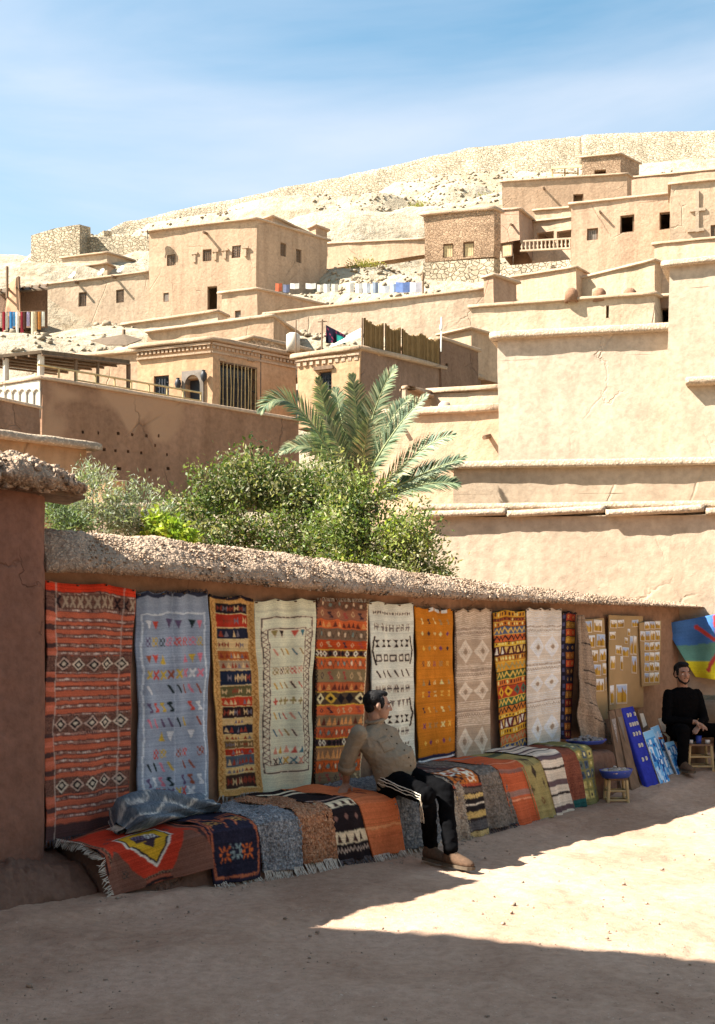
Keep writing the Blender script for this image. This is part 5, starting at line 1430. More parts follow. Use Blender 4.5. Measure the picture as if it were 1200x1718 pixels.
# shag rugs
def shagcv(seed, base, cols, p, asp=2.0, nu=60, nv=150):
    c = Canvas(nu, nv, base, asp, seed); c.speck([srgb(x) * .55 + srgb(base) * .45 for x in cols], p); return c
over('grey speckled shag rug with long pale fringe', ((432, 1384), (506, 1371)), ((441, 1492), (508, 1476)), shagcv(33, '#6f7276', ['#3a3d42', '#a5a8aa', '#55595e', '#c8c6c0'], .18), back=.25, seed=33, shag=.0035, fringe=(60, .07, 'fringe', .4), lift=.03)
over('rust and cream flecked shag rug with long fringe', ((500, 1366), (556, 1358)), ((510, 1478), (562, 1464)), shagcv(34, '#9a6a4c', ['#7a4630', '#c8a888', '#5a3a2e', '#b08058', '#a89880'], .15), back=.2, seed=34, shag=.0035, fringe=(46, .10, 'fringe', .4), lift=.038)
c = Canvas(60, 170, '#1d1517', 2.4, 35)
for v0, v1, h_ in ((.52, .56, '#6a5048'), (.60, .68, '#c8b696'), (.83, .90, '#c8b696'), (.1, .14, '#cfc2a8'), (.2, .24, '#cfc2a8')): c.rect(0, 1, v0, v1, h_)
c.row(.54, .014, 10, 'diamond', '#b09a88'); c.row(.645, .028, 4, 'up', '#3a2420', .1, .9, .6); c.row(.75, .02, 3, 'diamond', '#7a5a50', .1, .9, .4); c.row(.865, .028, 4, 'up', '#3a2420', .1, .9, .6); c.zig(.935, .012, 12, .006, '#b09a88')
over('black rug with cream bands of small figures', ((546, 1360), (606, 1349)), ((563, 1466), (621, 1453)), c, back=.1, seed=35, fringe=(46, .06, 'fringed', .3), lift=.04)
c = Canvas(60, 150, '#b0643f', 2.0, 36); c.rect(0, 1, .82, .835, '#c48a5c'); c.rect(0, 1, .88, .89, '#9a5434'); c.row(.45, .02, 5, 'comb', '#4a2c26', .28, .78, .8); c.shape(.52, .53, .09, .06, 'ring', '#4a2c26'); c.shape(.52, .53, .03, .025, 'dot', '#4a2c26')
over('plain terracotta rug under the man\'s hand', ((602, 1350), (662, 1341)), ((622, 1455), (677, 1441)), c, back=.12, seed=36, fringe=(40, .05, 'fringe', .4), lift=.045)
over('dark grey shag rug beneath the seated man', ((658, 1342), (742, 1326)), ((676, 1443), (758, 1424)), shagcv(37, '#54575a', ['#2a2c30', '#8a8d90', '#3f4246', '#a8a8a4'], .18, nu=80), back=.12, seed=37, shag=.0035, fringe=(60, .05, 'fringe', .4), lift=.03)
over('black and white flecked narrow rug beside the man\'s knee', ((738, 1327), (775, 1319)), ((756, 1425), (790, 1415)), shagcv(38, '#8f8272', ['#2a2422', '#c8bca8', '#4a4038'], .2, nu=40), back=.15, seed=38, shag=.003, lift=.045)
c = Canvas(50, 190, '#2a2424', 3, 39)
c.rect(.08, .92, .42, .64, '#a8602c'); c.row(.5, .07, 2, 'check', ['#e0d4c0'], .12, .88, .9); c.row(.52, .03, 2, 'diamond', ['#8a2c24', '#4a5a70'], .12, .88, .5); c.row(.59, .04, 2, 'check', ['#d8c8b0', '#3a2420'], .12, .88, .8)
for v0, v1, h_ in ((.64, .66, '#8a3c28'), (.67, .70, '#5a5048'), (.71, .74, '#c0a468'), (.745, .77, '#1d191a'), (.775, .785, '#d8ccb8'), (.79, .82, '#1d191a'), (.825, .87, '#b89c60'), (.89, .95, '#4f4c4c'), (.96, 1, '#a89464')): c.rect(0, 1, v0, v1, h_)
c.speck(['#1a1618'], .08); c.rect(0, 1, 0, .4, '#3a3434'); c.row(.2, .1, 5, 'check', ['#7a6a60', '#5a3028', '#262226']); c.row(.34, .06, 5, 'ring', ['#8a7a70', '#6a3a30'])
over('kilim with orange panel and cream black bands right of the man', ((757, 1322), (803, 1313)), ((778, 1427), (818, 1409)), c, back=.1, seed=39, lift=.06, fringe=(30, .02, 'fringe'))
over('grey black speckled rug with ragged dark fringe', ((802, 1313), (842, 1303)), ((816, 1412), (862, 1396)), shagcv(40, '#6d655c', ['#2f2a28', '#978c80', '#4a443e'], .2, 2.4, 50), back=.06, seed=40, shag=.003, fringe=(34, .06, 'fringed', .3), lift=.05)
c = Canvas(50, 150, '#ac5636', 2.4, 41)
for v0, v1, h_ in ((.1, .14, '#7d6c64'), (.5, .52, '#c48060'), (.58, .61, '#7d5a50'), (.74, .78, '#8a6a5e'), (.8, .81, '#c88a68')): c.rect(0, 1, v0, v1, h_)
over('orange red rug crossed by thin grey bands', ((833, 1305), (877, 1294)), ((862, 1390), (899, 1379)), c, back=.06, seed=41, lift=.062, fringe=(26, .02, 'fringe'))
c = Canvas(44, 150, '#8f8254', 2.6, 42); c.row(.5, .07, 1, 'comb', '#3a3028', .3, .7, .8); c.shape(.5, .62, .1, .06, 'diamond', '#3a3028'); c.shape(.2, .75, .08, .04, 'cross', '#5a4c34'); c.shape(.78, .72, .08, .04, 'cross', '#5a4c34'); c.shape(.5, .85, .08, .03, 'ring', '#6a3c2c'); c.rect(0, 1, .1, .2, '#4a5240')
over('olive green rug with a dark central figure', ((872, 1297), (907, 1289)), ((898, 1383), (929, 1370)), c, back=.06, seed=42, lift=.05, fringe=(24, .02, 'fringe'))
c = Canvas(44, 180, '#c4b8a6', 2.8, 43)
for i in range(9): c.rect(0, 1, .08 + i * .105, .08 + i * .105 + (.018 if i % 2 else .045), '#2c2624' if i % 2 else '#5a4a4c')
over('cream rug with dark brown stripes', ((905, 1290), (940, 1281)), ((929, 1372), (957, 1362)), c, back=.06, seed=43, lift=.064)
c = Canvas(40, 150, '#6e3f30', 2.8, 44); c.speck(['#7d4a38', '#5a3228'], .25); c.rect(0, 1, .92, 1, '#1f4a48'); c.rect(.08, .1, .4, 1, '#8a5a44')
over('maroon brown rug with a teal hem', ((937, 1283), (967, 1275)), ((955, 1367), (982, 1358)), c, back=.06, seed=44, lift=.05, fringe=(20, .02, 'fringed'))
c = Canvas(40, 150, '#6d6a44', 2.8, 45)
for i in range(7): c.row(.36 + i * .09, .035, 3, 'box', ['#3c4a5a', '#a89c60', '#55605a', '#8a8048'], .05, .95, .75); c.row(.36 + i * .09, .014, 3, 'box', ['#2a2c34', '#c0b480'], .05, .95, .3)
over('green and blue block patterned rug at the far bench end', ((964, 1277), (992, 1271)), ((980, 1357), (1004, 1346)), c, back=.06, seed=45, lift=.062)

# rolled grey blanket with white zigzags
def roll():
    th = empty('rolled_blanket', 'slate blue blanket with white zigzags bundled on the bench', 'blanket', loc=W(.75, .5, .4))
    nv, nu = 130, 90
    cv = Canvas(nu, nv, '#59636c', .9, 51)
    for k in range(6): cv.vzig(.08 + k * .16, .05, 3, .022, '#b9b6ac', 0, 1)
    cv.speck(['#4a545c', '#6a747c'], .2)
    a, b = bfront(238, 1398), bfront(392, 1362)
    v = np.linspace(0, 1, nv)[:, None]; u = np.linspace(0, 1, nu)[None, :]      # u around, v along
    ang = 2 * math.pi * u
    t0, t1 = .06, .86
    t = t0 + (t1 - t0) * v + .05 * np.cos(ang) * np.sin(v * 3.1)
    r1 = (.155 + .035 * np.sin(v * 5 + 1) + .02 * np.cos(3 * ang + v * 7) + .012 * np.sin(ang * 7 + v * 16)) * np.clip(np.minimum(v / .06, (1 - v) / .1), .15, 1) ** .5
    r2 = r1 * (.52 + .1 * np.sin(v * 4))
    of = .40 - .02 * v + r1 * np.cos(ang) * 1.05
    z = np.interp(t, [b_[0] for b_ in BT], [b_[2] for b_ in BT]) + .02 + r2 + r2 * np.sin(ang)
    V = wp(t, of, z)
    cols = cv.done(.14)
    mkmesh('cloth', V.reshape(-1, 3), gridfaces(nu, nv, True), M['shag'], th, True, cols.reshape(-1, 3))
    for e, k in ((0, 0), (nv - 1, 1)): strands('fringe', V[e, 10], V[e, 35], (WD * (1 if k else -1) + Vector((0, 0, -.4))), 24, .06, M['fringe'], th, 60 + k)
roll()

# ------------------------------------------------------------------ postcard boards
def wquad(q, off): return [W(*(lambda a: (a[0], off, a[1]))(wuv(x, y, off))) for x, y in q]
def slab(name, pts, thick, mat, parent=None, nrm=None):
    a = (pts[1] - pts[0]).cross(pts[3] - pts[0]).normalized()
    if a.dot(Vector((0, 0, EYE)) - pts[0]) > 0: a = -a
    b = [p + a * thick for p in pts]
    return MB().hexa(pts + b).build(name, mat, parent)
def cardpic(pts, kind, seed, parent, name='postcard', nu=12, nv=10, lift=.004):
    """small printed picture: white edge, sky, ochre kasbah"""
    r = np.random.default_rng(seed)
    u = np.linspace(0, 1, nu)[None, :]; v = np.linspace(0, 1, nv)[:, None]
    q = np.array([list(p) for p in pts])
    V = (q[0] * (1 - u[..., None]) + q[1] * u[..., None]) * (1 - v[..., None]) + (q[3] * (1 - u[..., None]) + q[2] * u[..., None]) * v[..., None]
    c = np.tile(srgb('#e6e0d2'), (nv, nu, 1))
    for j in range(nu):
        h = int(nv * r.uniform(.25, .6))
        if 0 < j < nu - 1:
            c[1:h, j] = srgb(['#dbe0e4', '#a9bcd8', '#e4e0d6'][kind % 3]); c[h:nv - 1, j] = srgb(['#b08a34', '#c39c48', '#8f6a2c'][r.integers(3)])
    n = Vector(np.cross(q[1] - q[0], q[3] - q[0])).normalized()
    if n.dot(Vector((0, 0, EYE)) - pts[0]) < 0: n = -n
    return clothmesh(name, V + np.array(n) * lift, c, M['print'], parent, .003, np.array(n))
def board(label, quad, off, cards, seed):
    th = empty('postcard_board', label, 'board', 'cardboard postcard boards', loc=wquad(quad, off)[3])
    slab('backing', wquad(quad, off), .012, M['cardboard'], th)
    for i, (x0, y0, x1, y1) in enumerate(cards):
        k = rnd.uniform(-.7, .7)
        cardpic(wquad([(x0, y0 + k), (x1, y0 - k), (x1, y1 - k), (x0, y1 + k)], off), i + seed, seed * 50 + i, th)
    return th
c1 = []
for r_, (y0, y1) in enumerate(((1041, 1062), (1065, 1087), (1090, 1111), (1114, 1134), (1138, 1160))):
    x0 = 979 + r_ * 5.0
    c1 += [(x0, y0 + 1, x0 + 14, y1), (x0 + 17, y0 - 1, min(x0 + 31, 1017), y1 - 2)]
board('narrow cardboard board of postcards half hidden by the blanket', [(975, 1040), (1014, 1037), (1021, 1206), (985, 1212)], .05, c1, 1)
board('tall cardboard board with scattered postcards and bare middle', [(1022, 1032), (1079, 1034), (1080, 1186), (1023, 1191)], .06,
      [(1024, 1040, 1035, 1054), (1036, 1040, 1047, 1053), (1060, 1040, 1071, 1052), (1022.5, 1060, 1033, 1073), (1053, 1055, 1057, 1067), (1057, 1067, 1062, 1099), (1063, 1067, 1068, 1099), (1033, 1083, 1043, 1098), (1044, 1086, 1055, 1102), (1024, 1101, 1032, 1123), (1041, 1101, 1045, 1125), (1060, 1101, 1068, 1130), (1048, 1070, 1053, 1080), (1023.5, 1150, 1030, 1182), (1034, 1148, 1052, 1181)], 2)
c3 = []
for r_, (y0, y1) in enumerate(((1043, 1056), (1059, 1076), (1078, 1092), (1095, 1110), (1112, 1127), (1129, 1146))):
    n_ = 4 if r_ == 1 else 3; xa = 1074 if r_ == 1 else 1081
    for k in range(n_): w_ = (1108 - r_ * .4 - xa) / n_; c3.append((xa + k * w_ + .4, y0 - k * .4, xa + (k + 1) * w_ - .4, y1 - k * .4))
board('cardboard board packed with rows of postcards near the flag', [(1073, 1045), (1110, 1041), (1107, 1148), (1078, 1152)], .085, c3, 3)

# ------------------------------------------------------------------ goods leaning at the far end of the bench
def leanq(q, ot, ob): return [W(*(lambda a: (a[0], o, a[1]))(wuv(x, y, o))) for (x, y), o in zip(q, (ot, ot, ob, ob))]
def townpic(name, label, q, ot, ob, seed):
    pts = leanq(q, ot, ob); th = empty(name, label, 'painting', 'blue town paintings', loc=pts[3])
    r = np.random.default_rng(seed); nu, nv = 40, 70
    u = np.linspace(0, 1, nu)[None, :]; v = np.linspace(0, 1, nv)[:, None]; Q = np.array([list(p) for p in pts])
    V = (Q[0] * (1 - u[..., None]) + Q[1] * u[..., None]) * (1 - v[..., None]) + (Q[3] * (1 - u[..., None]) + Q[2] * u[..., None]) * v[..., None]
    c = np.tile(srgb('#4f9bd0'), (nv, nu, 1)); c[:10] = srgb('#8cc4e4')
    for _ in range(60):
        a, b = r.integers(0, nu - 4), r.integers(8, nv - 6); w, h = r.integers(3, 9), r.integers(4, 14)
        c[b:b + h, a:a + w] = srgb(['#2c6fb4', '#7db8e0', '#c4dcec', '#1d4f94', '#a8cfe8', '#e0e6ea'][r.integers(6)])
        if r.random() < .5: c[b + h // 2:b + h, a + 1:a + max(2, w // 2)] = srgb(['#14306a', '#7a3a2a', '#20242c'][r.integers(3)])
    c[:, :1] = c[:, -1:] = srgb('#d8dde0'); c[:1] = c[-1:] = srgb('#d8dde0')
    n = Vector(np.cross(Q[1] - Q[0], Q[3] - Q[0])).normalized(); n = n if n.y < 0 else -n
    clothmesh('canvas', V, c, M['print'], th, .02, np.array(n))
    slab('stretcher', [p - n * .006 for p in pts], .02, M['wood'], th)
for k, (lb, q, o0, o1) in enumerate([('dark framed panel leaning at bench end, behind the lower tray', [(1022, 1193), (1031, 1191), (1061, 1338), (1046, 1343)], .25, .62), ('dark framed panel leaning against the blue board', [(1032, 1190), (1042, 1188), (1077, 1331), (1063, 1338)], .25, .65)]):
    pts = leanq(q, o0, o1); th = empty('framed_panel', lb, 'panel', 'dark panels at the bench end', loc=pts[3])
    slab('panel', pts, .02, M['wood'], th)
    n = (pts[1] - pts[0]).cross(pts[3] - pts[0]).normalized(); n = n if n.y < 0 else -n
    ins = [pts[0].lerp(pts[2], .1) + n * .004, pts[1].lerp(pts[3], .1) + n * .004, pts[2].lerp(pts[0], .62) + n * .004, pts[3].lerp(pts[1], .62) + n * .004]
    slab('inset', ins, .006, M['shutter'] if k else M['silver'], th)
pts = leanq([(1042, 1188), (1063, 1184), (1111, 1322), (1090, 1331)], .25, .71)
th = empty('jewellery_board', 'tall royal blue padded board pinned with silver earrings', 'board', loc=pts[3])
o = slab('padded_board', pts, .06, M['blue'], th); bv = o.modifiers.new('bevel', 'BEVEL'); bv.width = .014; bv.segments = 2
n = (pts[1] - pts[0]).cross(pts[3] - pts[0]).normalized(); n = n if n.y < 0 else -n
for f, us in ((.1, (.3, .5, .85)), (.215, (.25, .45, .62, .8)), (.33, (.28, .5, .72)), (.47, (.4, .6)), (.63, (.3, .58))):
    for u in us:
        p = pts[0].lerp(pts[1], u).lerp(pts[3].lerp(pts[2], u), f); a = (pts[1] - pts[0]).normalized(); b = (pts[3] - pts[0]).normalized()
        m = MB().box(p + n * .005, a * .011, b * .022, n * .004).box(p + n * .012, a * .006, b * .012, n * .004); m.build('earring', M['cream'], th)
townpic('painting', 'blue town painting leaning next to the royal blue board', [(1079, 1229), (1096, 1223), (1125, 1311), (1110, 1319)], .42, .72, 1)
townpic('painting', 'tall blue town painting leaning behind two smaller ones', [(1092, 1221), (1105, 1216), (1136, 1300), (1123, 1311)], .36, .64, 2)
townpic('painting', 'short blue town painting leaning at the striped rug', [(1116, 1246), (1130, 1243), (1152, 1287), (1138, 1302)], .52, .68, 3)
pts = leanq([(1070, 1192), (1079, 1190), (1089, 1222), (1080, 1228)], .15, .25); th = empty('picture_frame', 'small gilt picture frame standing behind the blue board', 'frame', loc=pts[3])
slab('frame', pts, .02, M['wood'], th); n = Vector((.3, -.9, .2)); slab('picture', [pts[0].lerp(pts[2], .18) + n * .005, pts[1].lerp(pts[3], .18) + n * .005, pts[2].lerp(pts[0], .18) + n * .005, pts[3].lerp(pts[1], .18) + n * .005], .004, M['cream'], th)
tag(slab('card', leanq([(1105, 1206), (1112, 1204), (1120, 1226), (1113, 1229)], .22, .3), .006, M['cream']), 'small white card propped above the striped rug', 'card')
# low mud block under the striped rug
a, _ = wuv(1093, 1240, .35); b, _ = wuv(1140, 1240, .35)
g0 = float(gz(12.5)); zt = W(0, 0, wuv(1125, 1230, .35)[1]).z
tag(MB().hexa([W(a, .42, g0 - .1), W(b, .42, g0 - .1), W(b, .02, g0 - .1), W(a, .02, g0 - .1), W(a, .4, zt - .02), W(b, .4, zt - .02), W(b, .02, zt - .02), W(a, .02, zt - .02)]).build('mud_block', M['bench']), 'low mud block under the striped rug near the seated young man', 'block')
c = Canvas(40, 80, '#2a1c1a', 1.2, 71)
for k in range(9): c.rect(k * .11, k * .11 + [.07, .03, .05][k % 3], 0, 1, ['#b0562c', '#c8862e', '#7d3a24', '#d0c0a0'][k % 4])
cols = c.done(); V = np.empty((80, 40, 3))
for j in range(40):
    u = j / 39; kk = np.array([(.08, zt + .005), (.38, zt + .005), (.43, zt - .03), (.45, g0 + .02)]); s = np.r_[0, np.cumsum(np.linalg.norm(np.diff(kk, axis=0), axis=1))]; sv = np.linspace(0, s[-1], 80)
    V[:, j] = wp(a + .02 + (b - a - .0) * u + .01 * np.sin(sv * 9), np.interp(sv, s, kk[:, 0]) + .008 * math.sin(u * 14), np.interp(sv, s, kk[:, 1]))
th = empty('bench_rug', 'orange and black striped rug folded over the low mud block', 'rug', BRG, loc=W((a + b) / 2, .6, g0)); clothmesh('cloth', V, cols, M['cloth'], th)

def tray(label, c, r, h=.045, seed=1, nt=60, tname='trinkets', tl='silver and bone trinkets heaped on the tray', squash=.62):
    th = empty('tray', label, 'tray', 'blue trays of trinkets', loc=c)
    m = MB().lathe((0, 0, 0), [(0, 0), (r * .8, 0), (r * .97, h * .8), (r, h), (r * .95, h * .98), (r * .78, .012), (0, .012)], 28)
    m.v = [tuple(Vector(c) + WD * v[0] + WN * (v[1] * squash) + Vector((0, 0, v[2]))) for v in m.v]
    m.build('dish', M['bluetray'], th, True)
    q = np.random.default_rng(seed); rr = r * .82 * np.sqrt(q.random(nt)); a = q.uniform(0, 6.28, nt)
    pts = np.array([list(Vector(c) + WD * (x * math.cos(y)) + WN * (x * math.sin(y) * squash) + Vector((0, 0, h * .55 + .012 + .05 * max(0, 1 - x / r) * q.random()))) for x, y in zip(rr, a)])
    o = scatter('trinket_heap', pts, q.uniform(.010, .026, nt), M['bone'] if seed == 1 else M['silver'], 'stuff', .5, None, seed)
    tag(o, tl, 'trinkets', kind='stuff')
t1, z1 = wuv(984, 1256, .36)
tray('oval blue tray of trinkets on the far end of the bench', W(t1, .36, float(bz(t1)) + .045), .27, .04, 2, 110, tl='silver trinkets heaped on the tray at bench end')
tc3 = P(1034, 1304, 11.6)
tray('blue tray of pale trinkets on a small wooden stool', tc3, .215, .075, 1, 150, tl='pale bone trinkets heaped in the lower tray')
def stool(label, c, w, h, name='stool', seat=True):
    th = empty(name, label, 'stool', 'small wooden stools', loc=c)
    c = Vector(c)
    lg = [(-1, -1), (1, -1), (1, 1), (-1, 1)]
    ft = [c + Vector((x * w * .5, y * w * .45, -.02)) for x, y in lg]; tp = [c + Vector((x * w * .42, y * w * .38, h)) for x, y in lg]
    for a, b in zip(ft, tp): MB().tube([a, b], .016, 7).build('leg', M['bamboo'], th)
    for i in range(4):
        for f in (.3, .62): MB().tube([ft[i].lerp(tp[i], f), ft[(i + 1) % 4].lerp(tp[(i + 1) % 4], f)], .011, 6).build('stretcher', M['bamboo'], th)
    if seat:
        for k in range(5):
            m = MB(); y = (k - 2) * w * .17; m.box(c + Vector((0, y, h + .008)), (w * .47, 0, 0), (0, w * .078, 0), (0, 0, .01)); m.build('slat', M['wood'], th)
    return th
gl = float(gz(11.6)); stool('small wooden stool carrying the lower blue tray', (tc3.x, tc3.y, gl), .2, tc3.z - gl - .022)
SC = (P(1171, 1250, 12.75).x, 12.75, float(gz(12.75))); hS = P(1171, 1250, 12.75).z - SC[2]
stool('low wooden stool with tea glasses in front of the young man', SC, .27, hS)
for dx, h_, lb, r_ in ((-.09, 'white', 'white tea cup at the left of the low stool', .028), (-.005, 'bluetray', 'dark blue glass in the middle of the low stool', .032), (.09, 'white', 'white tea cup near the young man\'s knee', .028)):
    hh = .085 if 'blue' in h_ else .04
    tag(MB().lathe((SC[0] + dx, SC[1] - .05, SC[2] + hS + .018), [(0, 0), (r_ * .8, 0), (r_, hh), (r_ * .9, hh), (r_ * .7, .008), (0, .008)], 14).build('cup', M[h_], None, True), lb, 'cup', 'cups on the low stool')

# dry litter and clods swept against the foot of the bench
n = 700
t_ = R.uniform(-1.6, 6.5, n); o_ = np.array([float(bo(x)) for x in t_]) + .06 + R.exponential(.09, n)
q_ = wp(t_, o_, 0); q_[:, 2] = gz(q_[:, 1]) + .03 * np.exp(-(o_ - .9).clip(0) / .16) + .004
scatter('litter', q_, np.minimum(.003 * (1 + R.pareto(2.0, n)), .015), M['pebble'], 'stuff', .5, None, 44)

# flag on the far wall
nu, nv = 80, 70
fq = [hit(x, y, T3.pt(0, 0, .1), T3.n) for x, y in ((1113, 1047), (1236, 1024), (1244, 1146), (1167, 1136))]
u = np.linspace(0, 1, nu)[None, :]; v = np.linspace(0, 1, nv)[:, None]; Q = np.array([list(p) for p in fq])
V = (Q[0] * (1 - u[..., None]) + Q[1] * u[..., None]) * (1 - v[..., None]) + (Q[3] * (1 - u[..., None]) + Q[2] * u[..., None]) * v[..., None]
V = V + np.array(T3.n) * (.03 * np.sin(u * 11 + v * 4) + .02 * np.sin(u * 5 - v * 7))[..., None]
cv = Canvas(nu, nv, '#41699f', .9, 81); cv.rect(0, 1, .42, .7, '#5b8576'); cv.rect(0, 1, .7, 1, '#cdbb30')
for (a0, b0, a1, b1) in ((.42, .15, .62, .38), (.62, .38, .8, .38), (.8, .38, .95, .15), (.7, .05, .7, .9), (.35, .85, .6, .6), (.6, .6, .82, .6), (.82, .6, 1.0, .85)):
    A_, B_ = np.array([a0, b0]), np.array([a1, b1]); q = np.stack([cv.U, cv.V], -1); tt = np.clip(((q - A_) @ (B_ - A_)) / ((B_ - A_) @ (B_ - A_)), 0, 1)
    cv.put(np.linalg.norm(q - (A_ + tt[..., None] * (B_ - A_)), axis=-1) < .032, '#ae4038')
th = empty('flag', 'blue green yellow flag with red sign hung on the far wall', 'flag', loc=fq[3]); clothmesh('cloth', V, cv.done(.05), M['cloth'], th, .006, np.array(T3.n))

# ------------------------------------------------------------------ plants
def leafmat(name, tr=.35):
    m, nt, bs = newmat(name)
    a = nt.nodes.new('ShaderNodeAttribute'); a.attribute_name = 'Col'
    nt.links.new(a.outputs['Color'], bs.inputs['Base Color']); bs.inputs['Roughness'].default_value = .55; bs.inputs['Specular IOR Level'].default_value = .3
    t = nt.nodes.new('ShaderNodeBsdfTranslucent'); nt.links.new(mixc(nt, 1.0, a.outputs['Color'], (1.1, 1.2, .5), 'MULTIPLY'), t.inputs['Color'])
    x = nt.nodes.new('ShaderNodeMixShader'); x.inputs[0].default_value = tr
    nt.links.new(bs.outputs[0], x.inputs[1]); nt.links.new(t.outputs[0], x.inputs[2]); nt.links.new(x.outputs[0], nt.nodes['Material Output'].inputs['Surface'])
    return m
M['leaf'] = leafmat('leaf_green'); M['palm'] = leafmat('palm_leaf', .2)
M['bark'] = plain('bark', (.11, .08, .055), .95, .4, 25, stretch=(1, 1, .3), bumpd=.01)

def leaves(name, pos, dirs, L, Wd, cols, parent, seed=0, fold=.25):
    """one four-cornered leaf per point"""
    r = np.random.default_rng(seed); n = len(pos)
    d = dirs / np.linalg.norm(dirs, axis=1, keepdims=True)
    a = r.normal(size=(n, 3)); s = np.cross(d, a); s /= np.linalg.norm(s, axis=1, keepdims=True); nn = np.cross(d, s)
    L = np.asarray(L)[:, None]; Wd = np.asarray(Wd)[:, None]
    v = np.stack([pos, pos + d * L * .45 + s * Wd + nn * Wd * fold, pos + d * L, pos + d * L * .45 - s * Wd + nn * Wd * fold], 1).reshape(-1, 3)
    return mkmesh(name, v, np.arange(4 * n).reshape(-1, 4), M['leaf'], parent, False, np.repeat(cols, 4, 0))

def bush(name, label, blobs, base, ncl, per, L, Wd, palette, seed, trunk=.05, cat='tree', spread=.16, upb=.3, stems=6, group=None):
    r = np.random.default_rng(seed); base = Vector(base)
    th = empty(name, label, cat, group, loc=base)
    C = [np.array(P(x, y + ((40 if seed == 1 else 54) if cat == 'tree' else 8), d)) for x, y, d, _ in blobs]; RR = np.array([b[3] for b in blobs]) * (.82 if cat == 'tree' else 1)
    w = RR ** 2.2; w /= w.sum()
    cl = []
    for _ in range(ncl):
        k = r.choice(len(blobs), p=w); q = r.normal(size=3); q /= np.linalg.norm(q)
        cl.append(C[k] + q * RR[k] * (r.uniform(.25, 1.0) ** .6) * np.array([1, .9, 1]))
    cl = np.array(cl); cen = (np.array(C) * w[:, None]).sum(0)
    # limbs
    m = MB(); forks = []
    for i in range(stems):
        tgt = Vector(C[i % len(C)]) + Vector(r.normal(0, .08, 3)); mid = base.lerp(tgt, .45) + Vector((r.normal(0, .12), r.normal(0, .12), .12))
        pts = [base + Vector((r.normal(0, .04), r.normal(0, .04), 0)), base.lerp(mid, .5) + Vector(r.normal(0, .04, 3)), mid, mid.lerp(tgt, .5) + Vector(r.normal(0, .05, 3)), tgt]
        m.tube(pts, [trunk, trunk * .8, trunk * .55, trunk * .35, trunk * .12], 6); forks += pts[2:]
    fk = np.array([list(f) for f in forks])
    for c in cl[::3]:
        j = np.argmin(((fk - c) ** 2).sum(1)); f = Vector(fk[j]); m.tube([f, f.lerp(Vector(c), .5) + Vector(r.normal(0, .04, 3)), Vector(c)], [trunk * .22, trunk * .14, trunk * .05], 4, False)
    m.build('trunk', M['bark'], th, True)
    pos, dr, co = [], [], []
    pal = np.array([srgb(h) for h in palette])
    for c in cl:
        out = c - cen; out /= np.linalg.norm(out) + 1e-6
        ax = out * .7 + np.array([0, 0, upb]) + r.normal(0, .45, 3); ax /= np.linalg.norm(ax)
        k = per; s = r.uniform(-.5, 1, k)[:, None] * spread
        p = c + ax * s + r.normal(0, spread * .32, (k, 3)); pos.append(p); dr.append(ax * .5 + r.normal(0, .6, (k, 3)) + np.array([0, 0, .1]))
        tone = pal[r.integers(len(pal))] * r.uniform(.75, 1.2); co.append(tone * r.uniform(.75, 1.25, (k, 1)))
    pos, dr, co = map(np.concatenate, (pos, dr, co)); n = len(pos)
    sv_ = r.uniform(.45, 1.5, n); leaves('crown', pos, dr, L * sv_, Wd * sv_ * r.uniform(.7, 1.2, n), np.clip(co, .01, .6), th, seed)
    return th
G1 = ['#5f6f3a', '#78814a', '#4c602e', '#94926a', '#566636', '#8b8764', '#42562a', '#a5a07c']
bush('broadleaf_tree', 'bushy green garden tree with bare dark limbs behind the stall wall', [(330, 835, 13, .33), (295, 850, 12.8, .2), (385, 800, 13.2, .36), (432, 770, 13.3, .38), (480, 788, 13.3, .42), (525, 800, 13.2, .42), (465, 862, 13, .42), (400, 868, 13, .38), (350, 885, 12.8, .3), (540, 875, 13, .42), (395, 745, 13.2, .12), (330, 770, 13.1, .10), (440, 730, 13.3, .12), (500, 900, 12.8, .3), (300, 820, 13, .14), (545, 770, 13.2, .25)],
     (-.65, 13.1, .3), 560, 56, .046, .0105, G1, 1, .05, stems=10, spread=.2)
bush('broadleaf_tree', 'denser green tree beside the palm, leaning towards pale building', [(580, 845, 12.6, .38), (620, 800, 12.8, .3), (640, 860, 12.6, .38), (685, 850, 12.6, .3), (705, 890, 12.5, .26), (738, 925, 12.5, .18), (655, 912, 12.4, .32), (590, 905, 12.4, .36), (572, 785, 12.8, .26), (700, 830, 12.6, .14), (750, 935, 12.4, .1), (600, 760, 12.9, .1)],
     (.25, 12.6, .3), 380, 56, .046, .0105, G1 + ['#73853c', '#8a9446'], 2, .045, stems=9, spread=.2)
bush('broadleaf_shrub', 'small yellow green shrub at the foot of the garden tree', [(262, 885, 11.4, .12), (290, 890, 11.4, .12), (275, 872, 11.5, .1), (310, 895, 11.3, .1)], (-2.0, 11.4, 1.6), 70, 34, .05, .014, ['#8fa03a', '#a3ac48', '#7d9436'], 3, .02, 'shrub', .08, stems=4)
G2 = ['#848d78', '#949b86', '#707a64', '#a3a692', '#687256', '#aaab94']
OL = 'grey olive shrubs behind the hut'
bush('olive_shrub', 'tallest grey green olive shrub behind the hut roof', [(168, 800, 11.6, .14), (150, 830, 11.5, .2), (190, 850, 11.5, .2), (175, 870, 11.4, .2), (140, 800, 11.6, .1), (182, 795, 11.6, .08), (130, 860, 11.4, .16)], (-2.5, 11.5, .4), 105, 40, .045, .006, G2, 4, .03, 'shrub', .13, .9, stems=6, group=OL)
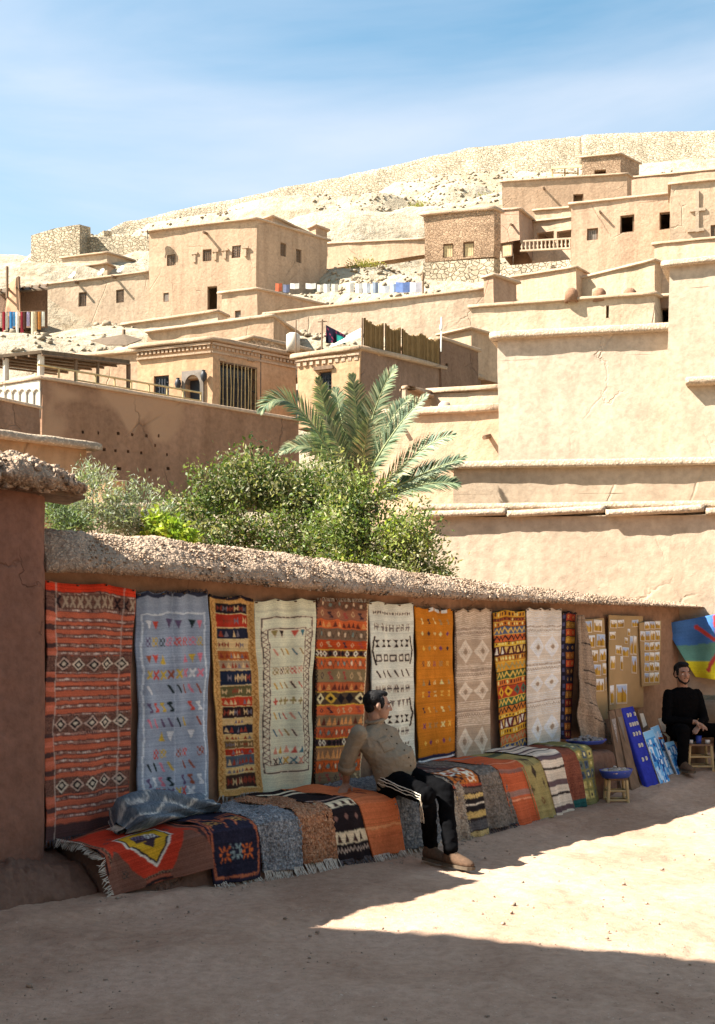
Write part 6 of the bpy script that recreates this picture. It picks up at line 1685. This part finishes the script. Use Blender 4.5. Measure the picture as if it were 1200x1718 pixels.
bush('olive_shrub', 'grey green olive shrub in front of the ochre wall stub', [(235, 825, 11.7, .1), (240, 855, 11.6, .15), (215, 868, 11.5, .17), (262, 845, 11.7, .1), (275, 865, 11.6, .14), (228, 880, 11.5, .15), (255, 820, 11.8, .06)], (-2.1, 11.6, .4), 85, 38, .045, .006, G2, 5, .025, 'shrub', .13, .9, stems=6, group=OL)
bush('olive_shrub', 'low darker olive shrub tucked beside the hut wall', [(105, 870, 11.2, .13), (95, 850, 11.3, .1), (120, 880, 11.2, .13)], (-2.8, 11.2, .4), 60, 44, .045, .007, ['#6f7d5c', '#7f8d6a', '#5c6b4a'], 6, .02, 'shrub', .11, .8, stems=3, group=OL)
for i, (px, py, d, s_, lb) in enumerate([(650, 355, 135, .8, 'dry bush high on the slope left of brick house'), (663, 340, 138, .6, 'dry tuft just above the slope bush'), (744, 326, 140, .8, 'dry bush on the slope near the rampart'), (706, 380, 122, .7, 'dark green bush beside the brick house roof'), (815, 324, 135, 1.0, 'flat dry bush left of the highest house'), (580, 352, 140, .7, 'small dry bush on the slope above the large house'), (612, 463, 96, .9, 'green tuft above the displayed cloths'), (788, 341, 132, .6, 'small tuft left of the highest house'), (465, 428, 112, .8, 'dry bush behind the large tan house')]):
    b = P(px, py, d); b.z = float(terr(np.array([b.x]), np.array([b.y]))[0]); r = np.random.default_rng(90 + i); n = 420
    q = r.normal(size=(n, 3)) * np.array([s_ * .75, s_ * .6, s_ * .3]); q[:, 2] = abs(q[:, 2])
    th = empty('scrub_bush', lb, 'bush', 'dry bushes on the hill', loc=b)
    MB().tube([b - Vector((0, 0, .2)), b + Vector((0, 0, .3))], .06, 5).build('stem', M['bark'], th)
    leaves('crown', q + np.array(b), q + r.normal(0, .3, (n, 3)) + np.array([0, 0, .5]), r.uniform(.15, .3, n), r.uniform(.03, .06, n), np.tile(srgb('#8f8a4e'), (n, 1)) * r.uniform(.6, 1.2, (n, 1)), th, i)

def palm():
    base = P(603, 850, 15.6); th = empty('date_palm', 'young date palm with arching grey green fronds above the tree', 'palm tree', loc=(base.x, base.y, .4))
    m = MB().tube([Vector((base.x, base.y, .2)), Vector((base.x + .03, base.y, 1.4)), base - Vector((0, 0, .1))], [.2, .17, .14], 10)
    m.build('trunk', M['bark'], th, True)
    r = np.random.default_rng(5)
    fr = [((437, 692, 14.9), (505, 690, 15.2), 1.0), ((533, 634, 15.3), (560, 735, 15.5), 1), ((563, 650, 15.9), (580, 735, 15.7), 1), ((590, 628, 15.4), (600, 730, 15.5), 1), ((664, 615, 15.2), (620, 720, 15.4), 1), ((690, 664, 16.2), (640, 735, 15.9), .9), ((716, 662, 15.2), (648, 745, 15.3), .9), ((763, 730, 15.0), (695, 765, 15.2), .9), ((782, 766, 15.5), (700, 800, 15.5), .9), ((770, 812, 15.9), (705, 815, 15.8), .9), ((500, 735, 15.9), (555, 765, 15.8), .9), ((470, 760, 15.3), (540, 760, 15.4), .8), ((620, 700, 14.9), (610, 770, 15.2), .8), ((545, 700, 15.0), (575, 765, 15.2), .8)]
    pal = [srgb(h) for h in ('#6d7d62', '#828f6c', '#5a6d52', '#949c78', '#53664a', '#a09a78')]
    for k, (tip, mid, sc) in enumerate(fr):
        b0 = base + Vector(r.normal(0, .05, 3)); t0, m0 = P(*tip), P(*mid)
        def cur(s): return b0 * (1 - s) ** 2 + (m0 * 2 - (b0 + t0) * .5) * (2 * s * (1 - s)) + t0 * s ** 2
        pts = [cur(s) for s in np.linspace(0, 1, 16)]
        f = MB().tube(pts, [.022 * (1 - i / 15) + .003 for i in range(16)], 5).build('frond', M['palm'], th, True)
        ca = f.data.color_attributes.new('Col', 'FLOAT_COLOR', 'POINT'); ca.data.foreach_set('color', np.tile(np.r_[srgb('#9aa070'), 1].astype(np.float32), len(f.data.vertices)))
        V, C = [], []
        n = 84
        for i in range(n):
            s = .14 + .86 * i / n; p = cur(s); tg = (cur(min(s + .02, 1)) - cur(s - .02)).normalized()
            sd_ = tg.cross(Vector((0, -.75, .66))).normalized(); up_ = sd_.cross(tg)
            Ln = sc * .34 * (math.sin(math.pi * min(1, .18 + s * .8)) ** .7) * r.uniform(.85, 1.1)
            for sg in (-1, 1):
                ff = .95 if s < .9 else 1.6
                d = (tg * ff + sd_ * sg * r.uniform(.7, .95) + up_ * r.uniform(.1, .4) + Vector((0, 0, -.12))).normalized(); wv = d.cross(up_).normalized() * .0105
                q = p + d * Ln; mid_ = p + d * Ln * .5 - Vector((0, 0, .0)); q = q - Vector((0, 0, .05 * Ln / .4))
                V += [p - wv * .6, p + wv * .6, mid_ + wv, q, mid_ - wv]; C += [pal[r.integers(6)] * r.uniform(.7, 1.2)] * 5
        mkmesh('leaflets', np.array([list(v) for v in V]), np.arange(len(V)).reshape(-1, 5), M['palm'], f, False, np.array(C))['kind'] = 'stuff'
palm()

# ------------------------------------------------------------------ people
def skin(name, col):
    m, nt, bs = newmat(name); p = worldpos(nt); n = noise(nt, p, 60, 4); c = np.array(col)
    nt.links.new(ramp(nt, n, [(.3, tuple(c * .85)), (.7, tuple(c * 1.12))]), bs.inputs['Base Color']); bs.inputs['Roughness'].default_value = .55; bs.inputs['Subsurface Weight'].default_value = .08
    bs.inputs['Subsurface Radius'].default_value = (.02, .008, .004)
    return m
M['skin'] = skin('skin', (.30, .165, .105)); M['hair'] = plain('black_hair', (.006, .005, .005), .75, .4, 90, bumpd=.003)
def fabric(name, col, sc=300):
    m, nt, bs = newmat(name); p = worldpos(nt); n = noise(nt, p, sc, 2); n2 = noise(nt, p, 9, 4, .6, .6); c = np.array(col)
    nt.links.new(mixc(nt, .5, ramp(nt, n, [(.3, tuple(c * .8)), (.7, tuple(c * 1.15))]), ramp(nt, n2, [(.3, (.75,) * 3), (.7, (1.1,) * 3)]), 'MULTIPLY'), bs.inputs['Base Color'])
    bs.inputs['Roughness'].default_value = .95; bs.inputs['Specular IOR Level'].default_value = .02
    bump(nt, bs, n2, .7, .012); return m
M['khaki'] = fabric('khaki_cotton', (.25, .205, .145)); M['black'] = fabric('black_cotton', (.0045, .0045, .005)); M['rose'] = fabric('rose_cotton', (.55, .33, .26)); M['denim'] = fabric('denim', (.10, .16, .27))
M['suede'] = plain('suede_boot', (.09, .052, .03), .9, .25, 40); M['sole'] = plain('boot_sole', (.10, .075, .05), .9, .2, 20)

class Flesh:
    """closed lumps that are fused into one skin by a voxel remesh"""
    def __init__(s): s.m = MB()
    def ell(s, c, r, q=None, n=14):
        c = Vector(c); base = len(s.m.v)
        for i in range(n + 1):
            a = math.pi * i / n
            for k in range(n * 2):
                b = math.pi * k / n; v = Vector((r[0] * math.sin(a) * math.cos(b), r[1] * math.sin(a) * math.sin(b), r[2] * math.cos(a)))
                s.m.v.append(tuple(c + (q @ v if q else v)))
        w = n * 2
        for i in range(n):
            for k in range(w): s.m.f.append((base + i * w + k, base + (i + 1) * w + k, base + (i + 1) * w + (k + 1) % w, base + i * w + (k + 1) % w))
        return s
    def limb(s, pts, rad):
        pts = [Vector(p) for p in pts]
        if len(pts) > 2:            # densify so bends stay round
            P2, R2 = [], []
            for i in range(len(pts) - 1):
                for k in range(4): P2.append(pts[i].lerp(pts[i + 1], k / 4)); R2.append(rad[i] + (rad[i + 1] - rad[i]) * k / 4)
            P2.append(pts[-1]); R2.append(rad[-1]); s.m.tube(P2, R2, 14)
        else: s.m.tube(pts, rad, 14)
        for p, r in zip(pts, rad): s.ell(p, (r, r, r), None, 8)
        return s
    def loft(s, rings, n=20):
        """rings: (centre, side half-vector, front half-vector)"""
        base = len(s.m.v)
        for c, a, b in rings:
            c, a, b = Vector(c), Vector(a), Vector(b)
            for k in range(n): q = 2 * math.pi * k / n; s.m.v.append(tuple(c + a * math.cos(q) + b * math.sin(q)))
        for i in range(len(rings) - 1):
            for k in range(n): s.m.f.append((base + i * n + k, base + i * n + (k + 1) % n, base + (i + 1) * n + (k + 1) % n, base + (i + 1) * n + k))
        s.m.f.append(tuple(base + k for k in range(n))[::-1]); s.m.f.append(tuple(base + (len(rings) - 1) * n + k for k in range(n)))
        return s
    def build(s, name, mat, parent, vox=.008, smooth=4, wrinkle=0.0, wscale=18.0, keep=None):
        o = s.m.build(name + '_raw', None, None)
        rm = o.modifiers.new('fuse', 'REMESH'); rm.mode = 'VOXEL'; rm.voxel_size = vox
        sm = o.modifiers.new('soft', 'SMOOTH'); sm.iterations = smooth; sm.factor = .5
        dg = bpy.context.evaluated_depsgraph_get(); ev = o.evaluated_get(dg); me = bpy.data.meshes.new_from_object(ev)
        bpy.data.objects.remove(o)
        if wrinkle:
            n = len(me.vertices); co = np.empty(n * 3, np.float32); me.vertices.foreach_get('co', co); co = co.reshape(-1, 3)
            nr = np.empty(n * 3, np.float32); me.vertices.foreach_get('normal', nr); nr = nr.reshape(-1, 3)
            k = co.astype(float); w = (1 - np.abs(fbm(k * np.array([1, 1, 1.5]) * wscale + .6 * fbm(k * 6, 2)[:, None], 2))) - .5
            co = co + nr * (wrinkle * w)[:, None]; me.vertices.foreach_set('co', co.astype(np.float32).ravel()); me.update()
        me.polygons.foreach_set('use_smooth', np.ones(len(me.polygons), dtype=bool)); me.materials.clear(); me.materials.append(mat); me.name = name
        ob = bpy.data.objects.new(name, me); COL.objects.link(ob); ob.parent = parent
        return ob

def headparts(F, c, fwd, up):
    """add a head to flesh F; returns a function from head space (x right, y forward, z up) to world"""
    f = Vector(fwd).normalized(); u = Vector(up); u = (u - f * u.dot(f)).normalized(); r = f.cross(u)
    c = Vector(c)
    def w(x, y, z): return c + r * x + f * y + u * z
    from mathutils import Matrix
    q = Matrix((r, f, u)).transposed().to_quaternion()
    F.ell(w(0, -.012, .035), (.074, .094, .082), q); F.ell(w(0, .03, -.02), (.06, .066, .085), q); F.ell(w(0, .055, -.075), (.036, .034, .03), q)
    F.ell(w(0, .08, .028), (.05, .018, .016), q)                                      # brow
    F.limb([w(0, .092, .02), w(0, .108, -.018)], [.009, .014]); F.ell(w(-.012, .096, -.02), (.009, .011, .008), q); F.ell(w(.012, .096, -.02), (.009, .011, .008), q)
    F.ell(w(0, .084, -.047), (.024, .013, .006), q); F.ell(w(0, .082, -.057), (.021, .013, .007), q)      # lips
    for s in (-1, 1):
        F.ell(w(s * .036, .068, -.01), (.02, .02, .018), q); F.ell(w(s * .077, -.006, -.002), (.010, .019, .032), q); F.ell(w(s * .074, 0, -.024), (.009, .011, .012), q)
    return w, q

def hand(F, wrist, dirv, palmn, thumb, curl=.25, scale=1.0):
    """palm and five separate bent fingers"""
    d = Vector(dirv).normalized(); n = Vector(palmn); n = (n - d * n.dot(d)).normalized(); s = d.cross(n)
    if s.dot(Vector(thumb)) < 0: s = -s
    w = Vector(wrist); k = scale
    F.loft([(w, s * .026 * k, n * .020 * k), (w + d * .04 * k, s * .036 * k, n * .016 * k), (w + d * .085 * k, s * .041 * k, n * .013 * k)], 14)
    for i, (x, L, r) in enumerate(((.031, .072, .0088), (.0105, .08, .009), (-.010, .075, .0088), (-.030, .058, .0078))):
        b = w + d * .078 * k + s * x * k; sp = s * (x * .35)
        p1 = b + (d + sp * 3 - n * curl * .3).normalized() * L * .45 * k; p2 = p1 + (d - n * curl * 1.1).normalized() * L * .32 * k; p3 = p2 + (d - n * curl * 1.9).normalized() * L * .25 * k
        F.limb([b, p1, p2, p3], [r * k, r * .95 * k, r * .88 * k, r * .72 * k])
    b = w + d * .02 * k + s * .026 * k; p1 = b + (s * .8 + d * .6 - n * curl * .4).normalized() * .04 * k; p2 = p1 + (s * .35 + d - n * curl).normalized() * .032 * k
    F.limb([b, p1, p2], [.0125 * k, .0108 * k, .0085 * k])

def face_bits(w, q, parent, beard=False, iris=True):
    for s in (-1, 1):
        e = Flesh().ell(w(s * .031, .081, .006), (.0105, .0085, .0075), q, 8); o = e.m.build('eye', M['white'], parent, True)
        Flesh().ell(w(s * .031, .0885, .006), (.0045, .003, .0045), q, 6).m.build('pupil', M['hair'], o, True)
        Flesh().limb([w(s * .016, .098, .030), w(s * .034, .093, .034), w(s * .048, .08, .028)], [.0035, .0045, .003]).m.build('eyebrow', M['hair'], parent, True)

def boot(parent, ankle, toe, name='boot'):
    a, t = Vector(ankle), Vector(toe); d = (t - a); d.z = 0; d.normalize(); s = Vector((d.y, -d.x, 0)); g = t.z
    F = Flesh(); z = Vector((0, 0, 1))
    b0 = Vector((a.x, a.y, g))
    F.loft([(b0 - d * .065 + z * .05, s * .03, z * .035), (b0 - d * .05 + z * .055, s * .04, z * .05), (b0 + d * .02 + z * .06, s * .043, z * .058), (b0 + d * .09 + z * .05, s * .044, z * .045), (b0 + d * .15 + z * .042, s * .048, z * .036), (b0 + d * .195 + z * .034, s * .04, z * .026), (b0 + d * .215 + z * .03, s * .02, z * .015)], 16)
    F.limb([b0 + z * .06 - d * .01, a + z * .02], [.048, .044])
    bt = F.build(name, M['suede'], parent, .006, 3)
    S = MB(); out = [(-.07, .028), (-.055, .04), (.02, .042), (.09, .046), (.15, .051), (.2, .043), (.222, .02)]
    ring = [(x, y) for x, y in out] + [(x, -y) for x, y in out[::-1]]; n = len(ring)
    S.v = [tuple(b0 + d * x + s * y + z * h) for h in (0.0, .022) for x, y in ring]
    S.f = [tuple(range(n))[::-1], tuple(range(n, 2 * n))] + [(i, (i + 1) % n, n + (i + 1) % n, n + i) for i in range(n)]
    S.build('sole', M['sole'], bt)
    for k in range(3): MB().tube([b0 + d * (.03 + k * .028) + s * .022 + z * (.113 - k * .014), b0 + d * (.035 + k * .028) + z * (.121 - k * .015), b0 + d * (.03 + k * .028) - s * .022 + z * (.113 - k * .014)], .004, 5).build('lace', M['sole'], bt)

UP = Vector((0, 0, 1))
# --- man on the bench
f = Vector(WN); r = Vector((f.y, -f.x, 0))             # he faces away from the wall; r = his right
def man_on_bench():
    dv = -Vector(WN) * .09 + Vector((0, 0, .015))
    th = empty('person', 'man in khaki shirt and black track trousers sitting on the bench looking away', 'person', loc=(.5, 8.9, 0))
    C = Vector((.365, 9.06, .60)) + dv
    hr, hl = C + r * .095, C - r * .095
    kr = Vector((.575, 8.70, .50)) + dv; ar = Vector((.545, 8.90, .115)); kl = Vector((.715, 8.83, .52)) + dv; al = Vector((.68, 8.68, .115))
    sh = Vector((.195, 9.05, .945)) + dv; nk = Vector((.205, 9.06, 1.02)) + dv; hd = Vector((.215, 9.045, 1.14)) + dv
    sr, sl_ = sh + r * .175 - UP * .005, sh - r * .175 - UP * .03
    er = Vector((-.015, 8.985, .73)) + dv; wr = Vector((-.025, 9.075, .545)) + dv; el = sl_ + Vector((.10, .02, -.26)); wl_ = Vector((.53, 9.02, .63)) + dv
    tu = (nk - C).normalized(); rt = (r - tu * r.dot(tu)).normalized(); ft = tu.cross(rt) * -1
    if ft.dot(f) < 0: ft = -ft
    lookf = Vector((.93, .18, -.06))
    F = Flesh(); w, q = headparts(F, hd, lookf, Vector((-.05, 0, 1)))
    F.limb([nk - UP * .04, w(0, -.02, -.06)], [.058, .052])
    F.loft([(C - UP * .02, rt * .12, ft * .09), (C.lerp(sh, .5), rt * .12, ft * .09), (sh - UP * .03, rt * .13, ft * .08), (nk - UP * .02, rt * .06, ft * .05)])
    F.limb([sr, er, wr], [.045, .037, .027]); F.limb([sl_, el, wl_], [.045, .037, .027])
    F.limb([hr, kr, ar], [.07, .05, .035]); F.limb([hl, kl, al], [.07, .05, .035])
    hand(F, wr, Vector((-.02, -.12, -.10)).normalized() * .5 + f * .2 + r * .5 - UP * .28, UP, f, .12); hand(F, wl_, f * .7 - UP * .3 + r * .3, UP, r, .35)
    F.build('body', M['skin'], th, .0065, 3)
    # shirt
    S = Flesh()
    S.loft([(C + ft * .0 - UP * .06, rt * .178, ft * .135), (C + ft * .015 + tu * .06, rt * .185, ft * .16), (C + ft * .022 + tu * .15, rt * .182, ft * .168), (C.lerp(sh, .58) + ft * .005, rt * .18, ft * .14), (sh - tu * .08, rt * .19, ft * .118), (sh - tu * .01, rt * .17, ft * .095), (sh + tu * .035, rt * .1, ft * .07), (nk + tu * .0, rt * .066, ft * .062)], 26)
    S.limb([sr, sr.lerp(er, .5), er, er.lerp(wr, .32)], [.066, .062, .060, .061]); S.limb([sl_, sl_.lerp(el, .5), el, el.lerp(wl_, .35)], [.066, .062, .06, .06])
    shirt = S.build('shirt', M['khaki'], th, .0075, 4, .0065, 20)
    K = Flesh()                                           # collar
    ringp = [nk + tu * .012 + rt * (.070 * math.cos(a)) + ft * (.068 * math.sin(a)) + tu * (.014 * -math.sin(a)) for a in np.linspace(-1.35 * math.pi + .35, .85 * math.pi - .35, 15)]
    K.limb(ringp, [.014] * 15); K.build('collar', M['khaki'], shirt, .006, 2)
    pk = C.lerp(sh, .70) + ft * .128 + rt * .07
    from mathutils.bvhtree import BVHTree
    bv = BVHTree.FromPolygons([v.co for v in shirt.data.vertices], [tuple(p.vertices) for p in shirt.data.polygons])
    def lay(p, dn, off):                                  # drop a point onto the cloth
        h_ = bv.ray_cast(p + dn * .2, -dn)
        return (h_[0] + h_[1] * off) if h_[0] else p
    for zz, w_, hh, off in ((0, .045, .05, .004), (.04, .048, .016, .008)):
        V = np.array([[list(lay(pk + tu * (zz + hh * b) + rt * (w_ * a), ft, off)) for a in np.linspace(-1, 1, 9)] for b in np.linspace(1, -1, 9)])
        clothmesh('pocket', V, np.ones((9, 9, 3)) * .2, M['khaki'], shirt, .006, np.array(ft))
    for k in range(6): p = C.lerp(nk, .12 + k * .14) + ft * (.05); p = lay(p, ft, .002); Flesh().ell(p, (.007, .007, .007), None, 5).m.build('button', M['sole'], shirt, True)
    cf = er.lerp(wr, .32); MB().tube([cf - (wr - er).normalized() * .03, cf + (wr - er).normalized() * .022], [.069, .067], 18).build('cuff', M['khaki'], shirt, True)
    # trousers
    T = Flesh(); T.loft([(C - UP * .13, rt * .175, ft * .12), (C - UP * .06, rt * .185, ft * .145), (C + tu * .05, rt * .175, ft * .14)], 22)
    T.limb([hr + f * .02, hr.lerp(kr, .55), kr, kr.lerp(ar, .5), ar + UP * .02], [.092, .082, .068, .058, .054]); T.limb([hl + f * .02, hl.lerp(kl, .55), kl, kl.lerp(al, .5), al + UP * .02], [.092, .082, .068, .058, .054])
    tr = T.build('trousers', M['black'], th, .0085, 3, .012, 12)
    bt_ = BVHTree.FromPolygons([v.co for v in tr.data.vertices], [tuple(p.vertices) for p in tr.data.polygons])
    for k in (-1, 0, 1):                                   # side stripes of the right leg
        def sidep(a, b, fr_, rad):
            ax = (b - a).normalized(); out = (r - ax * r.dot(ax)).normalized(); across = ax.cross(out)
            return a.lerp(b, fr_) + (out * math.cos(.26 * k + .12) + across * math.sin(.26 * k + .12)) * (rad + .0045)
        pts = [sidep(hr, kr, g, rd_) for g, rd_ in ((-.05, .115), (.15, .105), (.35, .097), (.6, .090), (.85, .081), (1.0, .076))] + [sidep(kr, ar, g, rd_) for g, rd_ in ((.25, .070), (.5, .064))]
        fine_ = [pts[i].lerp(pts[i + 1], g / 8) for i in range(len(pts) - 1) for g in range(8)]
        fine_ = [(lambda q_: q_[0] + q_[1] * .0015)(bt_.find_nearest(x_)) for x_ in fine_]
        MB().tube(fine_, .0036, 6).build('stripe', M['cream'], tr)
    boot(th, ar, Vector((.62, 8.79, .012))); boot(th, al, Vector((.78, 8.57, .012)))
    H = Flesh(); H.ell(w(0, -.024, .045), (.078, .091, .077), q); H.ell(w(0, -.052, .0), (.064, .046, .058), q); H.ell(w(0, .02, .097), (.052, .055, .026), q)
    for s in (-1, 1): H.ell(w(s * .066, .02, .03), (.012, .022, .045), q)
    H.build('hair', M['hair'], th, .005, 2, .006, 110)
    face_bits(w, q, th)
man_on_bench()

# --- young man on a box by the far wall
def young_man():
    g = float(gz(12.9)); X = P(1146, 1200, 12.95)
    th = empty('person', 'young bearded man dressed in black sitting with hands together by the flag', 'person', loc=(X.x, 12.95, g))
    f = Vector((.22, -.97, 0)).normalized(); r = Vector((f.y, -f.x, 0)); C = Vector((X.x + .0, 13.0, P(0, 1226, 13).z))
    sh = Vector((X.x - .0, 12.96, P(0, 1160, 12.96).z)); nk = sh + UP * .055 + f * .01; hd = Vector((P(1145, 0, 12.93).x, 12.93, P(0, 1131, 12.93).z))
    hr, hl = C + r * .09, C - r * .09; kr, kl = hr + f * .40 + r * .10 + UP * .03, hl + f * .38 - r * .16 + UP * .03; ar, al = kr - UP * (kr.z - g - .1) - f * .02, kl - UP * (kl.z - g - .1) - f * .02
    sr, sl_ = sh + r * .165 - UP * .035, sh - r * .165 - UP * .035; er, el = sr + f * .06 + r * .06 - UP * .27, sl_ + f * .06 - r * .06 - UP * .27; wr, wl_ = C + f * .27 + UP * .11 - r * .02, C + f * .29 + UP * .07 - r * .06
    F = Flesh(); w, q = headparts(F, hd, Vector((.2, -.97, -.05)), UP); F.limb([nk - UP * .03, w(0, -.02, -.06)], [.055, .05])
    F.loft([(C, r * .12, f * .09), (sh - UP * .03, r * .13, f * .08), (nk, r * .05, f * .05)]); F.limb([sr, er, wr], [.045, .036, .026]); F.limb([sl_, el, wl_], [.045, .036, .026]); F.limb([hr, kr, ar], [.07, .05, .035]); F.limb([hl, kl, al], [.07, .05, .035])
    hand(F, wr, f * .5 - r * .5 - UP * .3, UP, f, .4); hand(F, wl_, f * .4 + r * .6 - UP * .3, UP, f, .4)
    F.build('body', M['skin'], th, .008, 3)
    S = Flesh(); S.loft([(C - UP * .05, r * .17, f * .125), (C + UP * .1, r * .172, f * .13), (C.lerp(sh, .6), r * .18, f * .125), (sh - UP * .07, r * .195, f * .115), (sh + UP * .0, r * .165, f * .085), (nk - UP * .01, r * .066, f * .06)], 24)
    S.limb([sr, sr.lerp(er, .5), er, er.lerp(wr, .8)], [.060, .056, .050, .042]); S.limb([sl_, sl_.lerp(el, .5), el, el.lerp(wl_, .8)], [.060, .056, .050, .042]); S.build('shirt', M['black'], th, .009, 3, .01, 13)
    T = Flesh(); T.loft([(C - UP * .12, r * .17, f * .12), (C + UP * .02, r * .17, f * .13)], 20); T.limb([hr, kr, kr.lerp(ar, .5), ar], [.09, .07, .06, .055]); T.limb([hl, kl, kl.lerp(al, .5), al], [.09, .07, .06, .055]); T.build('trousers', M['black'], th, .01, 3, .008, 12)
    boot(th, ar, ar + f * .2 + UP * (g + .012 - ar.z)); boot(th, al, al + f * .2 + UP * (g + .012 - al.z))
    H = Flesh(); H.ell(w(0, -.026, .056), (.078, .092, .076), q); H.ell(w(0, -.06, .0), (.07, .05, .06), q); H.ell(w(0, .028, .105), (.055, .052, .028), q)
    for s in (-1, 1): H.ell(w(s * .066, .02, .03), (.012, .022, .045), q)
    H.build('hair', M['hair'], th, .006, 2, .008, 90)
    B = Flesh()
    for s in (-1, 1): B.limb([w(s * .062, .02, -.03), w(s * .05, .05, -.07), w(0, .078, -.096)], [.010, .013, .016])
    B.limb([w(-.026, .090, -.040), w(0, .094, -.036), w(.026, .090, -.040)], [.005, .006, .005]); B.build('beard', M['hair'], th, .006, 2)
    face_bits(w, q, th)
    bx = MB().box((C.x, C.y + .03, (g + C.z - .12) / 2), r * .2, f * .17, UP * ((C.z - .12 - g) / 2 + .01)); o = bx.build('wooden_crate', M['wood']); o.modifiers.new('bevel', 'BEVEL').width = .01
    tag(o, 'plain wooden crate the young man in black sits on', 'crate')
young_man()

# --- visitor at the right edge, mostly out of the picture
def visitor():
    g = float(gz(12.3)); X = P(1258, 1100, 12.3).x
    th = empty('person', 'visitor in rose shirt and jeans standing beside the flag', 'person', loc=(X, 12.3, g)); C = Vector((X, 12.3, g + .9)); f = Vector((-.6, .8, 0)).normalized(); r = Vector((f.y, -f.x, 0))
    sh = C + UP * .5; nk = sh + UP * .07; hd = nk + UP * .14 + f * .02
    F = Flesh(); w, q = headparts(F, hd, f, UP); F.limb([nk - UP * .04, w(0, -.02, -.06)], [.055, .05]); F.loft([(C, r * .12, f * .09), (sh - UP * .03, r * .13, f * .08), (nk, r * .05, f * .05)])
    for s in (-1, 1):
        a = sh + r * s * .18; e = a + r * s * .04 - UP * .28; wv = e + f * .05 - UP * .22; F.limb([a, e, wv], [.045, .036, .026]); hand(F, wv, f * .6 - UP * .6, r * s, f, .4)
        h = C + r * s * .09; F.limb([h, h - UP * .42 + f * .03, h - UP * .8], [.07, .05, .035])
    F.build('body', M['skin'], th, .009, 3)
    S = Flesh(); S.loft([(C - UP * .02, r * .165, f * .12), (C.lerp(sh, .6), r * .17, f * .125), (sh - UP * .06, r * .19, f * .11), (sh, r * .16, f * .085), (nk - UP * .01, r * .065, f * .06)], 22)
    for s in (-1, 1): a = sh + r * s * .18; S.limb([a, a + r * s * .035 - UP * .22], [.072, .06])
    S.build('shirt', M['rose'], th, .009, 3, .01, 12)
    T = Flesh(); T.loft([(C - UP * .14, r * .165, f * .12), (C + UP * .0, r * .16, f * .122)], 20)
    for s in (-1, 1): h = C + r * s * .09; T.limb([h - UP * .05, h - UP * .42 + f * .03, h - UP * .8], [.088, .068, .06])
    T.build('jeans', M['denim'], th, .01, 3, .008, 12)
    for s in (-1, 1): h = C + r * s * .09 - UP * .8; boot(th, h, Vector((h.x, h.y, g + .012)) + f * .2, 'shoe')
    H = Flesh(); H.ell(w(0, -.02, .055), (.081, .098, .08), q); H.ell(w(0, -.06, .0), (.072, .055, .06), q); H.build('hair', M['hair'], th, .008, 3); face_bits(w, q, th)
visitor()
settle()
